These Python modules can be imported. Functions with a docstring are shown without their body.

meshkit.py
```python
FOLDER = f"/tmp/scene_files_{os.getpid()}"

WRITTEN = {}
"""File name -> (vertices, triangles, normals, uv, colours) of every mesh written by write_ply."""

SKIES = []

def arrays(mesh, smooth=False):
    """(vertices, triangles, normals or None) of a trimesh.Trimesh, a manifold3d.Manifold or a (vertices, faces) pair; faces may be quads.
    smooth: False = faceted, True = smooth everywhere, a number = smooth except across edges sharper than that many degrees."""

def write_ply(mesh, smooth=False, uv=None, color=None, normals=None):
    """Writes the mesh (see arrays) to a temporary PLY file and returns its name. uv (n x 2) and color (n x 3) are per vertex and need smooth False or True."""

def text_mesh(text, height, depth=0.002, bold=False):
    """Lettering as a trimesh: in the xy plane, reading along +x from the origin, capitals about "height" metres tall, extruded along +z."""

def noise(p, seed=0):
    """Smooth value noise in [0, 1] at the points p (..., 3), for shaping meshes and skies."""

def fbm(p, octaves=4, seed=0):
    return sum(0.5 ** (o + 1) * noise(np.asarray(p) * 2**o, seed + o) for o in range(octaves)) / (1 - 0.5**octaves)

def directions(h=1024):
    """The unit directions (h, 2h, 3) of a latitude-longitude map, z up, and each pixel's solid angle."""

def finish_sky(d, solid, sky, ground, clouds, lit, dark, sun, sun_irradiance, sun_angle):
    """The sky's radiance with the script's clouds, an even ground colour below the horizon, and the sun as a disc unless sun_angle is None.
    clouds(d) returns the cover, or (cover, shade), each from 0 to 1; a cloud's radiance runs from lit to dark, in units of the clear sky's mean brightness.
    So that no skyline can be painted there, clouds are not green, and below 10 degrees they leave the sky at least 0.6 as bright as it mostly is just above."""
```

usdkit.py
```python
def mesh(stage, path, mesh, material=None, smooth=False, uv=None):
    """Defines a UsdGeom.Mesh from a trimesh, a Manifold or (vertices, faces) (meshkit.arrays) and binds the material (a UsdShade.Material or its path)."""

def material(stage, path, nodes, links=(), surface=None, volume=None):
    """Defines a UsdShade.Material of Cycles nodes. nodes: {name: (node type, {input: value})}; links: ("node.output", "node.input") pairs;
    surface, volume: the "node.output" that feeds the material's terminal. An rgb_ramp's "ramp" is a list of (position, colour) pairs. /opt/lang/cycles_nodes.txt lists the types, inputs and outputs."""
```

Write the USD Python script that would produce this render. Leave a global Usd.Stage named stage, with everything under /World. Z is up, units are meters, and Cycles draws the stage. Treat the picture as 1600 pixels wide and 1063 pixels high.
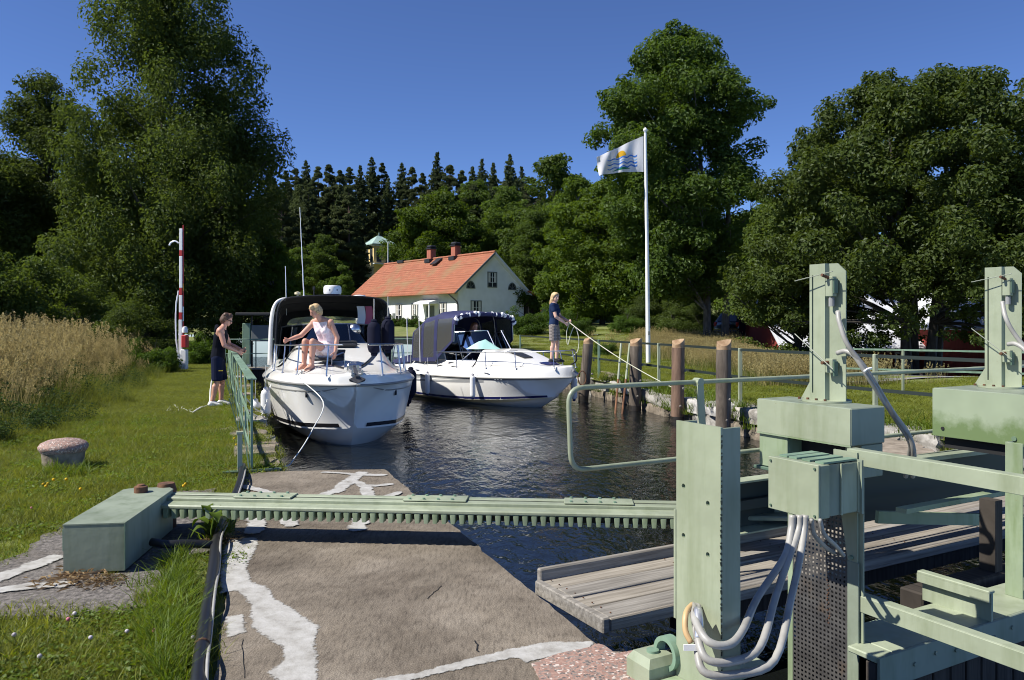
import math, random
import numpy as np, trimesh, manifold3d as m3, usdkit, meshkit
from shapely.geometry import Polygon, Point
from pxr import Usd, UsdGeom, UsdLux, UsdShade, Gf, Sdf, Vt

stage = Usd.Stage.CreateInMemory()
UsdGeom.SetStageUpAxis(stage, "Z")
UsdGeom.SetStageMetersPerUnit(stage, 1.0)
UsdGeom.Xform.Define(stage, "/World")
UsdGeom.Scope.Define(stage, "/World/Looks")
PI = math.pi
# ------------------------------------------------------------------ camera, sky, sun
FPX, HZ, CAMH = 1220.0, 505.0, 1.6
cam = UsdGeom.Camera.Define(stage, "/World/camera")
cam.AddTranslateOp().Set(Gf.Vec3d(0, 0, CAMH))
cam.AddRotateXOp().Set(90.0)
cam.CreateHorizontalApertureAttr(36.0)
cam.CreateFocalLengthAttr(36.0 * FPX / 1600.0)
cam.CreateVerticalApertureOffsetAttr(-36.0 * (531.5 - HZ) / 1600.0)
cam.CreateClippingRangeAttr(Gf.Vec2f(0.05, 3000))
cam.CreateExposureAttr(0.66)
SUN_EL, SUN_XY = math.radians(48.0), (-0.951, -0.309)
SUN = np.array([SUN_XY[0] * math.cos(SUN_EL), SUN_XY[1] * math.cos(SUN_EL), math.sin(SUN_EL)])
dome = UsdLux.DomeLight.Define(stage, "/World/sky")
usdkit.material(stage, "/World/Looks/sky_look", {
    "s": ("sky_texture", {"sky_type": "single_scattering", "sun_disc": False, "sun_elevation": SUN_EL, "sun_rotation": math.atan2(SUN_XY[0], SUN_XY[1]),
                          "altitude": 100.0, "air_density": 0.7, "aerosol_density": 0.05, "ozone_density": 9.0}),
    "h": ("hsv", {"hue": .508, "saturation": 1.02}), "b": ("background_shader", {"strength": 0.092})}, [("s.color", "h.color"), ("h.color", "b.color")], surface="b.background")
UsdShade.MaterialBindingAPI.Apply(dome.GetPrim()).Bind(UsdShade.Material.Get(stage, "/World/Looks/sky_look"))
sun = UsdLux.DistantLight.Define(stage, "/World/sun")
sun.CreateIntensityAttr(1.25)
sun.CreateAngleAttr(0.53)
sun.CreateNormalizeAttr(True)
sun.CreateColorAttr(Gf.Vec3f(1.0, 0.965, 0.90))
_zx = Gf.Rotation(Gf.Vec3d(0, 0, 1), Gf.Vec3d(*SUN))
sun.AddTransformOp().Set(Gf.Matrix4d().SetRotate(_zx))
dome.GetPrim().SetCustomDataByKey("kind", "structure")

# ------------------------------------------------------------------ helpers: naming, placing
USED = {}
def numbered(parent, name):
    k = (parent, name)
    n = USED.get(k, -1) + 1
    USED[k] = n
    return f"{parent}/{name}" if n == 0 else f"{parent}/{name}_{n:03d}"
def keys(prim, label=None, cat=None, group=None, kind=None):
    for k, v in (("label", label), ("category", cat), ("group", group), ("kind", kind)):
        if v: prim.SetCustomDataByKey(k, v)
    return prim
def thing(name, label, cat, loc=(0, 0, 0), rotz=0.0, group=None, kind=None):
    p = numbered("/World", name)
    x = UsdGeom.Xform.Define(stage, p)
    x.AddTranslateOp().Set(Gf.Vec3d(*map(float, loc)))
    x.AddRotateZOp().Set(math.degrees(rotz))
    keys(x.GetPrim(), label, cat, group, kind)
    return p
def part(name, mesh, mat, parent, smooth=30, label=None, kind=None):
    p = numbered(parent, name)
    m = usdkit.mesh(stage, p, mesh, MAT[mat] if isinstance(mat, str) else mat, smooth)
    if label or kind: keys(m.GetPrim(), label, None, None, kind)
    return p
def top(name, mesh, mat, label=None, cat=None, group=None, kind=None, smooth=30):
    p = numbered("/World", name)
    m = usdkit.mesh(stage, p, mesh, MAT[mat] if isinstance(mat, str) else mat, smooth)
    keys(m.GetPrim(), label, cat, group, kind)
    return p
def klass(name):
    p = f"/World/class_{name}"
    stage.CreateClassPrim(p)
    return p
def copy_of(cls, name, label, cat, loc, rotz=0.0, scale=1.0, group=None):
    p = numbered("/World", name)
    x = UsdGeom.Xform.Define(stage, p)
    x.AddTranslateOp().Set(Gf.Vec3d(*map(float, loc)))
    x.AddRotateZOp().Set(math.degrees(rotz))
    s = (scale,) * 3 if np.ndim(scale) == 0 else scale
    x.AddScaleOp().Set(Gf.Vec3f(*map(float, s)))
    x.GetPrim().GetReferences().AddInternalReference(cls)
    x.GetPrim().SetInstanceable(True)
    keys(x.GetPrim(), label, cat, group)
    return p
def scatter(path, protos, pos, idx, rotz, scale, kind="stuff", label=None, cat=None, tilt=None):
    """PointInstancer with mesh prototypes [(name, mesh, material)] below it."""
    pi = UsdGeom.PointInstancer.Define(stage, path)
    rel = pi.CreatePrototypesRel()
    for n, me, ma in protos:
        usdkit.mesh(stage, f"{path}/{n}", me, MAT[ma], False)
        rel.AddTarget(f"{path}/{n}")
    pi.CreatePositionsAttr(Vt.Vec3fArray.FromNumpy(np.asarray(pos, np.float32)))
    pi.CreateProtoIndicesAttr(Vt.IntArray.FromNumpy(np.asarray(idx, np.int32)))
    q = [Gf.Quath(float(math.cos(a / 2)), 0.0, 0.0, float(math.sin(a / 2))) for a in rotz]
    pi.CreateOrientationsAttr(Vt.QuathArray(q))
    sc = np.asarray(scale, np.float32)
    if sc.ndim == 1: sc = np.repeat(sc[:, None], 3, 1)
    pi.CreateScalesAttr(Vt.Vec3fArray.FromNumpy(sc))
    keys(pi.GetPrim(), label, cat, None, kind)
def G(px, py, z=0.0):
    d = FPX * (CAMH - z) / (py - HZ)
    return np.array([(px - 800) * d / FPX, d, z])
def P(px, py, d):
    return np.array([(px - 800) * d / FPX, d, CAMH - (py - HZ) * d / FPX])

# ------------------------------------------------------------------ helpers: shapes
def cat(ms):
    return trimesh.util.concatenate([m for m in ms if m is not None])
def tm(man):
    q = man.to_mesh()
    return trimesh.Trimesh(np.array(q.vert_properties[:, :3]), np.array(q.tri_verts), process=False)
def hull(pts):
    return tm(m3.Manifold.hull_points(np.asarray(pts, np.float64)))
def box(x0, x1, y0, y1, z0, z1, ch=0.0):
    """A box, its edges chamfered by ch."""
    if ch <= 0:
        b = trimesh.creation.box((x1 - x0, y1 - y0, z1 - z0))
        b.apply_translation(((x0 + x1) / 2, (y0 + y1) / 2, (z0 + z1) / 2))
        return b
    ch = min(ch, 0.45 * min(x1 - x0, y1 - y0, z1 - z0))
    pts = []
    for sx in (0, 1):
        for sy in (0, 1):
            for sz in (0, 1):
                x, y, z = (x0, x1)[sx], (y0, y1)[sy], (z0, z1)[sz]
                dx, dy, dz = ((ch, -ch)[sx], (ch, -ch)[sy], (ch, -ch)[sz])
                pts += [(x, y + dy, z + dz), (x + dx, y, z + dz), (x + dx, y + dy, z)]
    return hull(pts)
def tube(pts, r, n=8, caps=True):
    """A round bar along a polyline; r one number or one per point."""
    pts = np.asarray(pts, float)
    r = np.full(len(pts), r) if np.ndim(r) == 0 else np.asarray(r, float)
    t = np.gradient(pts, axis=0)
    t /= np.maximum(np.linalg.norm(t, axis=1, keepdims=True), 1e-9)
    u = np.cross(t[0], (0, 0, 1.0))
    if np.linalg.norm(u) < 1e-3: u = np.cross(t[0], (1.0, 0, 0))
    u /= np.linalg.norm(u)
    rings = []
    a = np.arange(n) * 2 * PI / n
    for i in range(len(pts)):
        u = u - t[i] * np.dot(u, t[i]); u /= max(np.linalg.norm(u), 1e-9)
        w = np.cross(t[i], u)
        rings.append(pts[i] + r[i] * (np.cos(a)[:, None] * u + np.sin(a)[:, None] * w))
    v = np.vstack(rings)
    f = []
    k = np.arange(n); k1 = (k + 1) % n
    for i in range(len(pts) - 1):
        b = i * n
        f.append(np.stack([b + k, b + k1, b + n + k1], 1)); f.append(np.stack([b + k, b + n + k1, b + n + k], 1))
    if caps:
        v = np.vstack([v, pts[:1], pts[-1:]])
        c0, c1, b = len(v) - 2, len(v) - 1, (len(pts) - 1) * n
        f.append(np.stack([np.full(n, c0), k1, k], 1)); f.append(np.stack([np.full(n, c1), b + k, b + k1], 1))
    m = trimesh.Trimesh(v, np.vstack(f), process=False)
    return m
def curve(ctrl, n=24):
    """Catmull-Rom through the control points."""
    c = np.asarray(ctrl, float)
    c = np.vstack([2 * c[0] - c[1], c, 2 * c[-1] - c[-2]])
    out = []
    seg = len(c) - 3
    for i in range(seg):
        for t in np.linspace(0, 1, max(2, n // seg), endpoint=False):
            p0, p1, p2, p3 = c[i:i + 4]
            out.append(0.5 * (2 * p1 + (p2 - p0) * t + (2 * p0 - 5 * p1 + 4 * p2 - p3) * t * t + (3 * p1 - p0 - 3 * p2 + p3) * t ** 3))
    out.append(c[-2])
    return np.array(out)
def rounded(pts, r, n=5):
    """A polyline with its inner corners rounded."""
    pts = np.asarray(pts, float); out = [pts[0]]
    for i in range(1, len(pts) - 1):
        a, b = pts[i - 1] - pts[i], pts[i + 1] - pts[i]
        la, lb = np.linalg.norm(a), np.linalg.norm(b)
        k = min(r, la * .45, lb * .45)
        p, q = pts[i] + a / la * k, pts[i] + b / lb * k
        for t in np.linspace(0, 1, n):
            out.append((1 - t) ** 2 * p + 2 * t * (1 - t) * pts[i] + t * t * q)
    out.append(pts[-1])
    return np.array(out)
def sag(a, b, drop, n=14):
    a, b = np.asarray(a, float), np.asarray(b, float)
    t = np.linspace(0, 1, n)[:, None]
    p = a + (b - a) * t
    p[:, 2] -= (4 * drop * t * (1 - t))[:, 0]
    return p
def lathe(profile, n=24):
    pr = np.asarray(profile, float)
    return trimesh.creation.revolve(pr, sections=n)
def prism(poly2d, z0, z1):
    m = trimesh.creation.extrude_polygon(Polygon(poly2d), z1 - z0, engine="earcut")
    m.apply_translation((0, 0, z0))
    return m
def moved(m, loc=(0, 0, 0), rotz=0.0, rot=None):
    m = m.copy()
    if rot is not None: m.apply_transform(rot)
    if rotz: m.apply_transform(trimesh.transformations.rotation_matrix(rotz, (0, 0, 1)))
    m.apply_translation(loc)
    return m
def rotm(a, ax): return trimesh.transformations.rotation_matrix(a, ax)
def unit_(v): return np.asarray(v, float) / np.linalg.norm(v)
def bar(a, b, w, h, up=(0, 0, 1), ch=0.0):
    """A rectangular bar from a to b, w wide, h along up."""
    a, b = np.asarray(a, float), np.asarray(b, float)
    t = b - a; L = np.linalg.norm(t); t /= L
    if abs(np.dot(unit_(up), t)) > .999: up = (1, 0, 0) if abs(t[0]) < .9 else (0, 1, 0)
    s = np.cross(up, t); s /= np.linalg.norm(s)
    u = np.cross(t, s)
    m = box(0, L, -w / 2, w / 2, -h / 2, h / 2, ch)
    M = np.eye(4); M[:3, 0], M[:3, 1], M[:3, 2], M[:3, 3] = t, s, u, a
    m.apply_transform(M)
    return m
def grid(X, flip=False):
    """A sheet from an (n, m, 3) array."""
    n, m = X.shape[:2]
    i = np.arange(n * m).reshape(n, m)
    q = np.stack([i[:-1, :-1], i[1:, :-1], i[1:, 1:], i[:-1, 1:]], -1).reshape(-1, 4)
    if flip: q = q[:, ::-1]
    return trimesh.Trimesh(X.reshape(-1, 3), np.vstack([q[:, [0, 1, 2]], q[:, [0, 2, 3]]]), process=False)
def thick(X, t):
    """A closed sheet of thickness t (towards the sheet's own normal) from an (n, m, 3) array."""
    du, dv = np.gradient(X, axis=0), np.gradient(X, axis=1)
    nn = np.cross(du, dv); nn /= np.maximum(np.linalg.norm(nn, axis=2, keepdims=True), 1e-9)
    Y = X + nn * t
    a, b = grid(X, True), grid(Y)
    n, m = X.shape[:2]
    rim = [(i, 0) for i in range(n)] + [(n - 1, j) for j in range(1, m)] + [(i, m - 1) for i in range(n - 2, -1, -1)] + [(0, j) for j in range(m - 2, -1, -1)]
    R = np.array([[X[i, j] for i, j in rim], [Y[i, j] for i, j in rim]])
    return cat([a, b, grid(R)])
def rough(m, amp, scale, seed=0, z_only=False):
    """Displace a mesh's vertices with noise."""
    v = np.array(m.vertices)
    for k in range(3):
        if z_only and k < 2: continue
        v[:, k] += amp * (meshkit.fbm(v * scale + 17.3 * k + 50, 3, seed + k) - 0.5) * 2
    return trimesh.Trimesh(v, m.faces, process=False)
def stone(lx, ly, lz, rng, rd=0.06, n=2):
    """A rough block, origin at its centre."""
    b = trimesh.creation.box((2, 2, 2)).subdivide().subdivide() if n == 2 else trimesh.creation.box((2, 2, 2)).subdivide()
    v = np.array(b.vertices)
    nrm = np.linalg.norm(v, axis=1, keepdims=True)
    v = v * (1 - rd * 1.4 * (np.maximum(nrm - 1.15, 0)))
    v += (meshkit.noise(v * 1.6 + rng.uniform(0, 90), rng.integers(99)) [:, None] - .5) * .16 * v
    v += (np.stack([meshkit.noise(v * 3 + rng.uniform(0, 90), k) for k in range(3)], 1) - .5) * .14
    return trimesh.Trimesh(v * np.array([lx, ly, lz]) / 2, b.faces, process=False)
def orient_out(m):
    m.fix_normals(); return m

# ------------------------------------------------------------------ materials
MAT = {}
def mat(name, nodes, links, surface="p.BSDF"):
    MAT[name] = usdkit.material(stage, "/World/Looks/" + name, nodes, links, surface=surface)
def plain(name, col, rough=0.5, metal=0.0, **kw):
    mat(name, {"p": ("principled_bsdf", {"base_color": col, "roughness": rough, "metallic": metal, **kw})}, [])
def mottled(name, c1, c2, scale=6.0, rough=0.6, detail=4.0, bump=0.0, bscale=None, lo=.35, hi=.65, metal=0.0, c3=None, s3=1.5, lo3=.55, hi3=.7, stretch=None, bdist=0.01, **kw):
    """Two colours mixed by noise, a third in larger patches, and relief."""
    n = {"g": ("texture_coordinate", {}), "m": ("mapping", {"scale": stretch or (1, 1, 1)}), "n": ("noise_texture", {"scale": scale, "detail": detail, "roughness": .6}),
         "r": ("rgb_ramp", {"ramp": [(lo, c1), (hi, c2)]}), "p": ("principled_bsdf", {"roughness": rough, "metallic": metal, **kw})}
    l = [("g.object", "m.vector"), ("m.vector", "n.vector"), ("n.fac", "r.fac")]
    out = "r.color"
    if c3 is not None:
        n |= {"n3": ("noise_texture", {"scale": s3, "detail": 5.0, "roughness": .65}), "r3": ("rgb_ramp", {"ramp": [(lo3, (0, 0, 0)), (hi3, (1, 1, 1))]}), "x": ("mix", {"color2": c3})}
        l += [("g.object", "n3.vector"), ("n3.fac", "r3.fac"), ("r3.color", "x.fac"), (out, "x.color1")]
        out = "x.color"
    l.append((out, "p.base_color"))
    if bump:
        n |= {"bn": ("noise_texture", {"scale": bscale or scale * 3, "detail": 4.0}), "b": ("bump", {"strength": bump, "distance": bdist})}
        l += [("m.vector", "bn.vector"), ("bn.fac", "b.height"), ("b.normal", "p.normal")]
    mat(name, n, l)
# ------------------------------------------------------------------ the looks
def leaf(name, cols, trans=0.35, gloss=0.018, rough=0.55):
    n = {"g": ("geometry", {}), "r": ("rgb_ramp", {"ramp": cols}), "o": ("object_info", {}),
         "v": ("map_range", {"from_min": 0.0, "from_max": 1.0, "to_min": .78, "to_max": 1.22}), "h": ("hsv", {}),
         "d": ("diffuse_bsdf", {}), "t": ("translucent_bsdf", {}), "m": ("mix_closure", {"fac": trans}),
         "gl": ("glossy_bsdf", {"color": (.9, .95, .9), "roughness": rough}), "m2": ("mix_closure", {"fac": gloss}),
         "h2": ("hsv", {"hue": .485, "saturation": 1.1, "value": 1.25})}
    mat(name, n, [("g.random_per_island", "r.fac"), ("r.color", "h.color"), ("o.random", "v.value"), ("v.result", "h.value"), ("h.color", "d.color"), ("h.color", "h2.color"), ("h2.color", "t.color"),
                  ("d.BSDF", "m.closure1"), ("t.BSDF", "m.closure2"), ("m.closure", "m2.closure1"), ("gl.BSDF", "m2.closure2")], surface="m2.closure")
leaf("birch_leaf", [(0, (.064, .094, .018)), (.6, (.100, .142, .026)), (1, (.15, .195, .040))], .5)
leaf("poplar_leaf", [(0, (.058, .100, .015)), (.6, (.095, .155, .023)), (1, (.145, .21, .036))], .5)
leaf("alder_leaf", [(0, (.076, .112, .020)), (.6, (.118, .168, .030)), (1, (.17, .225, .046))], .5)
leaf("maple_leaf", [(0, (.090, .145, .016)), (.6, (.135, .205, .024)), (1, (.17, .25, .038))], .5)
leaf("ash_leaf", [(0, (.080, .130, .018)), (.6, (.118, .185, .027)), (1, (.15, .225, .038))], .5)
leaf("bush_leaf", [(0, (.070, .105, .017)), (.6, (.105, .152, .026)), (1, (.15, .195, .038))], .5)
leaf("hedge_leaf", [(0, (.065, .12, .014)), (.6, (.10, .18, .024)), (1, (.15, .235, .038))], .5)
leaf("needles", [(0, (.062, .082, .030)), (.6, (.095, .122, .044)), (1, (.13, .165, .055))], trans=.35)
leaf("pine_needles", [(0, (.078, .098, .038)), (.6, (.11, .14, .050)), (1, (.15, .185, .064))], trans=.35)
leaf("lawn_blade", [(0, (.18, .205, .032)), (.5, (.25, .285, .048)), (.8, (.34, .345, .075)), (1, (.52, .44, .20))], trans=.5)
leaf("lush_blade", [(0, (.115, .175, .020)), (.6, (.18, .26, .032)), (1, (.27, .34, .055))], trans=.5)
leaf("meadow_stem", [(0, (.36, .31, .14)), (.3, (.56, .46, .24)), (.7, (.72, .58, .34)), (1, (.80, .68, .46))], trans=.5)
leaf("meadow_green", [(0, (.13, .155, .030)), (.6, (.20, .225, .050)), (1, (.32, .30, .10))], trans=.5)
leaf("weed_leaf", [(0, (.036, .068, .017)), (.6, (.060, .105, .026)), (1, (.09, .145, .036))], trans=.35)
leaf("straw", [(0, (.30, .22, .12)), (1, (.48, .37, .22))], trans=.2)
leaf("flower_yellow", [(0, (.65, .42, .02)), (1, (.75, .55, .03))], trans=.2, gloss=.02)
leaf("flower_white", [(0, (.55, .50, .52)), (1, (.75, .72, .70))], trans=.2, gloss=.02)
leaf("flower_pink", [(0, (.45, .16, .20)), (1, (.55, .25, .30))], trans=.2, gloss=.02)
mottled("bark_dark", (.018, .015, .012), (.060, .052, .042), 9, .9, stretch=(1, 1, .25), bump=.6, bscale=22)
mottled("bark_grey", (.055, .050, .042), (.15, .14, .12), 7, .9, stretch=(1, 1, .3), bump=.6, bscale=20)
mottled("bark_birch", (.03, .027, .024), (.50, .48, .44), 6, .8, stretch=(1, 1, 3.0), lo=.40, hi=.50)
mottled("bark_pine", (.05, .032, .022), (.14, .085, .055), 7, .9, stretch=(1, 1, .3))
# ground: soil and short grass under the blades
mottled("ground_look", (.105, .130, .028), (.175, .200, .050), 1.7, .95, 6, c3=(.22, .185, .09), s3=.35, lo3=.56, hi3=.72, bump=.7, bscale=40, bdist=.03)
mottled("forest_floor", (.018, .022, .010), (.045, .050, .020), .8, .95, 6)
mottled("dirt", (.15, .12, .085), (.30, .25, .19), 6, .95, 6, bump=.5, bscale=40)
mottled("gravel", (.055, .048, .042), (.185, .165, .145), 26, .95, 6, c3=(.085, .068, .050), s3=1.2, bump=.9, bscale=46, bdist=.015)
mottled("road_look", (.16, .155, .15), (.26, .25, .24), 12, .95, 6, bump=.4, bscale=60)
# concrete lock wall: brown grey, streaked and gritty, with dark blotches
mat("concrete", {"g": ("texture_coordinate", {}), "m": ("mapping", {"scale": (1.6, .30, 1), "rotation": (0, 0, -.34)}),
    "n1": ("noise_texture", {"scale": 1.6, "detail": 9.0, "roughness": .74}), "n2": ("noise_texture", {"scale": 30.0, "detail": 6.0, "roughness": .75}),
    "n3": ("noise_texture", {"scale": 120.0, "detail": 2.0}), "v": ("voronoi_texture", {"scale": 95.0}),
    "r1": ("rgb_ramp", {"ramp": [(.28, (.104, .086, .065)), (.50, (.172, .145, .112)), (.72, (.248, .214, .170))]}),
    "r2": ("rgb_ramp", {"ramp": [(.30, (.45, .44, .43)), (.50, (1, 1, 1)), (.75, (1.22, 1.2, 1.17))]}),
    "r3": ("rgb_ramp", {"ramp": [(.30, (.72, .71, .70)), (.7, (1.22, 1.22, 1.22))]}), "n4": ("noise_texture", {"scale": .75, "detail": 7.0, "roughness": .7, "distortion": .6}), "r4": ("rgb_ramp", {"ramp": [(.36, (.60, .58, .56)), (.52, (1, 1, 1)), (.70, (1.12, 1.11, 1.09))]}), "z": ("mix", {"mix_type": "multiply", "fac": 1.0}),
    "x": ("mix", {"mix_type": "multiply", "fac": 1.0}), "y": ("mix", {"mix_type": "multiply", "fac": 1.0}),
    "a": ("math", {"math_type": "multiply_add", "value2": .5}), "b": ("bump", {"strength": .5, "distance": .010}), "p": ("principled_bsdf", {"roughness": .92, "specular_ior_level": .25})},
    [("g.object", "m.vector"), ("g.object", "n1.vector"), ("m.vector", "n2.vector"), ("g.object", "n3.vector"), ("g.object", "v.vector"), ("n1.fac", "r1.fac"), ("n2.fac", "r2.fac"), ("n3.fac", "r3.fac"),
     ("r1.color", "x.color1"), ("r2.color", "x.color2"), ("x.color", "y.color1"), ("r3.color", "y.color2"), ("g.object", "n4.vector"), ("n4.fac", "r4.fac"), ("y.color", "z.color1"), ("r4.color", "z.color2"), ("z.color", "p.base_color"),
     ("n2.fac", "a.value1"), ("n3.fac", "a.value3"), ("a.value", "b.height"), ("b.normal", "p.normal")])
mat("mortar", {"g": ("texture_coordinate", {}), "at": ("attribute", {"attribute": "wear"}), "n": ("noise_texture", {"scale": 9.0, "detail": 7.0, "roughness": .65}), "n2": ("noise_texture", {"scale": 26.0, "detail": 6.0, "roughness": .72}),
    "r": ("rgb_ramp", {"ramp": [(.30, (.22, .205, .18)), (.48, (.33, .318, .29)), (.68, (.42, .41, .385))]}), "a": ("math", {"math_type": "multiply_add", "value2": 1.5}), "s1": ("math", {"math_type": "subtract", "value2": .5}), "c": ("map_range", {"from_min": .34, "from_max": .60, "to_min": 0.0, "to_max": 1.0, "clamp": True}),
    "b": ("bump", {"strength": .5, "distance": .008}), "p": ("principled_bsdf", {"roughness": .92}), "t": ("transparent_bsdf", {}), "m": ("mix_closure", {})},
    [("g.object", "n.vector"), ("g.object", "n2.vector"), ("n.fac", "r.fac"), ("r.color", "p.base_color"), ("n2.fac", "s1.value1"), ("s1.value", "a.value1"), ("at.fac", "a.value3"), ("a.value", "c.value"), ("n2.fac", "b.height"), ("b.normal", "p.normal"), ("c.result", "m.fac"), ("t.BSDF", "m.closure1"), ("p.BSDF", "m.closure2")], surface="m.closure")
mat("pink_granite", {"g": ("texture_coordinate", {}), "v": ("voronoi_texture", {"scale": 85.0}), "r": ("rgb_ramp", {"interpolate": False, "ramp": [(0, (.26, .155, .12)), (.35, (.32, .20, .155)), (.62, (.21, .17, .145)), (.82, (.11, .095, .085)), (.9, (.50, .42, .36))]}),
    "w": ("separate_color", {}), "n": ("noise_texture", {"scale": 30.0}), "b": ("bump", {"strength": .5, "distance": .01}), "p": ("principled_bsdf", {"roughness": .75})},
    [("g.object", "v.vector"), ("v.color", "w.color"), ("w.r", "r.fac"), ("r.color", "p.base_color"), ("g.object", "n.vector"), ("n.fac", "b.height"), ("b.normal", "p.normal")])
mottled("wall_stone", (.17, .155, .13), (.40, .375, .33), 5, .9, 6, c3=(.09, .085, .065), s3=1.6, lo3=.52, hi3=.72, bump=.7, bscale=18, bdist=.02)
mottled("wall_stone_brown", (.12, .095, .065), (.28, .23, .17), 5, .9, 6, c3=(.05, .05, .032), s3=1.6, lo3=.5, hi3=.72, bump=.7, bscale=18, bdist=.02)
mottled("wall_stone_pale", (.28, .265, .24), (.52, .50, .46), 5, .9, 6, c3=(.16, .14, .11), s3=1.6, lo3=.55, hi3=.75, bump=.7, bscale=18, bdist=.02)
mottled("wet_wall", (.022, .018, .012), (.075, .060, .040), 4, .6, 6, bump=.5, bscale=12)
# water: dark peaty, fine ripples in two sizes
mat("water_look", {"g": ("geometry", {}), "m": ("mapping", {"scale": (1.0, .55, 1), "rotation": (0, 0, .35)}), "n1": ("noise_texture", {"scale": 2.6, "detail": 3.0, "roughness": .55, "distortion": .4}), "n2": ("noise_texture", {"scale": 11.0, "detail": 3.0, "roughness": .6, "distortion": .5}),
    "a": ("math", {"math_type": "multiply_add", "value2": .30}), "b": ("bump", {"strength": .6, "distance": .055}), "p": ("principled_bsdf", {"base_color": (.0055, .0065, .0060), "roughness": .035, "ior": 1.333})},
    [("g.position", "m.vector"), ("m.vector", "n1.vector"), ("m.vector", "n2.vector"), ("n2.fac", "a.value1"), ("n1.fac", "a.value3"), ("a.value", "b.height"), ("b.normal", "p.normal")])
# painted steel: pale green with runs, grime, chips and small dents
def paint(name, c, dirt, rust=(.16, .075, .03), amount=.60, rough=.46):
    mat(name, {"g": ("texture_coordinate", {}), "m": ("mapping", {"scale": (3, 3, .5)}), "n1": ("noise_texture", {"scale": 3.0, "detail": 6.0, "roughness": .65}), "n2": ("noise_texture", {"scale": 1.7, "detail": 4.0}),
        "n3": ("noise_texture", {"scale": 15.0, "detail": 7.0, "roughness": .78}), "r1": ("rgb_ramp", {"ramp": [(.46, (0, 0, 0)), (.74, (.8, .8, .8))]}), "r2": ("rgb_ramp", {"ramp": [(.35, tuple(.86 * x for x in c)), (.65, tuple(min(1, 1.1 * x) for x in c))]}),
        "r3": ("rgb_ramp", {"ramp": [(amount + .17, (0, 0, 0)), (amount + .20, (1, 1, 1))]}), "x": ("mix", {"color2": dirt}), "y": ("mix", {"color2": rust}),
        "nb": ("noise_texture", {"scale": 14.0, "detail": 2.0}), "b": ("bump", {"strength": .10, "distance": .02}), "rr": ("map_range", {"from_min": .3, "from_max": .7, "to_min": rough - .1, "to_max": rough + .15}), "p": ("principled_bsdf", {"roughness": rough})},
        [("g.object", "m.vector"), ("m.vector", "n1.vector"), ("g.object", "n2.vector"), ("g.object", "n3.vector"), ("n2.fac", "r2.fac"), ("n1.fac", "r1.fac"), ("n3.fac", "r3.fac"), ("r1.color", "x.fac"), ("r2.color", "x.color1"), ("r3.color", "y.fac"), ("x.color", "y.color1"), ("y.color", "p.base_color"),
         ("g.object", "nb.vector"), ("nb.fac", "b.height"), ("b.normal", "p.normal"), ("n2.fac", "rr.value"), ("rr.result", "p.roughness")])
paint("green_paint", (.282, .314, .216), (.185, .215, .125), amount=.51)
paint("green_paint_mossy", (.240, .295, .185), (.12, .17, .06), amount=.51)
paint("green_paint_cool", (.208, .240, .178), (.12, .15, .09), amount=.52)
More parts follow.
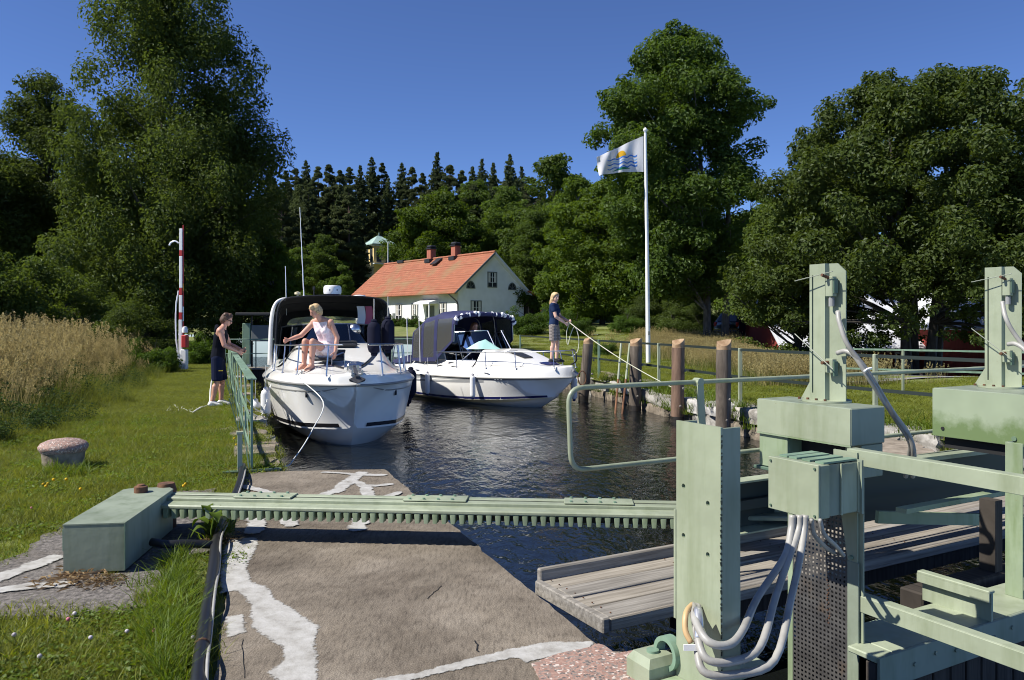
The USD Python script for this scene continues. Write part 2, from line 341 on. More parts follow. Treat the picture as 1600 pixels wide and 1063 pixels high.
mat("green_moss_low", {"g": ("texture_coordinate", {}), "x": ("separate_xyz", {}), "n": ("noise_texture", {"scale": 4.5, "detail": 7.0, "roughness": .7}), "a": ("math", {"math_type": "multiply_add", "value2": -.36}), "f": ("map_range", {"from_min": .70, "from_max": .80, "to_min": 1.0, "to_max": 0.0, "clamp": True}),
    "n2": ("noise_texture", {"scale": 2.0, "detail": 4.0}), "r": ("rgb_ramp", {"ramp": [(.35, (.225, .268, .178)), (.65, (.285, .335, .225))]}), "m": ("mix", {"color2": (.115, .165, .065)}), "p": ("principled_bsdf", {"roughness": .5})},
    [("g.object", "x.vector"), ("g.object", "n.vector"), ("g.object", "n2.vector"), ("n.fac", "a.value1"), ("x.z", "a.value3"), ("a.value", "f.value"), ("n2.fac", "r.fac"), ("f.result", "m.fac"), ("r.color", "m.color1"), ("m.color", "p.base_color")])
plain("rod_grey", (.22, .24, .19), .5)
plain("rail_dark", (.016, .024, .019), .5)
paint("green_dark", (.075, .125, .085), (.04, .06, .04))
paint("green_mid", (.17, .26, .18), (.10, .14, .08))
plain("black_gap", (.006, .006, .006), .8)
plain("rubber", (.010, .010, .011), .42)
plain("rubber_grey", (.25, .25, .245), .5)
mottled("cable_grey", (.26, .25, .225), (.34, .33, .30), 8, .45)
plain("wire_tan", (.50, .33, .16), .5)
mottled("tape_silver", (.45, .45, .45), (.60, .60, .60), 30, .28, metal=.7)
mottled("rust", (.060, .028, .014), (.15, .065, .028), 14, .85, bump=.5, bscale=60)
mottled("perforated_metal", (.060, .056, .053), (.105, .10, .092), 12, .55, metal=.35, c3=(.14, .09, .05), s3=4, lo3=.6, hi3=.8)
mottled("steel", (.52, .53, .54), (.66, .67, .68), 20, .25, metal=1.0)
mottled("anchor_grey", (.06, .06, .062), (.12, .12, .122), 14, .5, metal=.6)
mottled("galvanised", (.30, .31, .31), (.45, .46, .46), 14, .45, metal=.7)
def wood(name, c1, c2, c3, sx=.6, ss=16, rough=.85):
    mat(name, {"g": ("texture_coordinate", {}), "m": ("mapping", {"scale": (sx, ss, ss)}), "n": ("noise_texture", {"scale": 2.2, "detail": 7.0, "roughness": .68, "distortion": .25}), "n2": ("noise_texture", {"scale": 1.3, "detail": 4.0}),
        "r": ("rgb_ramp", {"ramp": [(.30, c1), (.5, c2), (.72, c3)]}), "r2": ("rgb_ramp", {"ramp": [(.3, (.72, .70, .68)), (.7, (1.15, 1.13, 1.1))]}), "x": ("mix", {"mix_type": "multiply", "fac": 1.0}),
        "b": ("bump", {"strength": .55, "distance": .008}), "p": ("principled_bsdf", {"roughness": rough, "specular_ior_level": .25})},
        [("g.object", "m.vector"), ("m.vector", "n.vector"), ("g.object", "n2.vector"), ("n.fac", "r.fac"), ("n2.fac", "r2.fac"), ("r.color", "x.color1"), ("r2.color", "x.color2"), ("x.color", "p.base_color"), ("n.fac", "b.height"), ("b.normal", "p.normal")])
wood("wood_grey", (.10, .092, .080), (.215, .20, .175), (.34, .32, .285))
wood("wood_grey_warm", (.13, .112, .088), (.25, .225, .185), (.37, .34, .29))
wood("wood_dark", (.022, .018, .014), (.05, .042, .034), (.085, .072, .058), 16, .6)
wood("pile_bark", (.055, .045, .036), (.115, .095, .076), (.19, .16, .13), 14, .8)
mottled("pile_wet", (.012, .010, .008), (.035, .027, .020), 6, .5)
mottled("pile_cut", (.20, .115, .055), (.37, .255, .15), 7, .8, 5)
mottled("pile_rusty", (.10, .045, .022), (.24, .115, .055), 5, .9, stretch=(3, 3, .4))
# boats
mottled("gelcoat", (.70, .68, .63), (.76, .745, .70), 1.2, .22, coat_weight=.3)
mottled("gelcoat_grey", (.26, .265, .265), (.31, .315, .31), 2, .25, coat_weight=.3)
plain("stripe_black", (.012, .012, .014), .25)
plain("stripe_navy", (.014, .017, .085), .3)
plain("rubrail", (.22, .215, .20), .5)
mottled("canvas_black", (.010, .010, .011), (.018, .018, .019), 5, .85, bump=.3, bscale=9, bdist=.02)
mottled("canvas_navy", (.012, .015, .060), (.020, .023, .085), 5, .8, bump=.4, bscale=8, bdist=.02)
plain("white_cloth", (.72, .72, .72), .8)
plain("cloth_mint", (.36, .60, .54), .75)
plain("cloth_pink", (.55, .13, .20), .8)
plain("cloth_blue", (.06, .14, .42), .7)
plain("vinyl_dark", (.02, .02, .022), .45)
plain("interior", (.10, .10, .105), .7)
plain("white_plastic", (.75, .75, .74), .35)
plain("cream_plastic", (.68, .60, .38), .4)
plain("navy_fabric", (.012, .013, .026), .9, specular_ior_level=.12)
mat("clear_pane", {"f": ("fresnel", {"IOR": 2.1}), "t": ("transparent_bsdf", {"color": (.72, .82, .82)}), "g": ("glossy_bsdf", {"roughness": .02}), "m": ("mix_closure", {})}, [("f.fac", "m.fac"), ("t.BSDF", "m.closure1"), ("g.BSDF", "m.closure2")], surface="m.closure")
mat("vinyl_pane", {"f": ("fresnel", {"IOR": 1.45}), "t": ("transparent_bsdf", {"color": (.80, .81, .78)}), "d": ("diffuse_bsdf", {"color": (.62, .63, .60)}), "m0": ("mix_closure", {"fac": .09}), "g": ("glossy_bsdf", {"roughness": .12}), "m": ("mix_closure", {})},
    [("t.BSDF", "m0.closure1"), ("d.BSDF", "m0.closure2"), ("f.fac", "m.fac"), ("m0.closure", "m.closure1"), ("g.BSDF", "m.closure2")], surface="m.closure")
mat("house_pane", {"p": ("principled_bsdf", {"base_color": (.03, .032, .035), "roughness": .05})}, [])
# buildings
mottled("plaster_white", (.70, .70, .68), (.78, .78, .77), 1.5, .9, 5, bump=.15, bscale=25)
mat("tiles_orange", {"g": ("texture_coordinate", {}), "b": ("brick_texture", {"scale": 1.0, "brick_width": .22, "row_height": .34, "mortar_size": .018, "color1": (.26, .086, .040), "color2": (.33, .114, .055), "mortar": (.17, .048, .018), "offset": 0.0}),
    "n": ("noise_texture", {"scale": .35, "detail": 6.0, "roughness": .62}), "r": ("rgb_ramp", {"ramp": [(.50, (0, 0, 0)), (.66, (.8, .8, .8))]}), "x": ("mix", {"color2": (.20, .135, .060)}), "w": ("wave_texture", {"scale": 1.43, "bands_direction": "x"}), "bp": ("bump", {"strength": .6, "distance": .04}), "p": ("principled_bsdf", {"roughness": .8})},
    [("g.object", "b.vector"), ("g.object", "n.vector"), ("n.fac", "r.fac"), ("r.color", "x.fac"), ("b.color", "x.color1"), ("x.color", "p.base_color"), ("g.object", "w.vector"), ("w.fac", "bp.height"), ("bp.normal", "p.normal")])
mat("brick_red", {"g": ("texture_coordinate", {}), "b": ("brick_texture", {"scale": 4.0, "color1": (.30, .085, .050), "color2": (.38, .12, .07), "mortar": (.22, .12, .09)}), "p": ("principled_bsdf", {"roughness": .9})}, [("g.object", "b.vector"), ("b.color", "p.base_color")])
plain("trim_grey", (.13, .145, .14), .6)
plain("trim_white", (.66, .66, .65), .6)
plain("metal_black", (.014, .014, .015), .5)
plain("curtain", (.55, .52, .47), .9)
plain("flower_box", (.36, .24, .08), .8)
mottled("ochre_wall", (.58, .42, .17), (.66, .50, .22), 1.5, .9)
mottled("copper_roof", (.22, .33, .30), (.32, .43, .39), 1.2, .7)
mottled("barn_red", (.155, .018, .013), (.235, .032, .022), 4, .9, stretch=(6, 6, .4), bump=.4, bscale=10)
mottled("sheet_roof", (.44, .45, .47), (.56, .57, .59), 1.1, .5, metal=0.0)
plain("dark_wood", (.03, .022, .016), .85)
# people
plain("skin_fair", (.58, .36, .27), .5, subsurface_weight=.06)
plain("skin_tan", (.52, .27, .185), .5, subsurface_weight=.06)
plain("skin_shade", (.50, .30, .22), .5)
plain("lip", (.40, .14, .12), .5)
plain("eye_dark", (.02, .016, .013), .25)
mottled("hair_blond", (.38, .24, .10), (.62, .46, .25), 30, .6, stretch=(3, 3, .5))
mottled("hair_brown", (.055, .028, .016), (.13, .070, .040), 30, .6, stretch=(3, 3, .5))
mottled("hair_red", (.10, .036, .016), (.20, .080, .036), 30, .6, stretch=(3, 3, .5))
plain("cloth_black", (.008, .009, .014), .95, specular_ior_level=.08)
plain("cloth_navy", (.012, .016, .038), .95, specular_ior_level=.08)
plain("tee_navy", (.016, .030, .075), .9, specular_ior_level=.1)
mottled("cloth_whitepink", (.66, .52, .55), (.80, .76, .77), 16, .85)
mat("cloth_check", {"g": ("texture_coordinate", {}), "c": ("checker_texture", {"scale": 26.0, "color1": (.13, .115, .105), "color2": (.25, .215, .195)}), "p": ("principled_bsdf", {"roughness": .9})}, [("g.object", "c.vector"), ("c.color", "p.base_color")])
plain("shoe_white", (.72, .71, .70), .6)
plain("shoe_black", (.012, .012, .012), .5)
plain("yellow_tag", (.65, .45, .03), .6)
# signs, flag, car
plain("pole_white", (.78, .78, .77), .35)
plain("red_paint", (.42, .025, .025), .45)
plain("orange_paint", (.75, .30, .03), .5)
for nm, c in (("flag_white", (.82, .82, .84)), ("flag_blue", (.08, .27, .75)), ("flag_yellow", (.85, .50, .05)), ("flag_green", (.06, .30, .17)), ("flag_lightblue", (.45, .66, .92))):
    mat(nm, {"d": ("diffuse_bsdf", {"color": c}), "t": ("translucent_bsdf", {"color": c}), "m": ("mix_closure", {"fac": .35})}, [("d.BSDF", "m.closure1"), ("t.BSDF", "m.closure2")], surface="m.closure")
plain("car_paint", (.012, .014, .022), .12, coat_weight=1.0)
plain("car_glass", (.02, .022, .026), .05)
plain("lamp_red", (.35, .012, .012), .2)
plain("rope_white", (.62, .62, .58), .85)
plain("rope_yellow", (.56, .56, .40), .85)
mottled("pile_bark_rusty", (.09, .055, .036), (.19, .115, .075), 5, .85, stretch=(3, 3, .4), bump=.5, bscale=12)
# ------------------------------------------------------------------ the land, the canal, its banks
WATER_Z = -0.5
XLP = np.array([(-8, 2.63), (3.5, -1.03), (8.38, -2.58), (8.6, -2.5), (26, -8.94), (34, -12.0), (48, -17.0)])
XRP = np.array([(-8, 11.0), (8.3, 7.4), (11.2, 5.8), (14.4, 4.25), (22.3, 2.35), (30, .4), (48, -4.0)])
def XL(y): return np.interp(y, XLP[:, 0], XLP[:, 1])
def XR(y): return np.interp(y, XRP[:, 0], XRP[:, 1])
def sst(x, a, b):
    t = np.clip((np.asarray(x, float) - a) / (b - a), 0, 1)
    return t * t * (3 - 2 * t)
def height(X, Y):
    X, Y = np.asarray(X, float), np.asarray(Y, float)
    mid = (XL(Y) + XR(Y)) / 2
    left = (X < mid)
    u = np.where(left, XL(Y) - X, X - XR(Y))
    hl = sst(u, 2.7, 6.5) * .60 * sst(Y, 8, 13.5) + sst(u, 6, 22) * .5
    hr = sst(u, 1.2, 9) * .16 - 1.30 * sst(X / np.maximum(Y, 1), .29, .37) * sst(Y, 20, 35)
    h = np.where(left, hl, hr)
    side = 1 - .75 * sst(X / np.maximum(Y, 1), .30, .42)
    h = h + 1.45 * sst(Y, 34, 60) * side + 12.5 * sst(Y, 70, 150) * side
    n = (meshkit.fbm(np.stack([X * .5, Y * .5, 0 * X], -1), 3, 4) - .5)
    return h - .025 + n * .16 * sst(u, 1.2, 4) + n * .02

def land():
    Y = np.concatenate([np.arange(-8, 26, .45), np.arange(26, 48.01, .9)])
    u = np.concatenate([np.arange(0, 6, .35), np.arange(6, 20, .9), np.geomspace(20, 260, 16)])
    A = np.stack(np.meshgrid(Y, u, indexing="ij"), -1)
    out = []
    for sgn, edge in ((-1, XL), (1, XR)):
        X = edge(A[..., 0]) + sgn * A[..., 1]
        Z = height(X + sgn * 1e-3, A[..., 0])
        out.append(grid(np.stack([X, A[..., 0], Z], -1), flip=sgn < 0))
    Y2 = np.concatenate([np.arange(48, 90, 2.0), np.geomspace(90, 900, 26)])
    X2 = np.concatenate([-np.geomspace(700, 60, 14), np.arange(-56, 57, 3.5), np.geomspace(60, 700, 14)])
    yy, xx = np.meshgrid(Y2, X2, indexing="ij")
    out.append(grid(np.stack([xx, yy, height(xx, yy)], -1), flip=True))
    m = cat(out)
    if m.face_normals[:, 2].mean() < 0: m.invert()
    f = m.face_normals[:, 2] < 0
    m.faces[f] = m.faces[f][:, ::-1]
    return m
top("ground", land(), "ground_look", kind="structure", smooth=True)
top("water", grid(np.array([[(-60, -9, WATER_Z), (60, -9, WATER_Z)], [(-60, 48.5, WATER_Z), (60, 48.5, WATER_Z)]]), flip=True), "water_look", kind="structure", smooth=False)

# the canal banks: courses of rough stones
def bank(name, edge, y0, y1, sgn, seed, mats, lens, hts, depth):
    rng = np.random.default_rng(seed)
    p = numbered("/World", name)
    x = UsdGeom.Xform.Define(stage, p); keys(x.GetPrim(), kind="structure")
    ys = np.linspace(y0, y1, 40)
    V = np.array([[(edge(y) + sgn * .10, y, -.06) for y in ys], [(edge(y) + sgn * .10, y, -1.7) for y in ys]])
    part("wall_core", grid(V, flip=sgn > 0), "wet_wall", p, False)
    ztop = .015
    for c, hh in enumerate(hts):
        y = y0 + rng.uniform(0, .2)
        while y < y1:
            L = rng.uniform(*lens) * (1.0 if c == 0 else .75)
            hz = hh * rng.uniform(.85, 1.12)
            s = stone(L * .97, depth * rng.uniform(.85, 1.1), hz, rng, .09 if c == 0 else .14, 2 if y < 19 else 1)
            ya = y + L / 2
            sl = (edge(ya + .3) - edge(ya - .3)) / .6
            off = rng.uniform(-.05, .05) - (.0 if c == 0 else .02)
            s = moved(s, (edge(ya) + sgn * (depth / 2 + off), ya, ztop - hz / 2 + (rng.uniform(-.03, .03) if c == 0 else rng.uniform(-.03, .03))), math.atan2(1, sl))
            part("stone", s, mats[int(rng.integers(len(mats)))] if c == 0 else ("wet_wall" if c == len(hts) - 1 else mats[int(rng.integers(len(mats)))] if rng.random() < .4 else "wall_stone_brown"), p, 40)
            y += L
        ztop -= hh * .97
bank("left_canal_wall", XL, 8.62, 30, -1, 11, ["wall_stone", "wall_stone_brown", "wall_stone_brown"], (.45, .95), (.26, .24, .26), .55)
bank("right_canal_wall", XR, 8.0, 32, 1, 12, ["wall_stone_pale", "wall_stone_pale", "wall_stone"], (.8, 1.6), (.30, .26, .28), .60)

# the lock wall with its concrete top, mortar repairs and granite coping
LW = UsdGeom.Xform.Define(stage, "/World/lock_wall"); keys(LW.GetPrim(), kind="structure")
rngw = np.random.default_rng(5)
def px_poly(pts, z=0.0): return [tuple(G(a, b, z)[:2]) for a, b in pts]
def jag(poly, step, amp, seed=0):
    p = Polygon(poly).exterior
    n = max(8, int(p.length / step))
    q = np.array([p.interpolate(i / n, normalized=True).coords[0] for i in range(n)])
    k = np.concatenate([q * 5, np.full((n, 1), seed * 3.1)], 1)
    k2 = np.concatenate([q * 21, np.full((n, 1), seed * 3.1)], 1)
    k3 = np.concatenate([q * 60, np.full((n, 1), seed * 3.1)], 1)
    d = np.stack([meshkit.noise(k, a) - .5 + .8 * (meshkit.noise(k2, a + 1) - .5) + .6 * (meshkit.noise(k3, a + 2) - .5) for a in (1, 5)], 1) * 2 * amp
    g = Polygon(q + d)
    return g if g.is_valid else g.buffer(0)
def slab(geom, z0, z1):
    gs = list(getattr(geom, "geoms", [geom]))
    ms = []
    for g in gs:
        if g.area > 1e-4:
            m = trimesh.creation.extrude_polygon(g, z1 - z0, engine="earcut"); m.apply_translation((0, 0, z0)); ms.append(m)
    return cat(ms)
wall_poly = [tuple(G(380, 738)[:2]), tuple(G(600, 733)[:2]), tuple(G(930, 1005)[:2]), tuple(G(945, 1011)[:2]), tuple(G(961, 1023)[:2]), tuple(G(994, 1016)[:2]), (1.02, 2.75), (1.35, -6.0), (-3.0, -6.0), (.9, -3.5), tuple(G(335, 1063)[:2])]
wall_poly[8:10] = [(1.8, -6.5)]
WALL = jag(wall_poly, .10, .012, 3)
part("concrete_slab", slab(WALL, -1.7, 0.0), "concrete", "/World/lock_wall", False)
from shapely.geometry import LineString
PATCHES = []
pa = [(360, 843), (401, 841), (399, 858), (380, 885), (388, 910), (415, 919), (425, 938), (451, 952), (474, 966), (495, 980), (488, 997), (492, 1036), (495, 1063), (499, 1110), (425, 1110), (439, 1063), (423, 1050), (444, 1036), (443, 1011), (409, 990), (397, 976), (394, 945), (380, 926), (364, 922), (346, 927), (345, 896), (350, 871)]
PATCHES.append(jag(px_poly(pa), .02, .008, 1).buffer(.036))
PATCHES.append(jag(px_poly([(352, 966), (378, 961), (383, 990), (357, 996)]), .02, .006, 2).buffer(.026))
pc = [(560, 1080), (589, 1063), (655, 1054), (745, 1029), (807, 1015), (853, 1006), (926, 1005), (919, 1013), (869, 1023), (824, 1035), (807, 1026), (733, 1041), (642, 1062), (600, 1085)]
PATCHES.append(jag(px_poly(pc), .02, .007, 4).buffer(.026))
from shapely import distance as sh_dist, points as sh_pts, contains_xy as sh_in
def worn(name, geom, z, parent="/World/lock_wall", edge=.05, cell=.016):
    """A thin skim of mortar whose primvar wear falls to 0 at its rim, where the skim frays away."""
    x0, y0, x1, y1 = geom.bounds
    gx, gy = np.meshgrid(np.arange(x0, x1 + cell, cell), np.arange(y0, y1 + cell, cell), indexing="ij")
    ins = sh_in(geom, gx, gy)
    w = np.where(ins, np.minimum(1, sh_dist(sh_pts(gx, gy), geom.exterior) / edge), 0)
    i = np.arange(gx.size).reshape(gx.shape)
    q = np.stack([i[:-1, :-1], i[1:, :-1], i[1:, 1:], i[:-1, 1:]], -1).reshape(-1, 4)
    q = q[ins.ravel()[q].any(1)]
    use, inv = np.unique(q, return_inverse=True); q = inv.reshape(q.shape)
    v = np.stack([gx, gy, np.full(gx.shape, z)], -1).reshape(-1, 3)[use]
    p = numbered(parent, name)
    m = usdkit.mesh(stage, p, (v, q), MAT["mortar"], False)
    UsdGeom.PrimvarsAPI(m).CreatePrimvar("wear", Sdf.ValueTypeNames.FloatArray, "vertex").Set(Vt.FloatArray.FromNumpy(w.ravel()[use].astype(np.float32)))
def stroke(pts, w, seed, parent="/World/lock_wall", z=.006):
    ln = LineString([tuple(G(a, b)[:2]) for a, b in pts]).buffer(w / 2 + .018)
    worn("mortar_seam", jag(list(ln.exterior.coords), .03, w * .15, seed), z, parent, w * .38, .014)
for i, g_ in enumerate(PATCHES): worn("mortar_patch", g_, .003 + .0005 * i, edge=(.06, .05, .035)[i])
for i, (pts, w) in enumerate([([(495, 779), (513, 771), (527, 768), (540, 757), (552, 747), (566, 740)], .15), ([(548, 751), (561, 756), (571, 765), (577, 777), (572, 788)], .12), ([(556, 742.5), (580, 743), (597, 743)], .10),
                             ([(569, 760), (590, 760), (607, 758)], .09), ([(508, 739), (530, 740), (551, 742)], .07), ([(381, 761), (405, 767), (434, 777)], .11), ([(396, 808), (402, 818), (396, 832)], .16), ([(444, 806), (455, 822)], .13), ([(562, 806), (558, 828)], .16), ([(600, 779), (622, 772)], .08)]):
    stroke(pts, w, 10 + i, z=.006 + .0006 * i)
rngp = np.random.default_rng(77)
cracks = []
for (a, b, c, d, w) in [(742, 1002, 748, 1019, .007), (668, 936, 690, 916, .003), (380, 1000, 382, 1060, .0025)]:
    q = np.linspace(G(a, b)[:2], G(c, d)[:2], 7); q[1:-1] += rngp.normal(0, .0035, (5, 2))
    cracks.append(slab(LineString(q).buffer(w / 2), .0005, .003))
part("crack", cat(cracks), "black_gap", "/World/lock_wall", False)
part("granite_coping", slab(jag(px_poly([(830, 1040), (869, 1024.5), (921, 1014), (932, 1008), (945, 1012), (961, 1024), (993, 1018), (1040, 1050), (1075, 1100), (1000, 1200), (870, 1130), (850, 1075)]), .03, .006, 6), .0, .010), "pink_granite", "/World/lock_wall", False)
# the gravel apron round the gear box, and the worn earth beside it
AP = UsdGeom.Xform.Define(stage, "/World/gravel_apron"); keys(AP.GetPrim(), kind="structure")
apron = jag(px_poly([(-260, 935), (0, 879), (45, 850), (95, 822), (150, 795), (258, 772), (335, 760), (352, 800), (343, 850), (296, 884), (247, 939), (173, 961), (0, 965), (-260, 990)]), .08, .05, 8)
part("gravel", slab(apron, -.08, -.002), "gravel", "/World/gravel_apron", False)
stroke([(-60, 924), (0, 902), (40, 890), (84, 873)], .15, 31, "/World/gravel_apron", .006)
stroke([(-60, 930), (0, 923), (50, 917), (104, 914)], .13, 32, "/World/gravel_apron", .007)
def earth(pts, seed, lift=.012):
    g = jag(px_poly(pts), .12, .10, seed)
    m = slab(g, -.06, .0)
    m = m.subdivide_to_size(.5)
    v = np.array(m.vertices); tops = v[:, 2] > -.03
    v[:, 2] = height(v[:, 0], v[:, 1]) + np.where(tops, lift, -.05)
    return trimesh.Trimesh(v, m.faces, process=False)
top("bare_earth_path", cat([earth([(320, 604), (341, 598), (352, 612), (372, 650), (385, 700), (380, 736), (350, 736), (362, 700), (352, 660), (338, 622)], 41), earth([(318, 598), (345, 594), (347, 609), (326, 612)], 42)]), "dirt", kind="structure", smooth=False)
top("towpath", earth([(930, 588), (1000, 600), (1100, 618), (1190, 640), (1330, 700), (1440, 740), (1500, 760), (1460, 700), (1330, 665), (1180, 628), (1050, 598), (940, 579)], 43, .01), "dirt", kind="structure", smooth=False)
# ------------------------------------------------------------------ the lock gate and its gear, in gate axes (x along the leaf, y away from the camera)
GA = math.atan2(.485, .875)
ca, sa = math.cos(GA), math.sin(GA)
def gw(ga, gb, z=0.0): return np.array([ca * ga - sa * gb, sa * ga + ca * gb, z])
def gpoint(w): return np.array([ca * w[0] + sa * w[1], -sa * w[0] + ca * w[1], w[2]])
def bolt(c, r=.012, h=.010, axis="z", n=6):
    m = trimesh.creation.cylinder(r, h, sections=n)
    if axis == "x": m.apply_transform(rotm(PI / 2, (0, 1, 0)))
    if axis == "y": m.apply_transform(rotm(PI / 2, (1, 0, 0)))
    m.apply_translation(c); return m
def chipped(m, amp=.002, seed=0):
    m = m.subdivide_to_size(.06); return rough(m, amp, 12, seed)
def fillet(pts, r=.008, n=5, seed=0):
    """A weld bead along a line."""
    q = np.linspace(pts[0], pts[1], max(6, int(np.linalg.norm(np.subtract(pts[1], pts[0])) / .02)))
    rr = r * (.7 + .6 * meshkit.noise(q * 60, seed))
    return tube(q, rr, n)

# --- the gate leaf itself
gate = thing("lock_gate", "pale green steel lock gate leaf on dark timber, running right from the tall channel post", "lock gate", (0, 0, 0), GA)
part("deck_plate", box(3.462, 8.5, 2.42, 2.74, -.03, .0, .006), "green_paint", gate)
part("deck_end_plate", box(3.335, 3.461, 2.42, 2.585, -.03, .0, .006), "green_paint", gate)
part("deck_flange", box(3.335, 8.5, 2.405, 2.42, -.16, .002, .004), "green_paint_cool", gate)
rg = np.random.default_rng(8)
x = 3.345
while x < 8.4:
    w = rg.uniform(.13, .17)
    part("gate_plank", box(x, x + w - .008, 2.43, 2.49, -2.2, -.035 - rg.uniform(0, .004), .006), "wood_dark", gate)
    x += w
x = 3.5
while x < 7.5:
    w = rg.uniform(.14, .18)
    part("gate_plank", box(x, x + w - .008, 2.745, 2.80, -2.2, -.04 - rg.uniform(0, .02), .006), "wood_dark", gate)
    x += w
for i in range(22): part("bolt", bolt((3.6 + .17 * i, 2.402, -.08 + .02 * (i % 2)), .011, .012, "y"), "green_paint_cool", gate, False)
# bracket plate standing on the deck
b0, b1 = gpoint(np.array([2.46, 4.38, 0])), gpoint(np.array([2.54, 4.14, 0]))
part("bracket", cat([box(b0[0] - .008, b0[0] + .008, 2.41, 2.80, .0, .16), box(b0[0] - .045, b0[0] + .010, 2.40, 2.81, .155, .172, .004), box(b0[0] - .045, b0[0] - .035, 2.40, 2.81, .11, .158)]), "green_paint", gate)
part("deck_block", box(4.3, 7.0, 2.82, 2.97, -.14, .02, .01), "wood_dark", gate)

# --- heel post: an open channel
hp = thing("channel_post", "tall pale green steel channel post with bolt holes and a cable hole near its foot", "gate post", (*gw(2.30, 2.385)[:2], 0), GA)
W, D, T, ZT, ZB = .272, .112, .011, 1.172, -.6
holes = m3.Manifold()
for gy, z in ((.075, 1.005 - .06), (.225, .99), (.075, .73), (.225, .775)):
    holes += m3.Manifold.cylinder(.2, .0115, .0115, 12).rotate((0, 90, 0)).translate((-.1, gy, z - .10))
holes += m3.Manifold.cylinder(.2, .026, .026, 20).rotate((0, 90, 0)).translate((-.1, .165, .365))
front = m3.Manifold.cube((T, W, ZT - ZB)).translate((0, 0, ZB)) - holes
part("front_plate", tm(front), "green_paint", hp)
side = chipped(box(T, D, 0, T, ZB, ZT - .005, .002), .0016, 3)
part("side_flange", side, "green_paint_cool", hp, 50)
part("far_flange", box(T, D, W - T, W, ZB, ZT - .005, .002), "green_paint", hp)
part("inner_web", box(T, T + .004, T + .002, W - T - .002, ZB, ZT - .02), "green_dark", hp)
part("weld_seam", cat([tube([(.004, .0005, z_), (.004 + .003 * math.sin(9 * z_ * 31), .0005, z_ + .012 + .006 * math.sin(z_ * 170))], .0042, 5) for z_ in np.arange(.05, ZT - .03, .023)]), "rail_dark", hp)
part("edge_strip", box(-.004, .05, W, W + .012, .30, .78), "green_paint", hp)
part("foot_clamp", moved(trimesh.creation.annulus(.055, .075, .05, sections=24), (.0, W + .05, .13), rot=rotm(PI / 2, (0, 1, 0))), "green_mid", hp)

# --- guard rail loop on the post
hr = thing("guard_rail", "round green tube guard rail looping out over the water from the channel post", "guard rail", (0, 0, 0), GA)
pt = P(1090, 597, 4.94); q = gpoint(pt); zr, gb_r = q[2], q[1]
gl = gpoint(P(889, 607, 4.46))[0]
zl = P(1090, 714, 4.94)[2]
part("rail_tube", tube(rounded([(10.5, gb_r, zr), (gl, gb_r, zr), (gl + .02, gb_r, zl), (10.5, gb_r, zl)], .10, 7), .0150, 10), "green_paint", hr, True)
part("support_bar", hull([(q[0] + a_, gb_r - .03 + b_, c_) for b_ in (0, .012) for a_, c_ in ((-.024, zr + .02), (.020, zr + .02), (.035, .012), (.115, .012), (-.024, zr - .06))]), "green_paint", hr)
part("rail_lug", tube([(q[0] - .002, gb_r - .034, zr), (q[0] - .002, gb_r + .02, zr)], .027, 10), "green_paint", hr)

# --- front frame: post, rails along B, gusset, second post
fr = thing("handrail_frame", "pale green angle iron handrail frame slanting towards the camera at lower right", "handrail", (*gw(3.44, 2.60)[:2], 0), GA)
part("upright", cat([box(-.022, -.012, -.045, .045, -.0, .955, .002), box(-.012, .035, .035, .045, .0, .955, .002)]), "green_paint", fr)
part("top_rail", cat([box(-.024, -.014, -2.4, .05, .885, .962, .002), box(-.014, .045, -2.4, .05, .952, .962, .002)]), "green_paint", fr)
part("lower_rail", cat([box(-.026, -.016, -2.4, .03, .155, .235, .002), box(-.016, .045, -2.4, .03, .225, .235, .002)]), "green_paint", fr)
gp = np.array([(.0, .0), (.0, .30), (.075, .30), (.13, .42), (.13, .50), (.0, .50)])
gus = trimesh.creation.extrude_polygon(Polygon([(0, .40), (.055, .40), (.14, .90), (.14, .95), (0, .95)]), .012, engine="earcut")
gus.apply_transform(np.array([[0, 0, 1, -.036], [1, 0, 0, -.02], [0, 1, 0, 0], [0, 0, 0, 1.0]]))
part("gusset", gus, "green_paint", fr)
part("foot_strip", cat([box(-.040, -.030, -.03, .035, -.5, .40, .002), box(-.034, -.028, -.02, .03, -.5, .33, .002)]), "green_paint_cool", fr)
part("bolt", bolt((-.042, .012, .42), .012, .012, "x"), "green_mid", fr)
pw = gpoint(G(1590, 931)); pl = pw - np.array([3.44, 2.60, 0])
part("upright", cat([box(pl[0] - .04, pl[0] - .03, pl[1] - .05, pl[1] + .05, 0, .90, .002), box(pl[0] - .03, pl[0] + .03, pl[1] + .04, pl[1] + .05, 0, .90, .002)]), "green_paint_mossy", fr)

# --- perforated screen with square holes
sc = thing("perforated_screen", "dark grey perforated steel screen below the junction box, with rust streak", "screen", (*gw(3.425, 2.605)[:2], 0), GA)
NX, NZ, pit, hs = 15, 54, .0242, .0085
rim = m3.CrossSection([[(0, 0), (NX * pit, 0), (NX * pit, NZ * pit), (0, NZ * pit)]])
hol = m3.CrossSection.batch_boolean([m3.CrossSection.square((hs * 1.5, hs * 1.5), True).translate(((i + .5) * pit, (j + .5) * pit)) for i in range(NX) for j in range(NZ)], m3.OpType.Add)
pm = tm((rim - hol).extrude(.003))
pm.apply_transform(np.array([[0, 0, 1, 0], [1, 0, 0, .03], [0, 1, 0, -.68], [0, 0, 0, 1.0]]))
part("perforated_sheet", pm, "perforated_metal", sc, False)
part("side_strip", box(-.004, .012, .03 + NX * pit, .03 + NX * pit + .035, -.68, .60, .002), "green_paint_mossy", sc)
part("back_screen", box(.03, .034, .03, .03 + NX * pit, -.68, .22), "black_gap", sc)  # black sheet added behind so the lower holes look dark
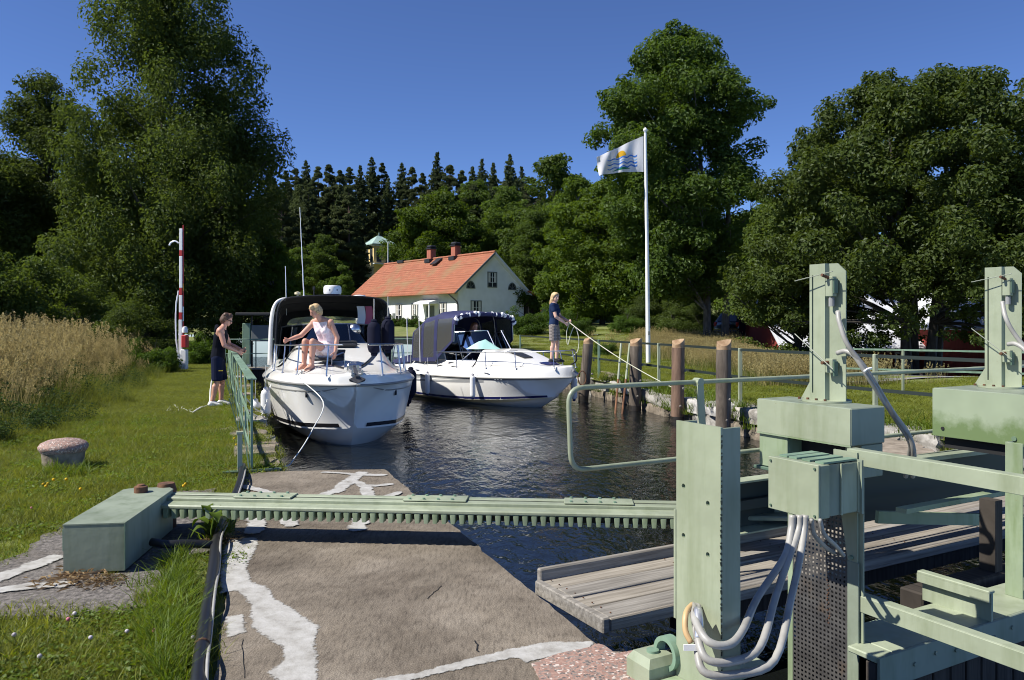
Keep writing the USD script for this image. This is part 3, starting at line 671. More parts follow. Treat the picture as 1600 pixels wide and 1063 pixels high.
part("drip_stain", cat([bolt((-.003, .16 + rg.uniform(-.010, .010), .62 - .013 * i), .0035 * rg.uniform(.6, 1.3), .004, "x", 7) for i in range(46)]), "rust", sc)

# --- junction box
jb = thing("junction_box", "square pale green electric junction box with bolted lid on the handrail frame", "electric box", (*gw(3.065, 2.533)[:2], 0), GA)
part("lid", box(0, .018, 0, .31, .66, .924, .003), "green_paint", jb)
part("body", box(.020, .085, .004, .306, .664, .920, .003), "green_paint", jb)
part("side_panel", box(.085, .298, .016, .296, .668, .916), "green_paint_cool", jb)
part("collar", cat([box(.172, .30, .012, .020, .672, .912), box(.172, .30, .29, .298, .672, .912), box(.172, .30, .02, .29, .900, .912), box(.172, .30, .02, .29, .672, .684), box(.168, .178, .004, .012, .668, .916), box(.292, .302, .004, .012, .668, .916)]), "green_paint", jb)
part("back_plate", box(.30, .312, -.01, .31, .66, .925), "green_paint_cool", jb)
for yy in (.02, .29):
    for zz in (.68, .905):
        part("screw", bolt((-.003, yy, zz), .006, .006, "x", 10), "green_dark", jb)
part("lid_ridge", cat([box(.06, .30, y_, y_ + .05, .921, .930) for y_ in (.02, .10, .18, .24)]), "green_mid", jb)  # darker strips that paint shadow grooves onto the box top

# --- gate motor covers and lifting columns
def lowerstain(x0, x1, y0, y1, z0, z1): return box(x0, x1, y0, y1, z0, z1, .006)
mc = thing("motor_cover", "pale green sheet steel motor cover under the nearer lifting column", "machine cover", (*gw(3.85, 2.956)[:2], 0), GA)
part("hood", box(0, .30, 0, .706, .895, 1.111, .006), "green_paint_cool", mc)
part("hood_front", box(-.0035, .0, .004, .702, .899, 1.107), "green_paint", mc)
part("lower_body", box(.012, .31, .47, .700, .68, .893, .004), "green_paint_mossy", mc)
part("lower_body", box(.10, .295, .01, .12, .70, .893, .004), "green_paint_cool", mc)
part("recess", box(.14, .285, .12, .47, .66, .893), "black_gap", mc)  # black block standing in for the shadow under the hood
part("hood_lip", box(-.006, .0, .0, .706, .889, .898), "green_paint_mossy", mc)
part("base_skid", box(.0, .32, .50, .74, .655, .676, .004), "green_dark", mc)
mc2 = thing("motor_cover", "large pale green motor cover at the right edge, mossy along its lower side", "machine cover", (*gw(5.31, 2.45)[:2], 0), GA)
part("hood", box(0, .80, 0, .96, .80, 1.14, .008), "green_paint_cool", mc2)
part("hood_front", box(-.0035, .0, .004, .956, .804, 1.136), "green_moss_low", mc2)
part("screw", bolt((-.006, .88, .86), .012, .008, "x", 10), "black_gap", mc2)
part("screw", bolt((-.006, .40, .85), .016, .012, "x", 10), "green_mid", mc2)
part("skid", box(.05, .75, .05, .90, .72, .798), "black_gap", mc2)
def column(name, label, ga, gb, z0, z1):
    c = thing(name, label, "lifting column", (*gw(ga, gb)[:2], z0), GA)
    H = z1 - z0
    # slotted front tube: two strips with a dark slot between them, then a plate to the right
    prof = [(-.075, .055), (-.075, -.0), (-.045, -.052), (-.02, -.06), (.03, -.06), (.075, -.06), (.075, .055)]
    body = m3.CrossSection([[(-.062, -.058), (.010, -.066), (.040, -.020), (.040, .058), (-.062, .058)]]).extrude(H)
    slot = m3.Manifold.cube((.10, .010, H * .86)).translate((-.12, .030, H * .06))
    part("slotted_tube", tm(body - slot), "green_paint", c)
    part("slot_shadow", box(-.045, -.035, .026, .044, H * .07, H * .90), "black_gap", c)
    plate = trimesh.creation.extrude_polygon(Polygon([(0, 0), (.105, 0), (.105, H - .05), (.055, H), (0, H)]), .008, engine="earcut")
    plate.apply_transform(np.array([[.25, 0, .97, -.030], [-.97, 0, .25, -.060], [0, 1, 0, 0], [0, 0, 0, 1.0]]))
    part("side_plate", plate, "green_paint", c)
    part("base_flange", moved(lathe([(0, 0), (.145, 0), (.145, .012), (0, .012)], 32), (0, -.02, .0)), "green_paint", c)
    wing = trimesh.creation.extrude_polygon(Polygon([(0, 0), (.10, 0), (0, .16)]), .008, engine="earcut")
    wing.apply_transform(np.array([[0, 0, 1, -.02], [1, 0, 0, .058], [0, 1, 0, .01], [0, 0, 0, 1.0]]))
    part("foot_gusset", wing, "green_paint", c)
    for zz, nm in ((H * .90, 1), (H * .31, 0)):
        b = box(-.075, -.032, -.122, -.068, zz - .15 * (.55 if not nm else .8), zz + .005, .004)
        part("limit_switch", b, "green_paint", c)
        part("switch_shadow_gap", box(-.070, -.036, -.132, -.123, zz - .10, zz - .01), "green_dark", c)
        dz = .055 if nm else -.10
        part("lever_rod", tube([(-.13, .115, zz - dz * .3 + (.0 if nm else .125)), (-.105, -.15, zz + dz * .55 + (0 if nm else .0))], .0030, 6), "rod_grey", c)
        part("lever_hub", tube([(-.035, -.095, zz - .015), (-.125, -.085, zz + (.012 if nm else -.02))], .010, 8), "rust", c)
    for i in range(4):
        part("bolt", bolt((-.10 + .0 * i, -.09 + .065 * i, .016), .009, .014), "rust", c)
    part("cable_gland", tube([(-.05, -.096, H * .755), (-.05, -.096, H * .69)], .017, 10), "rubber_grey", c)
    return c
Z1 = P(1300, 414, 4.92)[2]
column("lifting_column", "pale green lifting column with slotted front and two limit switches, nearer of the pair", 4.08, 3.33, 1.112, Z1)
column("lifting_column", "pale green lifting column on the large cover at the right edge, farther of the pair", 5.75, 3.20, 1.141, Z1 + .03)
def cable(name, label, ctrl, r, m, n=36, group=None):
    return top(name, tube(curve(ctrl, n), r, 8), m, label, "cable", group, smooth=True)
cable("column_cable", "thick grey cable hanging from the upper switch of the nearer lifting column", [P(1309, 487, 4.74), P(1312, 505, 4.70), P(1325, 540, 4.66), P(1355, 580, 4.66), P(1392, 640, 4.7), P(1420, 680, 4.75), P(1428, 710, 4.8), P(1426, 745, 5.0)], .015, "cable_grey")
cable("column_cable", "grey cable bending from the lower switch of the nearer lifting column", [P(1308, 552, 4.75), P(1322, 549, 4.70), P(1337, 559, 4.66), P(1358, 592, 4.655), P(1396, 650, 4.72), P(1421, 690, 4.78), P(1421, 712, 4.86), P(1415, 745, 5.0)], .015, "cable_grey")
cable("column_cable", "grey cable leaving the upper switch of the column at the right edge", [P(1566, 472, 5.36), P(1572, 498, 5.30), P(1588, 526, 5.27), P(1625, 570, 5.2)], .015, "cable_grey")
cable("column_cable", "pale grey cable curving from the lower switch of the column at the right edge", [P(1575, 538, 5.33), P(1588, 538, 5.27), P(1606, 552, 5.2), P(1640, 600, 5.1)], .015, "cable_grey")
cable("cable_tie", "white plastic tie round the two grey cables", [P(1350, 581, 4.63), P(1355, 577, 4.625), P(1362, 575, 4.63)], .006, "white_plastic", 6)
# cables from the junction box to the hole in the channel post
jx = [(1441 / 1.0, 0)]
hole = P(1084, 945, 3.30)
for i, (xs, dx, low, lab) in enumerate([(1238, 0, 1037, "thick grey cable from the junction box to the post hole, uppermost of three loops"), (1249, 6, 1046, "thick grey cable from the junction box to the post hole, middle of three loops"), (1258, 12, 1052, "thick grey cable from the junction box to the post hole, lowest of three loops")]):
    ys = (1000, 1026, 1046)[i]; xm = (1150, 1165, 1150)[i]
    c = [P(xs, 805, 3.62), P(xs - 2, 830, 3.60), P(xs - (12, 16, 8)[i], 870, 3.52), P(xs - (55, 38, 22)[i], 935, 3.40), P(xs - (78, 62, 48)[i], ys - 14, 3.16), P(1138 + 4 * i, ys + 8, 3.07), P(1106 - 4 * i, ys + 2, 3.06), P(1086 + 2 * i, 968 + 14 * i, 3.17), P(1084 + 3 * i, 947, 3.30)]
    cable("power_cable", lab, c, .0168, "cable_grey", 44, None)
cable("thin_cable", "thin grey cable from the junction box corner to the perforated screen", [P(1268, 812, 3.60), P(1272, 835, 3.66), P(1290, 855, 3.75), P(1303, 864, 3.86)], .010, "cable_grey", 16)
cable("thin_cable", "thin pale cable behind it with a metal end on the perforated screen", [P(1281, 812, 3.58), P(1288, 835, 3.62), P(1306, 853, 3.74), P(1318, 868, 3.86)], .010, "cable_grey", 16)
cable("thin_wire", "bare tan wires in the cable hole of the channel post", [P(1082, 945, 3.31), P(1072, 958, 3.20), P(1071, 985, 3.16), P(1080, 1005, 3.14)], .012, "wire_tan", 14)
cable("tape_wrap", "silver tape wrapped round the cables at the post hole", [P(1090, 952, 3.21), P(1092, 975, 3.155), P(1091, 1000, 3.125)], .019, "tape_silver", 10)
top("tape_tag", box(-.03, .03, -.004, .004, -.012, .012).apply_translation(P(1080, 1012, 3.105)), "white_plastic", "torn white tape end below the cable hole", "tape")

# --- beams of the gate behind the post
bm = thing("guide_beam", "green channel beam behind the channel post that takes the toothed rack", "steel beam", (0, 0, 0), GA)
part("top_flange", box(3.62, 6.6, 3.82, 3.93, .525, .54, .002), "green_paint", bm)
part("web", box(3.62, 6.6, 3.925, 3.935, .20, .525), "rail_dark", bm)  # near-black web, the shade below the top flange painted in
part("bottom_flange", box(3.62, 5.05, 3.80, 3.935, .188, .20, .002), "green_paint", bm)
part("inner_rail", box(3.70, 6.6, 3.86, 3.89, .33, .40, .004), "rail_dark", bm)
part("strut", bar(gpoint(P(1408, 798, 4.9)), gpoint(P(1570, 768, 5.7)), .07, .03), "green_paint_mossy", bm)
part("strut", bar(gpoint(P(1370, 808, 5.1)), gpoint(P(1540, 812, 5.4)), .03, .08), "green_paint_mossy", bm)
part("strut", bar(gpoint(P(1395, 722, 5.3)), gpoint(P(1545, 704, 6.2)), .09, .03), "green_paint", bm)
part("side_plate", box(4.45, 6.6, 3.60, 3.62, .20, .62), "rail_dark", bm)  # near-black plate, the shade it stands in put into its colour
part("prop", bar(gpoint(P(1548, 780, 5.0)), gpoint(P(1548, 905, 5.0)), .10, .08), "wood_dark", bm)

# --- the timber walkway
wk = thing("timber_walkway", "weathered grey plank walkway on the far side of the lock gate", "walkway", (*gw(0, 3.46)[:2], 0), GA)
L0 = 2.46
rw = np.random.default_rng(21)
yy = .0
for i, w in enumerate((.182, .172, .178, .168)):
    a, b = L0 + .052, 8.2
    pts = m3.Manifold.cube((b - a, w - .014, .048)).translate((a, yy + .003, -.048))
    s = box(a + rw.uniform(0, .008), b, yy + .003, yy + w - .013, -.048, rw.uniform(-.003, .004), .005)
    part("deck_plank", s, ("wood_grey", "wood_grey_warm", "wood_grey", "wood_grey_warm")[i], wk)
    yy += w
part("end_board", box(L0, L0 + .048, -.03, yy - .01, -.075, .010, .007), "wood_grey", wk)
part("kerb_board", box(L0 + .05, 8.2, yy + .004, yy + .05, -.06, .065, .008), "wood_grey", wk)
part("edge_board", box(L0 + .052, 8.2, -.028, -.002, -.07, .0, .006), "wood_grey_warm", wk)
part("joist", box(L0 + .6, 8.2, .05, .13, -.20, -.055), "wood_dark", wk)
part("joist", box(L0 + .6, 8.2, yy - .13, yy - .05, -.20, -.055), "wood_dark", wk)
for k in range(5):
    for j in range(4):
        for d in (0, .09): part("nail", bolt((L0 + .10 + .9 * k, .04 + .175 * j + d, .006), .005, .004, "z", 8), "rust", wk, False)
part("green_batten", box(4.6, 5.0, .33, .37, .0, .02), "green_paint", wk)

# --- collar of the gate heel on the coping
hc = thing("heel_collar", "small green cast hinge collar on the pink granite at the foot of the channel post", "hinge", (*G(1020, 1062)[:2], .0), GA)
part("cap_block", hull([(x_, y_, z_) for z_, k in ((.0, 1), (.09, 1), (.125, .74)) for x_, y_ in ((-.085 * k, -.08 * k), (.085 * k, -.08 * k), (.085 * k, .08 * k), (-.085 * k, .08 * k))]), "green_paint", hc)
part("strap", box(-.32, .05, -.26, -.10, .011, .05, .006), "green_paint_mossy", hc)
part("strap", box(.10, .50, -.22, -.10, .011, .05, .006), "green_paint", hc)
part("pin", moved(lathe([(0, 0), (.028, 0), (.028, .012), (0, .014)], 16), (0, 0, .124)), "green_mid", hc)

# ------------------------------------------------------------------ toothed rack and its gear box on the left bank
r0, r1 = np.array([-2.66, 5.93, 0]), np.array([1.98, 5.56, 0])
ra = math.atan2(*(r1 - r0)[[1, 0]])
RL = float(np.linalg.norm(r1 - r0))
rk = thing("toothed_rack", "long pale green toothed steel rack reaching over the water from gear box to gate", "gear rack", (r0[0], r0[1], 0), ra)
part("back_rail", box(0, RL, .055, .125, .175, .292, .004), "green_paint", rk)
part("front_rail", box(0, RL, -.055, .025, .175, .288, .004), "green_paint", rk)
part("slot", box(0, RL, .026, .054, .18, .283), "black_gap", rk)
part("tooth_bar", box(.02, RL, -.196, -.056, .236, .266, .008), "green_paint", rk)
part("underside", box(0, RL, -.115, .12, .176, .235), "rail_dark", rk)  # blackish colour carries the shade in the gaps between teeth
x, i = .05, 0
while x < RL - .7:
    t = hull([(x + dx, y_, z_) for dx, y_ in ((0, -.117), (.036, -.117), (.030, -.194), (.004, -.194)) for z_ in (.168, .234)] + [(x + dx, -.19, .2345) for dx in (-.004, .038)])
    part("tooth", t, "green_paint_mossy", rk)
    x += .0645
for xc, w in ((.80, .44), (2.10, .47), (3.30, .50)):
    part("cover_plate", box(xc - w / 2, xc + w / 2, -.050, .118, .293, .303, .003), "green_paint", rk)
    for k in range(4):
        for y_ in (-.025, .095): part("bolt", bolt((xc - w / 2 + .05 + .105 * k, y_, .308), .011, .012), "green_mid", rk, False)
gbx = thing("gear_box", "low pale green steel housing on the gravel apron at the left end of the rack", "machine housing", (-2.668, 4.985, 0), math.atan2(.135, 1.05))
cs = Polygon([(-.185, 0), (.185, 0), (.185, 1.02), (.13, 1.10), (-.13, 1.10), (-.185, 1.05)])
hous = trimesh.creation.extrude_polygon(cs, .30, engine="earcut"); hous.apply_translation((0, 0, .012))
part("housing", hous, "green_paint_cool", gbx)
lidp = trimesh.creation.extrude_polygon(cs.buffer(.003, join_style=2), .008, engine="earcut"); lidp.apply_translation((0, 0, .3125))
part("top_plate", lidp, "green_paint_cool", gbx)
part("pivot_cap", moved(lathe([(0, 0), (.048, 0), (.048, .045), (.030, .05), (.026, .06), (0, .062)], 20), (-.02, .93, .32)), "rust", gbx)
part("pivot_cap", moved(lathe([(0, 0), (.075, 0), (.075, .30), (.06, .345), (0, .345)], 20), (.10, 1.14, .0)), "rust", gbx)
part("seam_weld", fillet(((.186, .0, .02), (.186, .0, .31)), .004, 5), "green_mid", gbx)
part("corner_plate", box(-.19, -.184, .0, .06, .15, .29), "green_mid", gbx)
top("box_hose", tube(curve([(-2.47, 5.35, .10), (-2.36, 5.33, .09), (-2.25, 5.38, .08), (-2.10, 5.46, .05)], 14), .028, 10), "rubber", "short black hose out of the side of the green gear box", "hose", smooth=True)
cp = [G(a_, b_, .04) for a_, b_ in ((379, 728), (374, 757), (350, 812), (338, 848), (334, 882), (326, 936), (318, 990), (312, 1043), (309, 1080), (304, 1140))]
pp = thing("black_pipe", "thick black rubber pipe lying along the left edge of the concrete lock wall", "pipe", (0, 0, 0))
c_ = curve(cp, 60)
part("pipe", tube(c_, .035, 12), "rubber", pp, True)
part("side_wire", tube(curve([p + np.array([.036, 0, -.012 + .05 * (i % 2)]) for i, p in enumerate(cp)], 50), .008, 6), "cable_grey", pp, True)
for k in (38,):
    part("clamp", tube([c_[k], c_[k] + (c_[k + 1] - c_[k]) * .25], .038, 12), "rust", pp, True)

# granite mooring bollard
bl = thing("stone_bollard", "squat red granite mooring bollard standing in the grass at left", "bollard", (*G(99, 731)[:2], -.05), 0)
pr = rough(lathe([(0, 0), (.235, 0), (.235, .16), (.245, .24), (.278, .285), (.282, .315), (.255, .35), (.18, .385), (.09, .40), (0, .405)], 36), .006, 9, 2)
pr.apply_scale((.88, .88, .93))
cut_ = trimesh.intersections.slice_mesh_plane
part("shaft", cut_(pr, (0, 0, -1), (0, 0, .232)), "wall_stone_brown", bl, 40)  # darker weathered stone, shade round the sunken base put into its colour
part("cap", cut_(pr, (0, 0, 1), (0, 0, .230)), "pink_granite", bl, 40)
# ------------------------------------------------------------------ fences, piles, flag, barrier, footbridge
def ground_at(x, y, lift=0.0): return np.array([x, y, float(height(x, y)) + lift])
# left bank: green lattice fence seen nearly end on
fa, fb = np.array([-2.83, 8.49]), np.array([-6.72, 18.7])
fl = float(np.linalg.norm(fb - fa)); fdir = math.atan2(*(fb - fa)[::-1])
fe = thing("canal_fence", "green flat bar steel fence with slanting braces along the left canal edge", "fence", (fa[0], fa[1], 0), fdir)
xs = np.linspace(0, fl, 7)
for i, x in enumerate(xs):
    part("post", box(x - .03, x + .03, -.012, .012, -.15, 1.0 + .01 * (i % 2), .003), "green_mid", fe)
    part("brace", bar((x + .0, .03, .0 + .02), (x + .04, .20, .62) if i % 2 else (x + .25, .14, .98), .012, .075, up=(1, 0, 0)), "green_mid", fe)
part("top_rail", box(-.05, fl, -.05, .05, .985, 1.0, .002), "green_mid", fe)
part("middle_rail", box(0, fl, .013, .022, .52, .59, .002), "green_mid", fe)
part("lower_rail", box(0, fl, .013, .022, .20, .26, .002), "green_mid", fe)
for i in range(len(xs) - 1):
    part("cross_bar", bar((xs[i], .017, .10), (xs[i + 1], .017, .92), .008, .05), "green_mid", fe)
part("short_post", cat([box(-.12, -.07, .10, .15, -.05, .42, .003), box(-.13, -.06, .09, .16, .41, .44, .003)]), "green_paint", fe)
part("sill_strip", box(-.14, -.05, -.30, .30, .005, .02), "green_dark", fe)
# the far lock gate and its footbridge
fg = thing("footbridge", "distant footbridge with pale plank walkway and thin green rails across the canal head", "footbridge", (-10.4, 27.6, 0), math.radians(6))
for k in range(3):
    part("plank", box(0, 7.5, .02 + .22 * k, .22 + .22 * k, -.06, .0 + .004 * k, .01), "wood_grey_warm", fg)
part("gate_timber", box(.2, 7.5, .10, .5, -1.6, -.07), "wood_dark", fg)
for k in range(7):
    part("rail_post", tube([(.1 + 1.2 * k, .04, 0), (.1 + 1.2 * k, .04, 1.02)], .022, 6), "green_mid", fg)
part("rail", tube([(0, .04, 1.02), (7.4, .04, 1.02)], .024, 6), "green_mid", fg)
part("rail", tube([(0, .04, .52), (7.4, .04, .52)], .018, 6), "green_mid", fg)
fs = thing("fence_return", "short green tube handrail joining the left bank fence to the footbridge", "handrail", (0, 0, 0))
pA, pB = np.array([-6.75, 18.8, 0]), np.array([-9.9, 27.3, 0])
for t in np.linspace(0, 1, 5):
    q = pA + (pB - pA) * t
    part("post", tube([q + (0, 0, -.1), q + (0, 0, 1.02)], .026, 6), "green_mid", fs)
for zz in (1.02, .55):
    part("rail", tube([pA + (0, 0, zz), pB + (0, 0, zz)], .024, 6), "green_mid", fs)
# right bank railing: pale posts, dark rails
rr = thing("bank_railing", "long railing with pale green posts and two dark rails along the right canal bank", "railing", (0, 0, 0))
py_ = [9.2, 12.0, 14.8, 18.4, 22.4, 26.4, 31.0]
pts = [np.array([XR(y) + .17, y, float(height(XR(y) + .17, y))]) for y in py_]
for i, q in enumerate(pts):
    part("post", box(q[0] - .035, q[0] + .035, q[1] - .03, q[1] + .03, q[2] - .1, q[2] + 1.15, .01), "green_paint" if i < 4 else "green_mid", rr)
for i in range(len(pts) - 1):
    for zz in (1.12, .60):
        part("rail", bar(pts[i] + (0, 0, zz), pts[i + 1] + (0, 0, zz), .035, .05), "rail_dark", rr)
rr2 = thing("far_railing", "thin pale green railing beyond the road on the right bank", "railing", (0, 0, 0))
q0, q1 = np.array([7.2, 18.5, 0]), np.array([13.5, 14.6, 0])
for t in np.linspace(0, 1, 5):
    q = q0 + (q1 - q0) * t; q[2] = float(height(q[0], q[1]))
    part("post", box(q[0] - .025, q[0] + .025, q[1] - .02, q[1] + .02, q[2] - .1, q[2] + .95, .005), "green_paint", rr2)
part("rail", bar(q0 + (0, 0, 1.0), q1 + (0, 0, .98), .03, .04), "green_mid", rr2)
part("rail", bar(q0 + (0, 0, .55), q1 + (0, 0, .53), .03, .04), "green_mid", rr2)
for i, (a, b, lab) in enumerate([((970.5, 537), (962, 640), "left of two thin green poles leaning on the right bank railing"), ((984, 537), (973, 640), "right of two thin green poles leaning on the right bank railing")]):
    a_, b_ = P(*a, 18.9), P(*b, 18.2)
    t_ = thing("leaning_pole", lab, "pole", (0, 0, 0))
    m_ = b_ + (a_ - b_) * .45
    part("pole", tube([m_, a_], .026, 8), "green_paint", t_)
    part("rusty_foot", tube([b_ + (b_ - a_) * .25, m_], .026, 8), "pile_rusty", t_)
# mooring piles
pile_lab = ["round timber mooring pile with pale cut top, nearest the second boat's bow", "timber mooring pile with pale cut top beside the two leaning green poles", "timber mooring pile with rusty brown side, right of the flagpole", "stout timber mooring pile with freshly cut top, nearest the channel post"]
for i, (px, d, yt, w) in enumerate([(920, 21.3, 528, 16), (994, 18.8, 530, 19), (1060, 16.6, 531, 20), (1131, 14.2, 532, 23)]):
    r = w / 2 * d / FPX; zt = CAMH - (yt - HZ) * d / FPX
    x = (px - 800) * d / FPX
    pl_ = thing("mooring_pile", pile_lab[i], "mooring post", (x, d, WATER_Z), .3 * i)
    H = zt - WATER_Z
    lean = (.09 if i == 0 else .02)
    def seg(z0, z1, rr_, n=5):
        zz = np.linspace(z0, z1, n)
        return tube(np.stack([lean * zz - lean * H, 0 * zz, zz], 1), rr_, 18)
    shaft = rough(seg(.12, H - .17, r, 12), .010, 6, i)
    part("shaft", shaft, "pile_bark_rusty" if i == 2 else "pile_bark", pl_, 50)
    part("wet_foot", rough(seg(-.8, .12, r * 1.0, 6), .008, 6, i), "pile_wet", pl_, 50)
    topm = m3.Manifold.hull_points(seg(H - .172, H + .02, r * .97, 6).vertices.astype(np.float64))
    nrm = np.array([-.62, -.28, .73]); nrm /= np.linalg.norm(nrm)
    for nn_, off in ((nrm, .035), (np.array([.35, .5, .79]), .05)):
        nn_ = nn_ / np.linalg.norm(nn_)
        topm = topm.trim_by_plane(tuple(-nn_), -float(np.dot(nn_, (0, 0, H - off)) + r * .30))
    part("cut_top", tm(topm), "pile_cut", pl_, 35)
    for k in range(3):
        a_ = -1.5 + .5 * k
        part("knot", moved(trimesh.creation.icosphere(1, .03), (r * math.cos(a_ - .3 * i), r * math.sin(a_ - .3 * i), .35 + .37 * k)), "wood_grey", pl_)
top("iron_ring", tube([(2.08 + .11 * math.cos(t) - .19, 21.05, .12 + .19 * math.sin(t)) for t in np.linspace(0, 2 * PI, 16)], .018, 6), "rust", "rusty iron ring hanging on the mooring pile nearest the second boat", "ring")
# flagpole and flag
fpx, fpy = 5.24, 30.0
fz = float(height(fpx, fpy))
fp = thing("flagpole", "tall white tapered flagpole with round finial on the right lawn", "flagpole", (fpx, fpy, fz), 0)
ht = CAMH + (HZ - 208) * 30 / FPX - fz
part("pole", tube([(0, 0, -.2), (-.05, 0, ht * .5), (-.12, 0, ht)], [.092, .072, .05], 14), "pole_white", fp, True)
part("finial", moved(lathe([(0, 0), (.045, .0), (.03, .03), (.075, .075), (.085, .12), (.06, .17), (.012, .21), (0, .22)], 16), (-.12, 0, ht)), "pole_white", fp, True)
part("halyard", tube([(-.02, -.10, 1.2), (-.16, -.07, ht - .1)], .006, 5), "rope_white", fp)
part("cleat", box(-.03, .03, -.13, -.085, 1.1, 1.25, .01), "trim_grey", fp)
fl_ = thing("flag", "white flag with yellow sun, blue waves and green hill blowing left from the flagpole", "flag", (fpx - .19, fpy, fz + ht - .12), 0)
def flagpt(s, t):
    """s along the fly, t down the hoist, both 0..1."""
    s, t = np.asarray(s, float), np.asarray(t, float)
    x = -1.82 * s + .10 * t * s
    topz = -.88 * s ** 1.08
    botz = -1.38 - .20 * s ** 2.2
    z = topz + (botz - topz) * t + .05 * np.sin(7 * s + 2 * t) * s
    y = .17 * np.sin(6.2 * s + 2.3 * t) * np.minimum(1, 2 * s) + .10 * np.sin(15 * s - 3 * t) * s - .25 * s
    return np.stack([x, y, z], -1)
S, Tt = np.meshgrid(np.linspace(0, 1, 40), np.linspace(0, 1, 20), indexing="ij")
part("cloth", thick(flagpt(S, Tt), .002), "flag_white", fl_, 60)
def printed(name, sfun, tfun, n, m, mt):
    a, b = np.meshgrid(np.linspace(0, 1, n), np.linspace(0, 1, m), indexing="ij")
    X = flagpt(sfun(a, b), tfun(a, b))
    du, dv = np.gradient(X, axis=0), np.gradient(X, axis=1)
    nn = np.cross(du, dv); nn /= np.maximum(np.linalg.norm(nn, axis=2, keepdims=True), 1e-9)
    part(name, thick(X - nn * .005, .012), mt, fl_, 60)
for k, (c, mt) in enumerate([(.50, "flag_blue"), (.60, "flag_lightblue"), (.70, "flag_blue"), (.795, "flag_blue")]):
    printed("wave_stripe", lambda a, b, k=k: .14 + .66 * a, lambda a, b, c=c, k=k: c - .10 * a * (k < 3) + .028 * np.sin(a * 2 * PI * 3.5) + (.046 if k != 1 else .03) * (b - .5), 60, 3, mt)
printed("sun_disc", lambda a, b: .50 + .11 * np.cos(PI * a) * b, lambda a, b: .40 - .22 * np.sin(PI * a) * b, 20, 6, "flag_yellow")
printed("hill", lambda a, b: .30 + .40 * a, lambda a, b: .90 - (.085 * np.sin(PI * a) + .002) * b + .03 * (a - .5), 24, 4, "flag_green")
# raised road barrier
bx_, by_ = -11.45, 27.0
ba = thing("road_barrier", "raised red and white striped barrier boom standing upright by the path", "barrier", ground_at(bx_, by_), 0)
hb = CAMH + (HZ - 352) * by_ / FPX - float(height(bx_, by_))
zz = 0.1; k = 0
for z0, z1, c in [(.1, 1.75, "pole_white"), (1.75, 2.0, "red_paint"), (2.0, 2.6, "pole_white"), (2.6, 2.85, "red_paint"), (2.85, 3.95, "pole_white"), (3.95, 4.15, "red_paint"), (4.15, hb - .25, "pole_white"), (hb - .25, hb - .12, "pole_white")]:
    part("boom_band", box(-.062 + .02 * (z0 / 5), .045 + .02 * (z0 / 5), -.04, .04, z0, z1, .01), c, ba)
for z0, z1, c in [(.9, 1.7, "red_paint"), (1.7, 2.2, "pole_white"), (2.2, 2.75, "red_paint"), (2.75, 3.0, "orange_paint"), (3.0, 3.9, "red_paint"), (3.9, hb, "red_paint")]:
    part("back_band", box(.068, .098, -.02, .03, z0, z1, .006), c, ba)
part("counterweight", box(.06, .24, -.14, .12, .78, 1.22, .03), "red_paint", ba)
part("stand", box(.02, .22, -.10, .10, -.1, .72, .02), "pole_white", ba)
part("lamp", moved(lathe([(0, 0), (.09, 0), (.10, .10), (.07, .2), (0, .22)], 14), (.14, 0, 1.30)), "white_plastic", ba)
part("tip_hook", tube(curve([(-.08, 0, hb - .62), (-.2, 0, hb - .55), (-.34, 0, hb - .60), (-.40, 0, hb - .70)], 10), .03, 6), "white_plastic", ba)
part("hanging_strap", tube(curve([(-.08, 0, 2.75), (-.17, 0, 2.2), (-.17, 0, 1.2), (-.08, 0, .35)], 14), .025, 6), "white_plastic", ba)
# shelter with cabinets
sh = thing("shelter", "small dark flat roofed shelter with cabinets beside the footbridge", "shelter", ground_at(-9.9, 28.6), .05)
part("roof", box(-.15, 1.30, -.3, .8, 1.90, 2.0, .02), "metal_black", sh)
part("roof_end", box(1.30, 1.36, -.30, .8, 1.88, 2.02, .01), "galvanised", sh)
part("green_cabinet", box(.02, .30, .0, .35, .1, 1.62, .02), "green_mid", sh)
part("grey_cabinet", box(.34, 1.02, .0, .3, .95, 1.55, .02), "trim_grey", sh)
part("post", box(.30, .36, .1, .16, -.1, 1.9), "metal_black", sh)
part("post", box(.95, 1.0, .5, .55, -.1, 1.9), "metal_black", sh)
# ropes lying about
def rope(name, label, pts, r=.012, m="rope_white", n=40):
    return top(name, tube(curve(pts, n), r, 6), m, label, "rope", smooth=True)
rg2 = np.random.default_rng(4)
rp = []
for k in range(30):
    t = k / 29
    c = G(262 + 54 * t + 5 * math.sin(k * 2.1), 636.5 + 4.5 * math.sin(k * 1.3) + 1.5 * math.sin(k * 3.7) + 2 * t, .02)
    rp.append((c[0], c[1], float(height(c[0], c[1])) + .02 + .012 * math.sin(k)))
rope("mooring_rope", "white mooring rope lying loosely coiled on the mown grass", rp, .010, n=150)
rope("fence_rope", "pale rope hanging down the left canal fence and trailing to the ground", [(-6.0, 16.2, 1.03), (-6.05, 15.9, .75), (-6.02, 15.6, .30), (-5.9, 15.2, .03), (-5.8, 14.5, .02), (-5.6, 13.7, .03)], .016)
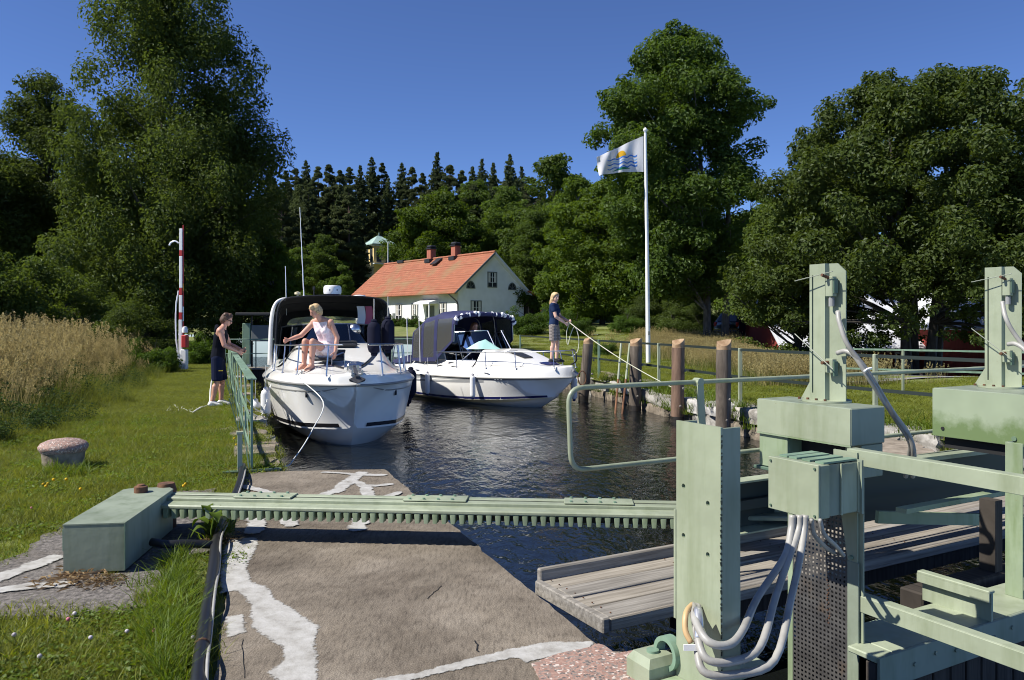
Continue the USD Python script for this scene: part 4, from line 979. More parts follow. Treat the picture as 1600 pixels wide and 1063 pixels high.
# ------------------------------------------------------------------ the white house
HX, HY, HZ0 = -4.13, 60.0, 1.30
HA = math.atan2(.635, .773)
ho = thing("white_house", "white plastered house with orange tiled roof and two brick chimneys behind the boats", "house", (HX, HY, HZ0), HA)
HW, HL, HE, HR = 6.6, 16.4, 3.05, 5.85
part("wall", trimesh.creation.extrude_polygon(Polygon([(0, -1.5), (HW, -1.5), (HW, HE), (HW / 2, HR - .05), (0, HE)]), HL, engine="earcut").apply_transform(np.array([[1, 0, 0, 0], [0, 0, 1, 0], [0, 1, 0, 0], [0, 0, 0, 1.0]])), "plaster_white", ho, False)
sl = (HR - HE) / (HW / 2)
def roofslab(sgn):
    o = .50
    x0, z0 = (HW / 2, HR + .02), None
    pts = []
    for x in (HW / 2, -o):
        pts.append((x, HR + .06 - (HW / 2 - x) * sl))
    q = [(pts[0][0], pts[0][1]), (pts[1][0], pts[1][1]), (pts[1][0], pts[1][1] - .10), (pts[0][0], pts[0][1] - .10)]
    if sgn > 0: q = [(HW - x, z) for x, z in q]
    m = trimesh.creation.extrude_polygon(Polygon(q), HL + .8, engine="earcut")
    m.apply_transform(np.array([[1, 0, 0, 0], [0, 0, 1, -.4], [0, 1, 0, 0], [0, 0, 0, 1.0]])); m.fix_normals()
    return m
# tile rows as stepped sheets: each row its own slightly raised strip
R1 = part("roof", roofslab(-1), "tiles_orange", ho, False)
R2 = part("roof", roofslab(1), "tiles_orange", ho, False)
rows = []
nrow = 14
for k in range(nrow):
    x0 = -.5 + (HW / 2 + .5) * k / nrow; x1 = -.5 + (HW / 2 + .5) * (k + 1) / nrow
    z = lambda x: HR + .062 - (HW / 2 - x) * sl
    rows.append(hull([(x, y, zz) for y in (-.4, HL + .4) for x, zz in ((x0, z(x0) + .035), (x1, z(x1) + .004), (x0, z(x0)), (x1, z(x1)))]))
part("tile_courses", cat(rows), "tiles_orange", ho, False)
part("ridge_tiles", tube([(HW / 2, -.42, HR + .10), (HW / 2, HL + .42, HR + .10)], .11, 8), "tiles_orange", ho)
for sgn in (0, 1):
    f = lambda x: HW - x if sgn else x
    part("verge_board", hull([(f(x), y, z) for y in (-.44, -.40) for x, z in ((-.52, HE - .50 * sl + .09), (HW / 2, HR + .10), (HW / 2, HR - .10), (-.52, HE - .50 * sl - .10))]), "trim_white" if sgn else "trim_grey", ho)
    part("soffit", hull([(f(x), y, z) for y in (-.395, -.005) for x, z in ((-.45, HE - .45 * sl - .05), (HW / 2, HR - .06), (HW / 2, HR - .09), (-.45, HE - .45 * sl - .08))]), "trim_white", ho)
part("eave_board", box(-.53, -.49, -.4, HL + .4, HE - .5 * sl - .09, HE - .5 * sl + .05), "trim_grey", ho)
part("gutter", tube([(-.57, -.4, HE - .5 * sl - .02), (-.57, HL + .4, HE - .5 * sl - .02)], .065, 8), "tiles_orange", ho)
part("downpipe", tube(rounded([(-.57, .55, HE - .5 * sl - .05), (-.45, .3, 2.35), (-.10, -.07, 1.9), (-.06, -.07, -.5)], .2), .055, 8), "metal_black", ho)
part("cornice_return", box(HW - .05, HW + .5, -.42, .3, HE - .42, HE - .12), "trim_white", ho)
for yc in (5.0, 8.7):
    ch = part("chimney", box(HW / 2 - .28, HW / 2 + .28, yc - .30, yc + .30, HR - .4, HR + .95), "brick_red", ho, False)
    part("chimney_cap", cat([box(HW / 2 - .36, HW / 2 + .36, yc - .38, yc + .38, HR + .95, HR + 1.04), box(HW / 2 - .32, HW / 2 + .32, yc - .34, yc + .34, HR + 1.04, HR + 1.28, .08)]), "metal_black", ch)
    part("flashing", box(HW / 2 - .50, HW / 2 + .36, yc - .40, yc + .40, HR - .25, HR + .07), "metal_black", ch)
part("roof_hatch", bar((HW / 2 - .25, 7.0, HR + .02 - .0), (HW / 2 - 1.0, 7.0, HR + .12 - .75 * sl), .8, .10, up=(.65, 0, .76)), "metal_black", ho)
part("low_vent", box(HW / 2 - .2, HW / 2 + .2, 13.2, 14.2, HR + .05, HR + .30), "metal_black", ho)
def window(x, y, z, w, h, face, arch=False, box_=False, panes=2):
    """A window on the long wall (face 'x') or the gable ('y')."""
    def tr(m):
        if face == "x": m.apply_transform(rotm(-PI / 2, (0, 0, 1)))
        m.apply_translation((x, y, z)); return m
    if arch:
        a = np.linspace(0, PI, 15)
        outer = [(w / 2 * math.cos(t), h * math.sin(t)) for t in a]; inner = [((w / 2 - .07) * math.cos(t), .06 + (h - .13) * math.sin(t)) for t in a]
        rotx = np.array([[1, 0, 0, 0], [0, 0, -1, 0], [0, 1, 0, 0], [0, 0, 0, 1.0]])
        fm = trimesh.creation.extrude_polygon(Polygon(outer, [inner]), .05, engine="earcut").apply_transform(rotx)
        wn = part("window", tr(fm), "trim_grey", ho, False)
        pm_ = trimesh.creation.extrude_polygon(Polygon(inner), .02, engine="earcut").apply_transform(rotx).apply_translation((0, .012, 0))
        part("pane", tr(pm_), "house_pane", wn, False)
        part("muntin", tr(cat([box(-.02, .02, -.035, -.012, .06, h - .06), bar((0, -.024, .06), (-w * .33, -.024, h * .6), .02, .03), bar((0, -.024, .06), (w * .33, -.024, h * .6), .02, .03)])), "trim_grey", wn)
        return
    f = .07
    wn = part("window", tr(cat([box(-w / 2, w / 2, -.05, .0, 0, f), box(-w / 2, w / 2, -.05, 0, h - f, h), box(-w / 2, -w / 2 + f, -.05, 0, f, h - f), box(w / 2 - f, w / 2, -.05, 0, f, h - f)])), "trim_grey", ho, False)
    part("pane", tr(box(-w / 2 + f, w / 2 - f, -.016, -.002, f, h - f)), "house_pane", wn, False)
    part("muntin", tr(cat([box(-.025, .025, -.04, -.016, f, h - f)] + [box(-w / 2 + f, -.026, -.036, -.016, h * k / 3 - .015, h * k / 3 + .015) for k in (1, 2)] + [box(.026, w / 2 - f, -.036, -.016, h * k / 3 - .015, h * k / 3 + .015) for k in (1, 2)])), "trim_white", wn)
    part("curtain", tr(cat([box(-w / 2 + f, -w / 2 + .30, -.0195, -.0165, h * .35, h - f), box(w / 2 - .30, w / 2 - f, -.0195, -.0165, h * .35, h - f)])), "curtain", wn)
    if box_:
        part("sill_box", tr(cat([box(-w / 2 - .08, w / 2 + .08, -.30, -.055, -.22, -.02, .02)])), "flower_box", wn)
        part("flowers", tr(cat([moved(trimesh.creation.icosphere(1, .09), (-w / 2 + .1 + .13 * k, -.18, .03 + .03 * (k % 3))) for k in range(8)])), "flower_pink" if box_ == 2 else "hedge_leaf", wn)
for y in (2.05, 6.2, 8.7, 12.2, 14.6):
    window(0, y, .42, 1.0, 1.5, "x", box_=2 if y > 3 else 1)
    part("cellar_window", box(-.02, .0, y - .4, y + .4, -.25, .12), "house_pane", ho)
window(1.70, 0, .45, 1.05, 1.62, "y")
window(3.3, 0, 3.12, .95, 1.25, "y")
window(1.18, 0, 2.98, .86, .60, "y", arch=True)
window(5.35, 0, 2.98, .86, .60, "y", arch=True)
part("porch_roof", hull([(-.9, 2.7, 1.93), (-.9, 5.0, 1.93), (0, 2.7, 2.2), (0, 5.0, 2.2), (-.9, 2.7, 1.80), (-.9, 5.0, 1.80), (0, 2.7, 1.85), (0, 5.0, 1.85)]), "trim_white", ho)
for y in (2.8, 4.9):
    part("porch_post", box(-.86, -.78, y - .05, y + .05, -.5, 1.8), "trim_white", ho)
part("door", box(-.05, .0, 3.3, 4.4, -.4, 1.7), "trim_grey", ho)
part("letter_box", box(-.12, .0, 10.0, 10.35, .8, 1.1), "metal_black", ho)
part("notice", box(-.04, .0, 9.35, 9.75, .5, 1.15), "trim_grey", ho)
ax = thing("timber_annex", "small dark timber annex with orange roof at the right of the white house", "outbuilding", (HX, HY, HZ0), HA)
part("wall", box(6.72, 8.5, -.3, 2.6, -1.0, 2.35), "dark_wood", ax)
part("roof", hull([(6.64, -.6, 2.95), (6.64, 2.9, 2.95), (8.8, -.6, 2.30), (8.8, 2.9, 2.30), (6.64, -.6, 2.83), (6.64, 2.9, 2.83), (8.8, -.6, 2.18), (8.8, 2.9, 2.18)]), "tiles_orange", ax, False)
part("door", box(7.1, 7.9, -.34, -.30, -.6, 1.6), "dark_wood", ax)
lampz = thing("white_mast", "thin white mast standing behind the left end of the house roof", "mast", ground_at(-12.7, 80.0), 0)
part("mast", tube([(0, 0, 0), (0, 0, CAMH + (HZ - 380) * 80 / FPX - float(height(-12.7, 80.0)))], [.07, .035], 8), "pole_white", lampz)
part("mast_cap", moved(trimesh.creation.icosphere(1, .07), (0, 0, CAMH + (HZ - 380) * 80 / FPX - float(height(-12.7, 80.0)))), "pole_white", lampz)
# the ochre tower on the hill
to = thing("ochre_tower", "ochre yellow house with pale green copper roof among trees on the hill", "house", (-19.6, 115.0, 0), .62)
zt = CAMH + (HZ - 384) * 115 / FPX
part("wall", box(-1.55, 1.55, -1.55, 1.55, 2.0, zt), "ochre_wall", to)
part("roof", hull([(sx * 2.0, sy * 2.0, zt - .05) for sx in (-1, 1) for sy in (-1, 1)] + [(sx * 2.0, sy * 2.0, zt + .08) for sx in (-1, 1) for sy in (-1, 1)] + [(-.25, 0, zt + 1.45), (.25, 0, zt + 1.45)]), "copper_roof", to)
part("cornice", box(-1.72, 1.72, -1.72, 1.72, zt - .25, zt - .06), "trim_white", to)
part("finial", tube([(0, 0, zt + 1.4), (0, 0, zt + 1.9)], .06, 6), "copper_roof", to)
for sx in (-.75, .75):
    w_ = part("window", cat([box(sx - .4, sx + .4, -1.60, -1.55, zt - 2.6, zt - .6)]), "trim_grey", to)
    part("pane", box(sx - .33, sx + .33, -1.615, -1.60, zt - 2.5, zt - .7), "house_pane", w_)
    w_ = part("window", cat([box(-1.60, -1.55, sx - .4, sx + .4, zt - 2.6, zt - .6)]), "trim_grey", to)
    part("pane", box(-1.615, -1.60, sx - .33, sx + .33, zt - 2.5, zt - .7), "house_pane", w_)
part("balcony", box(-1.8, 1.8, -2.2, -1.56, zt - 2.9, zt - 2.75), "trim_white", to)
# red barn
bn = thing("red_barn", "long red timber barn with pale sheet metal roof behind the right hand tree", "barn", (13.4, 38.4, -1.35), .05)
BL, BD, BE, BR = 11.5, 7.4, 2.05, 4.65
part("wall", trimesh.creation.extrude_polygon(Polygon([(0, -.6), (BD, -.6), (BD, BE), (BD / 2, BR - .05), (0, BE)]), BL, engine="earcut").apply_transform(np.array([[0, 0, 1, 0], [1, 0, 0, 0], [0, 1, 0, 0], [0, 0, 0, 1.0]])), "barn_red", bn, False)
bs = (BR - BE) / (BD / 2)
for sg in (0, 1):
    g_ = lambda y: BD - y if sg else y
    part("roof", hull([(x, g_(y), z) for x in (-.4, BL + .4) for y, z in ((-.55, BE - .55 * bs + .06), (BD / 2, BR + .06), (-.55, BE - .55 * bs - .02), (BD / 2, BR - .02))]), "sheet_roof", bn, False)
part("roof_seams", cat([bar((x, -.55, BE - .55 * bs + .065), (x, BD / 2, BR + .065), .05, .05) for x in np.arange(-.3, BL + .4, .62)]), "sheet_roof", bn)
part("fascia", box(-.4, BL + .4, -.60, -.56, BE - .55 * bs - .14, BE - .55 * bs + .05), "dark_wood", bn)
for k in range(int(BL / .16)):
    part("batten", box(.04 + .16 * k, .08 + .16 * k, -.03, -.001, -.5, BE - .05), "barn_red", bn)
for x in (2.6, 6.0, 9.2):
    w_ = part("window", box(x - .45, x + .45, -.06, -.031, .7, 1.5), "trim_white", bn)
    part("pane", box(x - .38, x + .38, -.07, -.061, .77, 1.43), "house_pane", w_)
wg = thing("red_barn_wing", "tall red timber wing of the barn at the right edge of the picture", "barn", (20.9, 33.2, -1.3), .12)
part("wall", trimesh.creation.extrude_polygon(Polygon([(0, -.6), (6.5, -.6), (6.5, 2.9), (3.25, 5.3), (0, 2.9)]), 8.0, engine="earcut").apply_transform(np.array([[1, 0, 0, 0], [0, 0, 1, 0], [0, 1, 0, 0], [0, 0, 0, 1.0]])), "barn_red", wg, False)
for sg in (0, 1):
    g_ = lambda x: 6.5 - x if sg else x
    part("roof", hull([(g_(x), y, z) for y in (-.3, 8.2) for x, z in ((-.4, 2.68), (3.25, 5.42), (-.4, 2.58), (3.25, 5.32))]), "sheet_roof", wg, False)
for k in range(24):
    part("batten", box(.25 + .27 * k, .30 + .27 * k, -.03, -.001, -.5, 2.85), "barn_red", wg)
part("door", box(2.2, 4.3, -.06, -.031, -.3, 2.1), "dark_wood", wg)
# road in front of the barn
rd = []
for t in np.linspace(0, 1, 30):
    x = 8.5 + 20 * t; y = 19.8 + 3.5 * t + 1.2 * math.sin(2 * t)
    rd.append([(x, y, float(height(x, y)) + .03), (x - .3, y + 3.0, float(height(x - .3, y + 3.0)) + .03)])
top("road", grid(np.array(rd), flip=True), "road_look", kind="structure", smooth=True)
# parked cars
def car(name, label, loc, rz):
    c = thing(name, label, "car", loc, rz, "cars parked under the trees")
    # side profile (x forward), lofted across the width with tumblehome
    low = [(-2.05, .35), (-2.10, .62), (-2.05, .98), (1.15, .95), (1.95, .78), (2.12, .60), (2.10, .32)]
    up = [(-2.03, .97), (-1.72, 1.50), (-1.30, 1.58), (.25, 1.55), (1.18, .95)]
    body = hull([(x, s * .86, z) for x, z in low for s in (-1, 1)] + [(x, s * .70, z) for x, z in ((-2.16, .6), (2.2, .58)) for s in (-1, 1)])
    cut = tm(m3.Manifold.hull_points(body.vertices.astype(np.float64)) - m3.Manifold.cylinder(2.4, .37, .37, 24, True).rotate((90, 0, 0)).translate((-1.28, 0, .31)) - m3.Manifold.cylinder(2.4, .37, .37, 24, True).rotate((90, 0, 0)).translate((1.32, 0, .31)))
    part("body", cut, "car_paint", c)
    part("cabin", hull([(x, s * (.82 if z < 1.2 else .62), z) for x, z in up for s in (-1, 1)]), "car_paint", c)
    part("rear_window", hull([(x, s * w, z) for x, z, w in ((-2.055, 1.03, .66), (-1.76, 1.46, .54), (-2.035, 1.03, .66), (-1.74, 1.46, .54)) for s in (-1, 1)]), "car_glass", c)
    part("windscreen", hull([(x, s * w, z) for x, z, w in ((1.13, 1.02, .68), (.36, 1.50, .56), (1.11, 1.01, .68), (.34, 1.49, .56)) for s in (-1, 1)]), "car_glass", c)
    for s in (-1, 1):
        part("side_window", hull([(x, s * (.80 - (z - .95) * .29 + dd), z) for x, z in ((-1.85, 1.03), (-1.60, 1.44), (.22, 1.46), (.90, 1.03)) for dd in (.0, .012)]), "car_glass", c)
        part("tail_light", box(-2.115, -2.04, s * .74 - .09, s * .74 + .09, .72, 1.00, .02), "lamp_red", c)
        part("headlight", box(2.02, 2.13, s * .62 - .14, s * .62 + .14, .62, .76, .03), "steel", c)
        for x in (-1.28, 1.32):
            w_ = part("wheel", moved(lathe([(0, -.09), (.24, -.09), (.31, -.08), (.325, 0), (.31, .08), (.24, .09), (0, .09)], 24), (x, s * .76, .325), rot=rotm(PI / 2, (1, 0, 0))), "rubber", c)
            part("rim", moved(lathe([(0, -.098), (.2, -.098), (.21, -.085), (.21, .085), (.2, .098), (0, .098)], 16), (x, s * .765, .325), rot=rotm(PI / 2, (1, 0, 0))), "steel", w_)
    part("number_plate", box(-2.14, -2.11, -.26, .26, .62, .74), "white_plastic", c)
    part("bumper", box(-2.2, -2.0, -.80, .80, .36, .55, .05), "vinyl_dark", c)
    return c
car("parked_car", "dark car parked under the trees behind the rightmost mooring pile", ground_at(13.75, 45.5), math.atan2(.62, .78))
car("parked_car", "dark car parked under trees beside the standing woman's hands", ground_at(4.3, 61.5), math.atan2(-.75, .66))
# ------------------------------------------------------------------ two motor cruisers
class Hull:
    def __init__(s, L, B, zs0, zs1, mold, xw, hump, tm_=.42, p=2.3, q=.62, keel=-.42, stem_t=.60, chine0=.10, chine1=.62, kp=2.3):
        s.kp = kp
        s.L, s.B, s.zs0, s.zs1, s.mold, s.xw, s.hump = L, B, zs0, zs1, mold, xw, hump
        s.tm, s.p, s.q, s.keel, s.st, s.c0, s.c1 = tm_, p, q, keel, stem_t, chine0, chine1
    def b(s, x):
        t = np.clip(np.asarray(x, float) / s.L, 0, 1)
        r = np.clip((t - s.tm) / (1 - s.tm), 0, 1)
        return s.B / 2 * (.93 + .07 * np.minimum(t / s.tm, 1)) * np.maximum(1 - r ** s.p, 0) ** s.q
    def zs(s, x):
        t = np.asarray(x, float) / s.L
        return s.zs0 + (s.zs1 - s.zs0) * t ** 2
    def zk(s, x):
        t = np.asarray(x, float) / s.L
        r = np.clip((t - s.st) / (1 - s.st), 0, 1)
        return s.keel + (s.zs1 * .90 - s.keel) * r ** s.kp
    def zc(s, x):
        t = np.asarray(x, float) / s.L
        z = s.c0 + (s.c1 - s.c0) * np.clip((t - .35) / .65, 0, 1) ** 1.8
        return np.minimum(np.maximum(z, s.zk(x) + .02), s.zs(x) * .93)
    def bc(s, x):
        t = np.asarray(x, float) / s.L
        k = np.clip((s.c0 + (s.c1 - s.c0) * np.clip((t - .35) / .65, 0, 1) ** 1.8 - s.zk(x)) / .42, 0, 1) ** .5
        return s.b(x) * (.94 - .16 * np.clip((t - .35) / .65, 0, 1) ** 1.3) * k
    def side(s, x, v, out=0.0):
        """v 0 at the keel, .4 at the chine, 1 at the rub rail; starboard is negative y."""
        x, v = np.broadcast_arrays(np.asarray(x, float), np.asarray(v, float))
        t = x / s.L
        zk, zc, zs, bc, b = s.zk(x), s.zc(x), s.zs(x), s.bc(x), s.b(x)
        lo = np.clip(v / .4, 0, 1); hi = np.clip((v - .4) / .6, 0, 1)
        y = np.where(v < .4, bc * lo ** .92, bc + (b - bc) * hi ** (1 + .5 * np.clip((t - .45) / .55, 0, 1)) + .02 * s.B * np.sin(PI * hi) * (1 - t))
        z = np.where(v < .4, zk + (zc - zk) * lo, zc + (zs - zc) * hi)
        # the chine's step
        y = y + np.where((v >= .4) & (v < .43), .0, .0)
        return np.stack([x, y + out, z], -1)
    def xs(s, n, x0=0.0):
        a = np.linspace(0, 1, n)
        return x0 + (s.L - x0) * (1 - (1 - a) ** 1.7)
    def deckz(s, x, eta):
        x, eta = np.broadcast_arrays(np.asarray(x, float), np.asarray(eta, float))
        e = np.abs(eta)
        m = s.mold * (1 - np.clip((e - .84) / .16, 0, 1) ** 2.2)
        rise = sst(s.L - x, .55, s.L - s.xw) ** .85
        w = 1 - sst(e, .50, .80)
        return s.zs(x) + m + s.hump * rise * w + .05 * (1 - e ** 2)
    def deck(s, x, eta):
        x, eta = np.broadcast_arrays(np.asarray(x, float), np.asarray(eta, float))
        return np.stack([x, eta * s.b(x), s.deckz(x, eta)], -1)
def mirror(m):
    q = m.copy(); q.vertices[:, 1] *= -1; q.invert(); return q
def both(m): return cat([m, mirror(m)])
def hull_side(h, x0, x1, v0, v1, n, m, out=0.0):
    a = np.linspace(0, 1, n); X = x0 + (x1 - x0) * (1 - (1 - a) ** 1.7)
    xx, vv = np.meshgrid(X, np.linspace(v0, v1, m), indexing="ij")
    return h.side(xx, vv, out)
def build_hull(t, h, hullmat="gelcoat"):
    xx, vv = np.meshgrid(h.xs(46), np.concatenate([np.linspace(0, .4, 7), np.linspace(.405, 1, 14)]), indexing="ij")
    g = grid(h.side(xx, vv), flip=False)
    part("hull", both(g), hullmat, t, 38)
    # foredeck and side decks
    xx, ee = np.meshgrid(np.linspace(h.xw, h.L, 44) ** 1.0, np.linspace(-1, 1, 61), indexing="ij")
    part("foredeck", grid(h.deck(xx, ee), flip=True), "gelcoat", t, 50)
    for sg in (-1, 1):
        xx, ee = np.meshgrid(np.linspace(0, h.xw, 24), np.linspace(.70, 1, 14), indexing="ij")
        D = h.deck(xx, ee * sg)
        D[..., 2] += .06 * (1 - sst(ee, .74, .86)) * 1.0
        part("side_deck", grid(D, flip=sg > 0), "gelcoat", t, 50)
        W = np.stack([D[:, 0], D[:, 0] * [1, 1, 0] + [0, 0, .30]], 1)
        part("coaming", grid(W, flip=sg < 0), "gelcoat", t)
    bw = float(h.b(0) * .72)
    part("cockpit_floor", box(.0, h.xw, -bw, bw, .26, .30), "interior", t)
    zt = float(h.zs(0))
    part("transom", hull([(x, s * float(h.b(0)) * k, z) for x in (-.03, .02) for s in (-1, 1) for k, z in ((.9, -.2), (1, .35), (1, zt), (.8, zt + h.mold))]), "gelcoat", t)
    xx = np.linspace(-.70, .70, 15)
    front = h.deck(np.full(15, h.xw), xx)
    part("bulkhead", grid(np.stack([front, front * [1, 1, 0] + [0, 0, .30]], 1), flip=False), "interior", t)
    part("rub_rail", both(tube(h.side(h.xs(50), np.ones(50), .008), .022, 6)), "rubrail", t, True)
def stripe(t, h, x0, x1, v0, v1, m, name="stripe"):
    """A thin band that follows the hull; v0, v1 may be functions of x."""
    a = np.linspace(0, 1, 34); X = x0 + (x1 - x0) * (1 - (1 - a) ** 1.7)
    f0 = v0 if callable(v0) else (lambda x: x * 0 + v0); f1 = v1 if callable(v1) else (lambda x: x * 0 + v1)
    r = np.linspace(0, 1, 4)
    V = f0(X)[:, None] * (1 - r) + f1(X)[:, None] * r
    G_ = h.side(np.repeat(X[:, None], 4, 1), V, .006)
    part(name, both(grid(G_)), m, t, 40)
def windshield(t, h, zb_off, hgt, rake, wrap, half, frame="steel", pane="clear_pane", open_mid=False):
    """Five panes round the front of the cockpit."""
    zc = float(h.deckz(h.xw, 0)) - .02
    def base(y):
        e = abs(y) / half
        x = h.xw + .12 - wrap * e ** 2.2
        zz = float(h.deckz(min(x, h.xw), min(.66, abs(y) / float(h.b(x))))) if x > h.xw else float(h.deckz(h.xw, min(.70, abs(y) / float(h.b(h.xw)))))
        return np.array([x, y, max(zz, float(h.zs(x)) + h.mold + .02) - .01 + zb_off])
    def topp(y):
        bq = base(y); e = abs(y) / half
        ztop = zc + hgt - .18 * hgt * e ** 3
        return np.array([bq[0] - rake, y * .93, ztop])
    ys = [-half, -half * .80, -half * .24, half * .24, half * .80, half]
    for i in range(5):
        n = 6
        yy = np.linspace(ys[i], ys[i + 1], n)
        A = np.array([base(y) for y in yy]); B = np.array([topp(y) for y in yy])
        if open_mid and i == 2: continue
        part("windscreen_pane", thick(np.stack([A, B], 1), .006), pane, t, 40)
        part("windscreen_frame", cat([tube(A, .018, 6), tube(B, .016, 6), tube([A[0], B[0]], .016, 6), tube([A[-1], B[-1]], .016, 6)]), frame, t)
    # trailing edges down to the side deck
    for s in (-1, 1):
        q = topp(s * half)
        part("windscreen_brace", tube([q, (q[0] - .75, q[1] * 1.02, base(s * half)[2] - .02)], .014, 6), frame, t)
def arch(w, zc, zt, rnd=.25):
    pts = [(w, zc), (w * .99, zc + (zt - zc) * .35), (w * .975, zc + (zt - zc) * .66), (w * .94, zc + (zt - zc) * .84), (w * .86, zt - .085), (w * .70, zt - .025), (w * .35, zt + .012), (0, zt + .022)]
    p = np.array(pts); c = curve(np.column_stack([p, np.zeros(len(p))]), 28)[:, :2]
    m = c[::-1][1:].copy(); m[:, 0] *= -1
    return np.vstack([c, m])
def canopy(t, stations, cloth, pane, roof_from=.60, front_open=True, aft=True, hoop="steel", dress=None):
    """stations: (x, half width, base z, top z), aft to fore. A fabric roof on hoops, clear side curtains in fabric borders and an aft curtain."""
    A = np.array([np.column_stack([np.full(57, x), arch(w, zc, zt)[np.linspace(0, len(arch(w, zc, zt)) - 1, 57).round().astype(int)]]) for x, w, zc, zt in stations])
    # finer along x
    n = len(stations); xi = np.linspace(0, n - 1, 10 * (n - 1) + 1)
    F_ = np.array([A[int(i)] if i == int(i) else A[int(i)] * (1 - i % 1) + A[int(i) + 1] * (i % 1) for i in xi])
    for k, i in enumerate(xi):
        s_ = .022 * math.sin(PI * (i % 1))
        F_[k, :, 2] -= s_ * np.sin(np.linspace(0, PI, 57)) ** .5
    k0 = 12
    part("canopy_roof", thick(F_[:, k0:57 - k0], .012), cloth, t, 60)
    for sg in (0, 1):
        idx = np.arange(0, k0 + 1)
        for j in range(n - 1):
            C = F_[10 * j:10 * j + 11][:, idx] if not sg else F_[10 * j:10 * j + 11][:, 56 - idx]
            part("side_curtain", thick(C[1:-1, 1:], .004), pane, t, 60)
            part("curtain_border", cat([thick(C[:2], .010), thick(C[-2:], .010), thick(C[:, :2], .009)]), cloth, t, 60)
    if aft:
        E = F_[0]
        c = np.array([E[0, 0], 0, 0])
        inner = [E * [1, k, 1] for k in (1.0, .88)]
        lowz = E[0, 2]
        R = np.stack([E, np.column_stack([E[:, 0] - .0, E[:, 1] * .86, lowz + (E[:, 2] - lowz) * .80 + .06])], 1)
        part("aft_curtain", thick(R, .008), cloth, t, 60)
        Q = R[:, 1]
        R2 = np.stack([Q, np.column_stack([Q[:, 0], Q[:, 1] * .02, np.full(len(Q), Q[:, 2].mean())])], 1)
        part("aft_window", thick(R2, .004), pane, t, 60)
    for j in range(n):
        part("hoop", tube(A[j] * [1, .985, 1] - [0, 0, .012], .014, 6), hoop, t, True)
    return A
def rail_line(h, x0, x1, n, eta=.90): return np.array([h.deck(x, eta) for x in np.linspace(x0, x1, n)])
def bow_rail(t, h, x0, hgt, n_st, gap=0.0, mid=False):
    for sg in (-1, 1):
        X = np.linspace(x0, h.L - .12, 22)
        base = h.deck(X, np.full(22, .88 * sg))
        H = hgt * np.minimum(1, (X - x0) / .5) ** .5 * np.ones(22)
        topl = base + np.stack([0 * X, -.04 * sg * np.ones(22), H], 1)
        topl[0, 2] = base[0, 2] + .02
        part("bow_rail", tube(topl, .0135, 7), "steel", t, True)
        for k in np.linspace(3, 20, n_st).round().astype(int):
            part("stanchion", tube([base[k] + (.10, 0, -.01), topl[k]], .0125, 7), "steel", t, True)
            part("stanchion_foot", moved(lathe([(0, 0), (.035, 0), (.03, .012), (0, .014)], 12), base[k] + (.10, 0, -.004)), "steel", t)
def fender(name, label, p, r, L, m, endm, rot=None, group=None, tip=True):
    f = thing(name, label, "fender", p, 0, group)
    pr = [(0, 0), (r * .35, 0), (r * .8, r * .35), (r, r), (r, L - r), (r * .8, L - r * .35), (r * .35, L), (0, L)]
    part("body", moved(lathe(pr, 18), (0, 0, -L)), m, f, 50)
    for z in (-.03 - L, -.012):
        part("end_cap", moved(lathe([(0, -.01), (r * .42, -.01), (r * .5, .03), (r * .3, .055), (0, .06)], 12), (0, 0, z)), endm, f)
    part("lanyard", tube([(0, 0, .02), (.0, .0, .42)], .007, 5), "rope_white", f)
    return f

# --- first boat: black canopy, bow towards the camera
h1 = Hull(9.2, 3.02, .96, 1.10, .15, 4.55, .47, tm_=.44, p=2.35, q=.58, chine0=.16, chine1=.36, stem_t=.79, kp=1.75)
hd1 = np.array([.284, -.959]); bow1 = np.array([-2.49, 12.5]); st1 = bow1 - hd1 * h1.L
R1 = math.atan2(hd1[1], hd1[0])
b1 = thing("motor_cruiser", "white motor cruiser with black canopy and radar dome, bow towards the camera", "motorboat", (st1[0], st1[1], WATER_Z), R1)
def w1(x, y, z):
    return np.array([st1[0] + hd1[0] * x - hd1[1] * y, st1[1] + hd1[1] * x + hd1[0] * y, WATER_Z + z])
build_hull(b1, h1)
stripe(b1, h1, .1, 8.55, lambda x: .425 + 0 * x, lambda x: .475 + 0 * x, "stripe_black", "boot_stripe")
stripe(b1, h1, .1, 9.0, lambda x: .895 + 0 * x, lambda x: .912 + 0 * x, "rubrail", "moulding_line")
# dark line at the foot of the coachroof
ql = []
for y in np.linspace(-1, 1, 41):
    x = 8.25 - 3.4 * abs(y) ** 1.7
    e = .62 * abs(y) ** .8 * np.sign(y)
    q = h1.deck(x, e); ql.append(q + (0, 0, .020))
part("coachroof_seam", tube(ql, .022, 6), "stripe_black", b1, True)
part("deck_hatch", cat([moved(box(-.26, .26, -.30, .30, .0, .055, .02), h1.deck(5.55, .02) + (0, 0, .0))]), "vinyl_dark", b1)
hz = float(h1.deckz(5.15, 0))
part("vent_box", box(5.05, 5.28, -.25, .38, hz - .08, hz + .075, .02), "vinyl_dark", b1)
windshield(b1, h1, 0, .44, .42, 1.45, 1.22)
A1 = canopy(b1, [(.45, 1.22, 1.22, 2.45), (1.7, 1.29, 1.25, 2.62), (2.9, 1.31, 1.28, 2.72), (3.75, 1.30, 1.32, 2.72)], "canvas_black", "vinyl_pane", hoop="vinyl_dark")
arc = np.column_stack([np.full(29, 3.05), arch(1.40, 1.15, 2.70)[:29]])
part("arch_leg", tube(arc[:20] * [1, -1, 1] + np.linspace(.35, 0, 20)[:, None] * [1, 0, 0], np.linspace(.055, .035, 20), 10), "gelcoat", b1, True)
part("arch_leg", tube(arc[:20] * [1, .94, 1] + np.linspace(.35, 0, 20)[:, None] * [1, 0, 0], np.linspace(.03, .02, 20), 10), "vinyl_dark", b1, True)
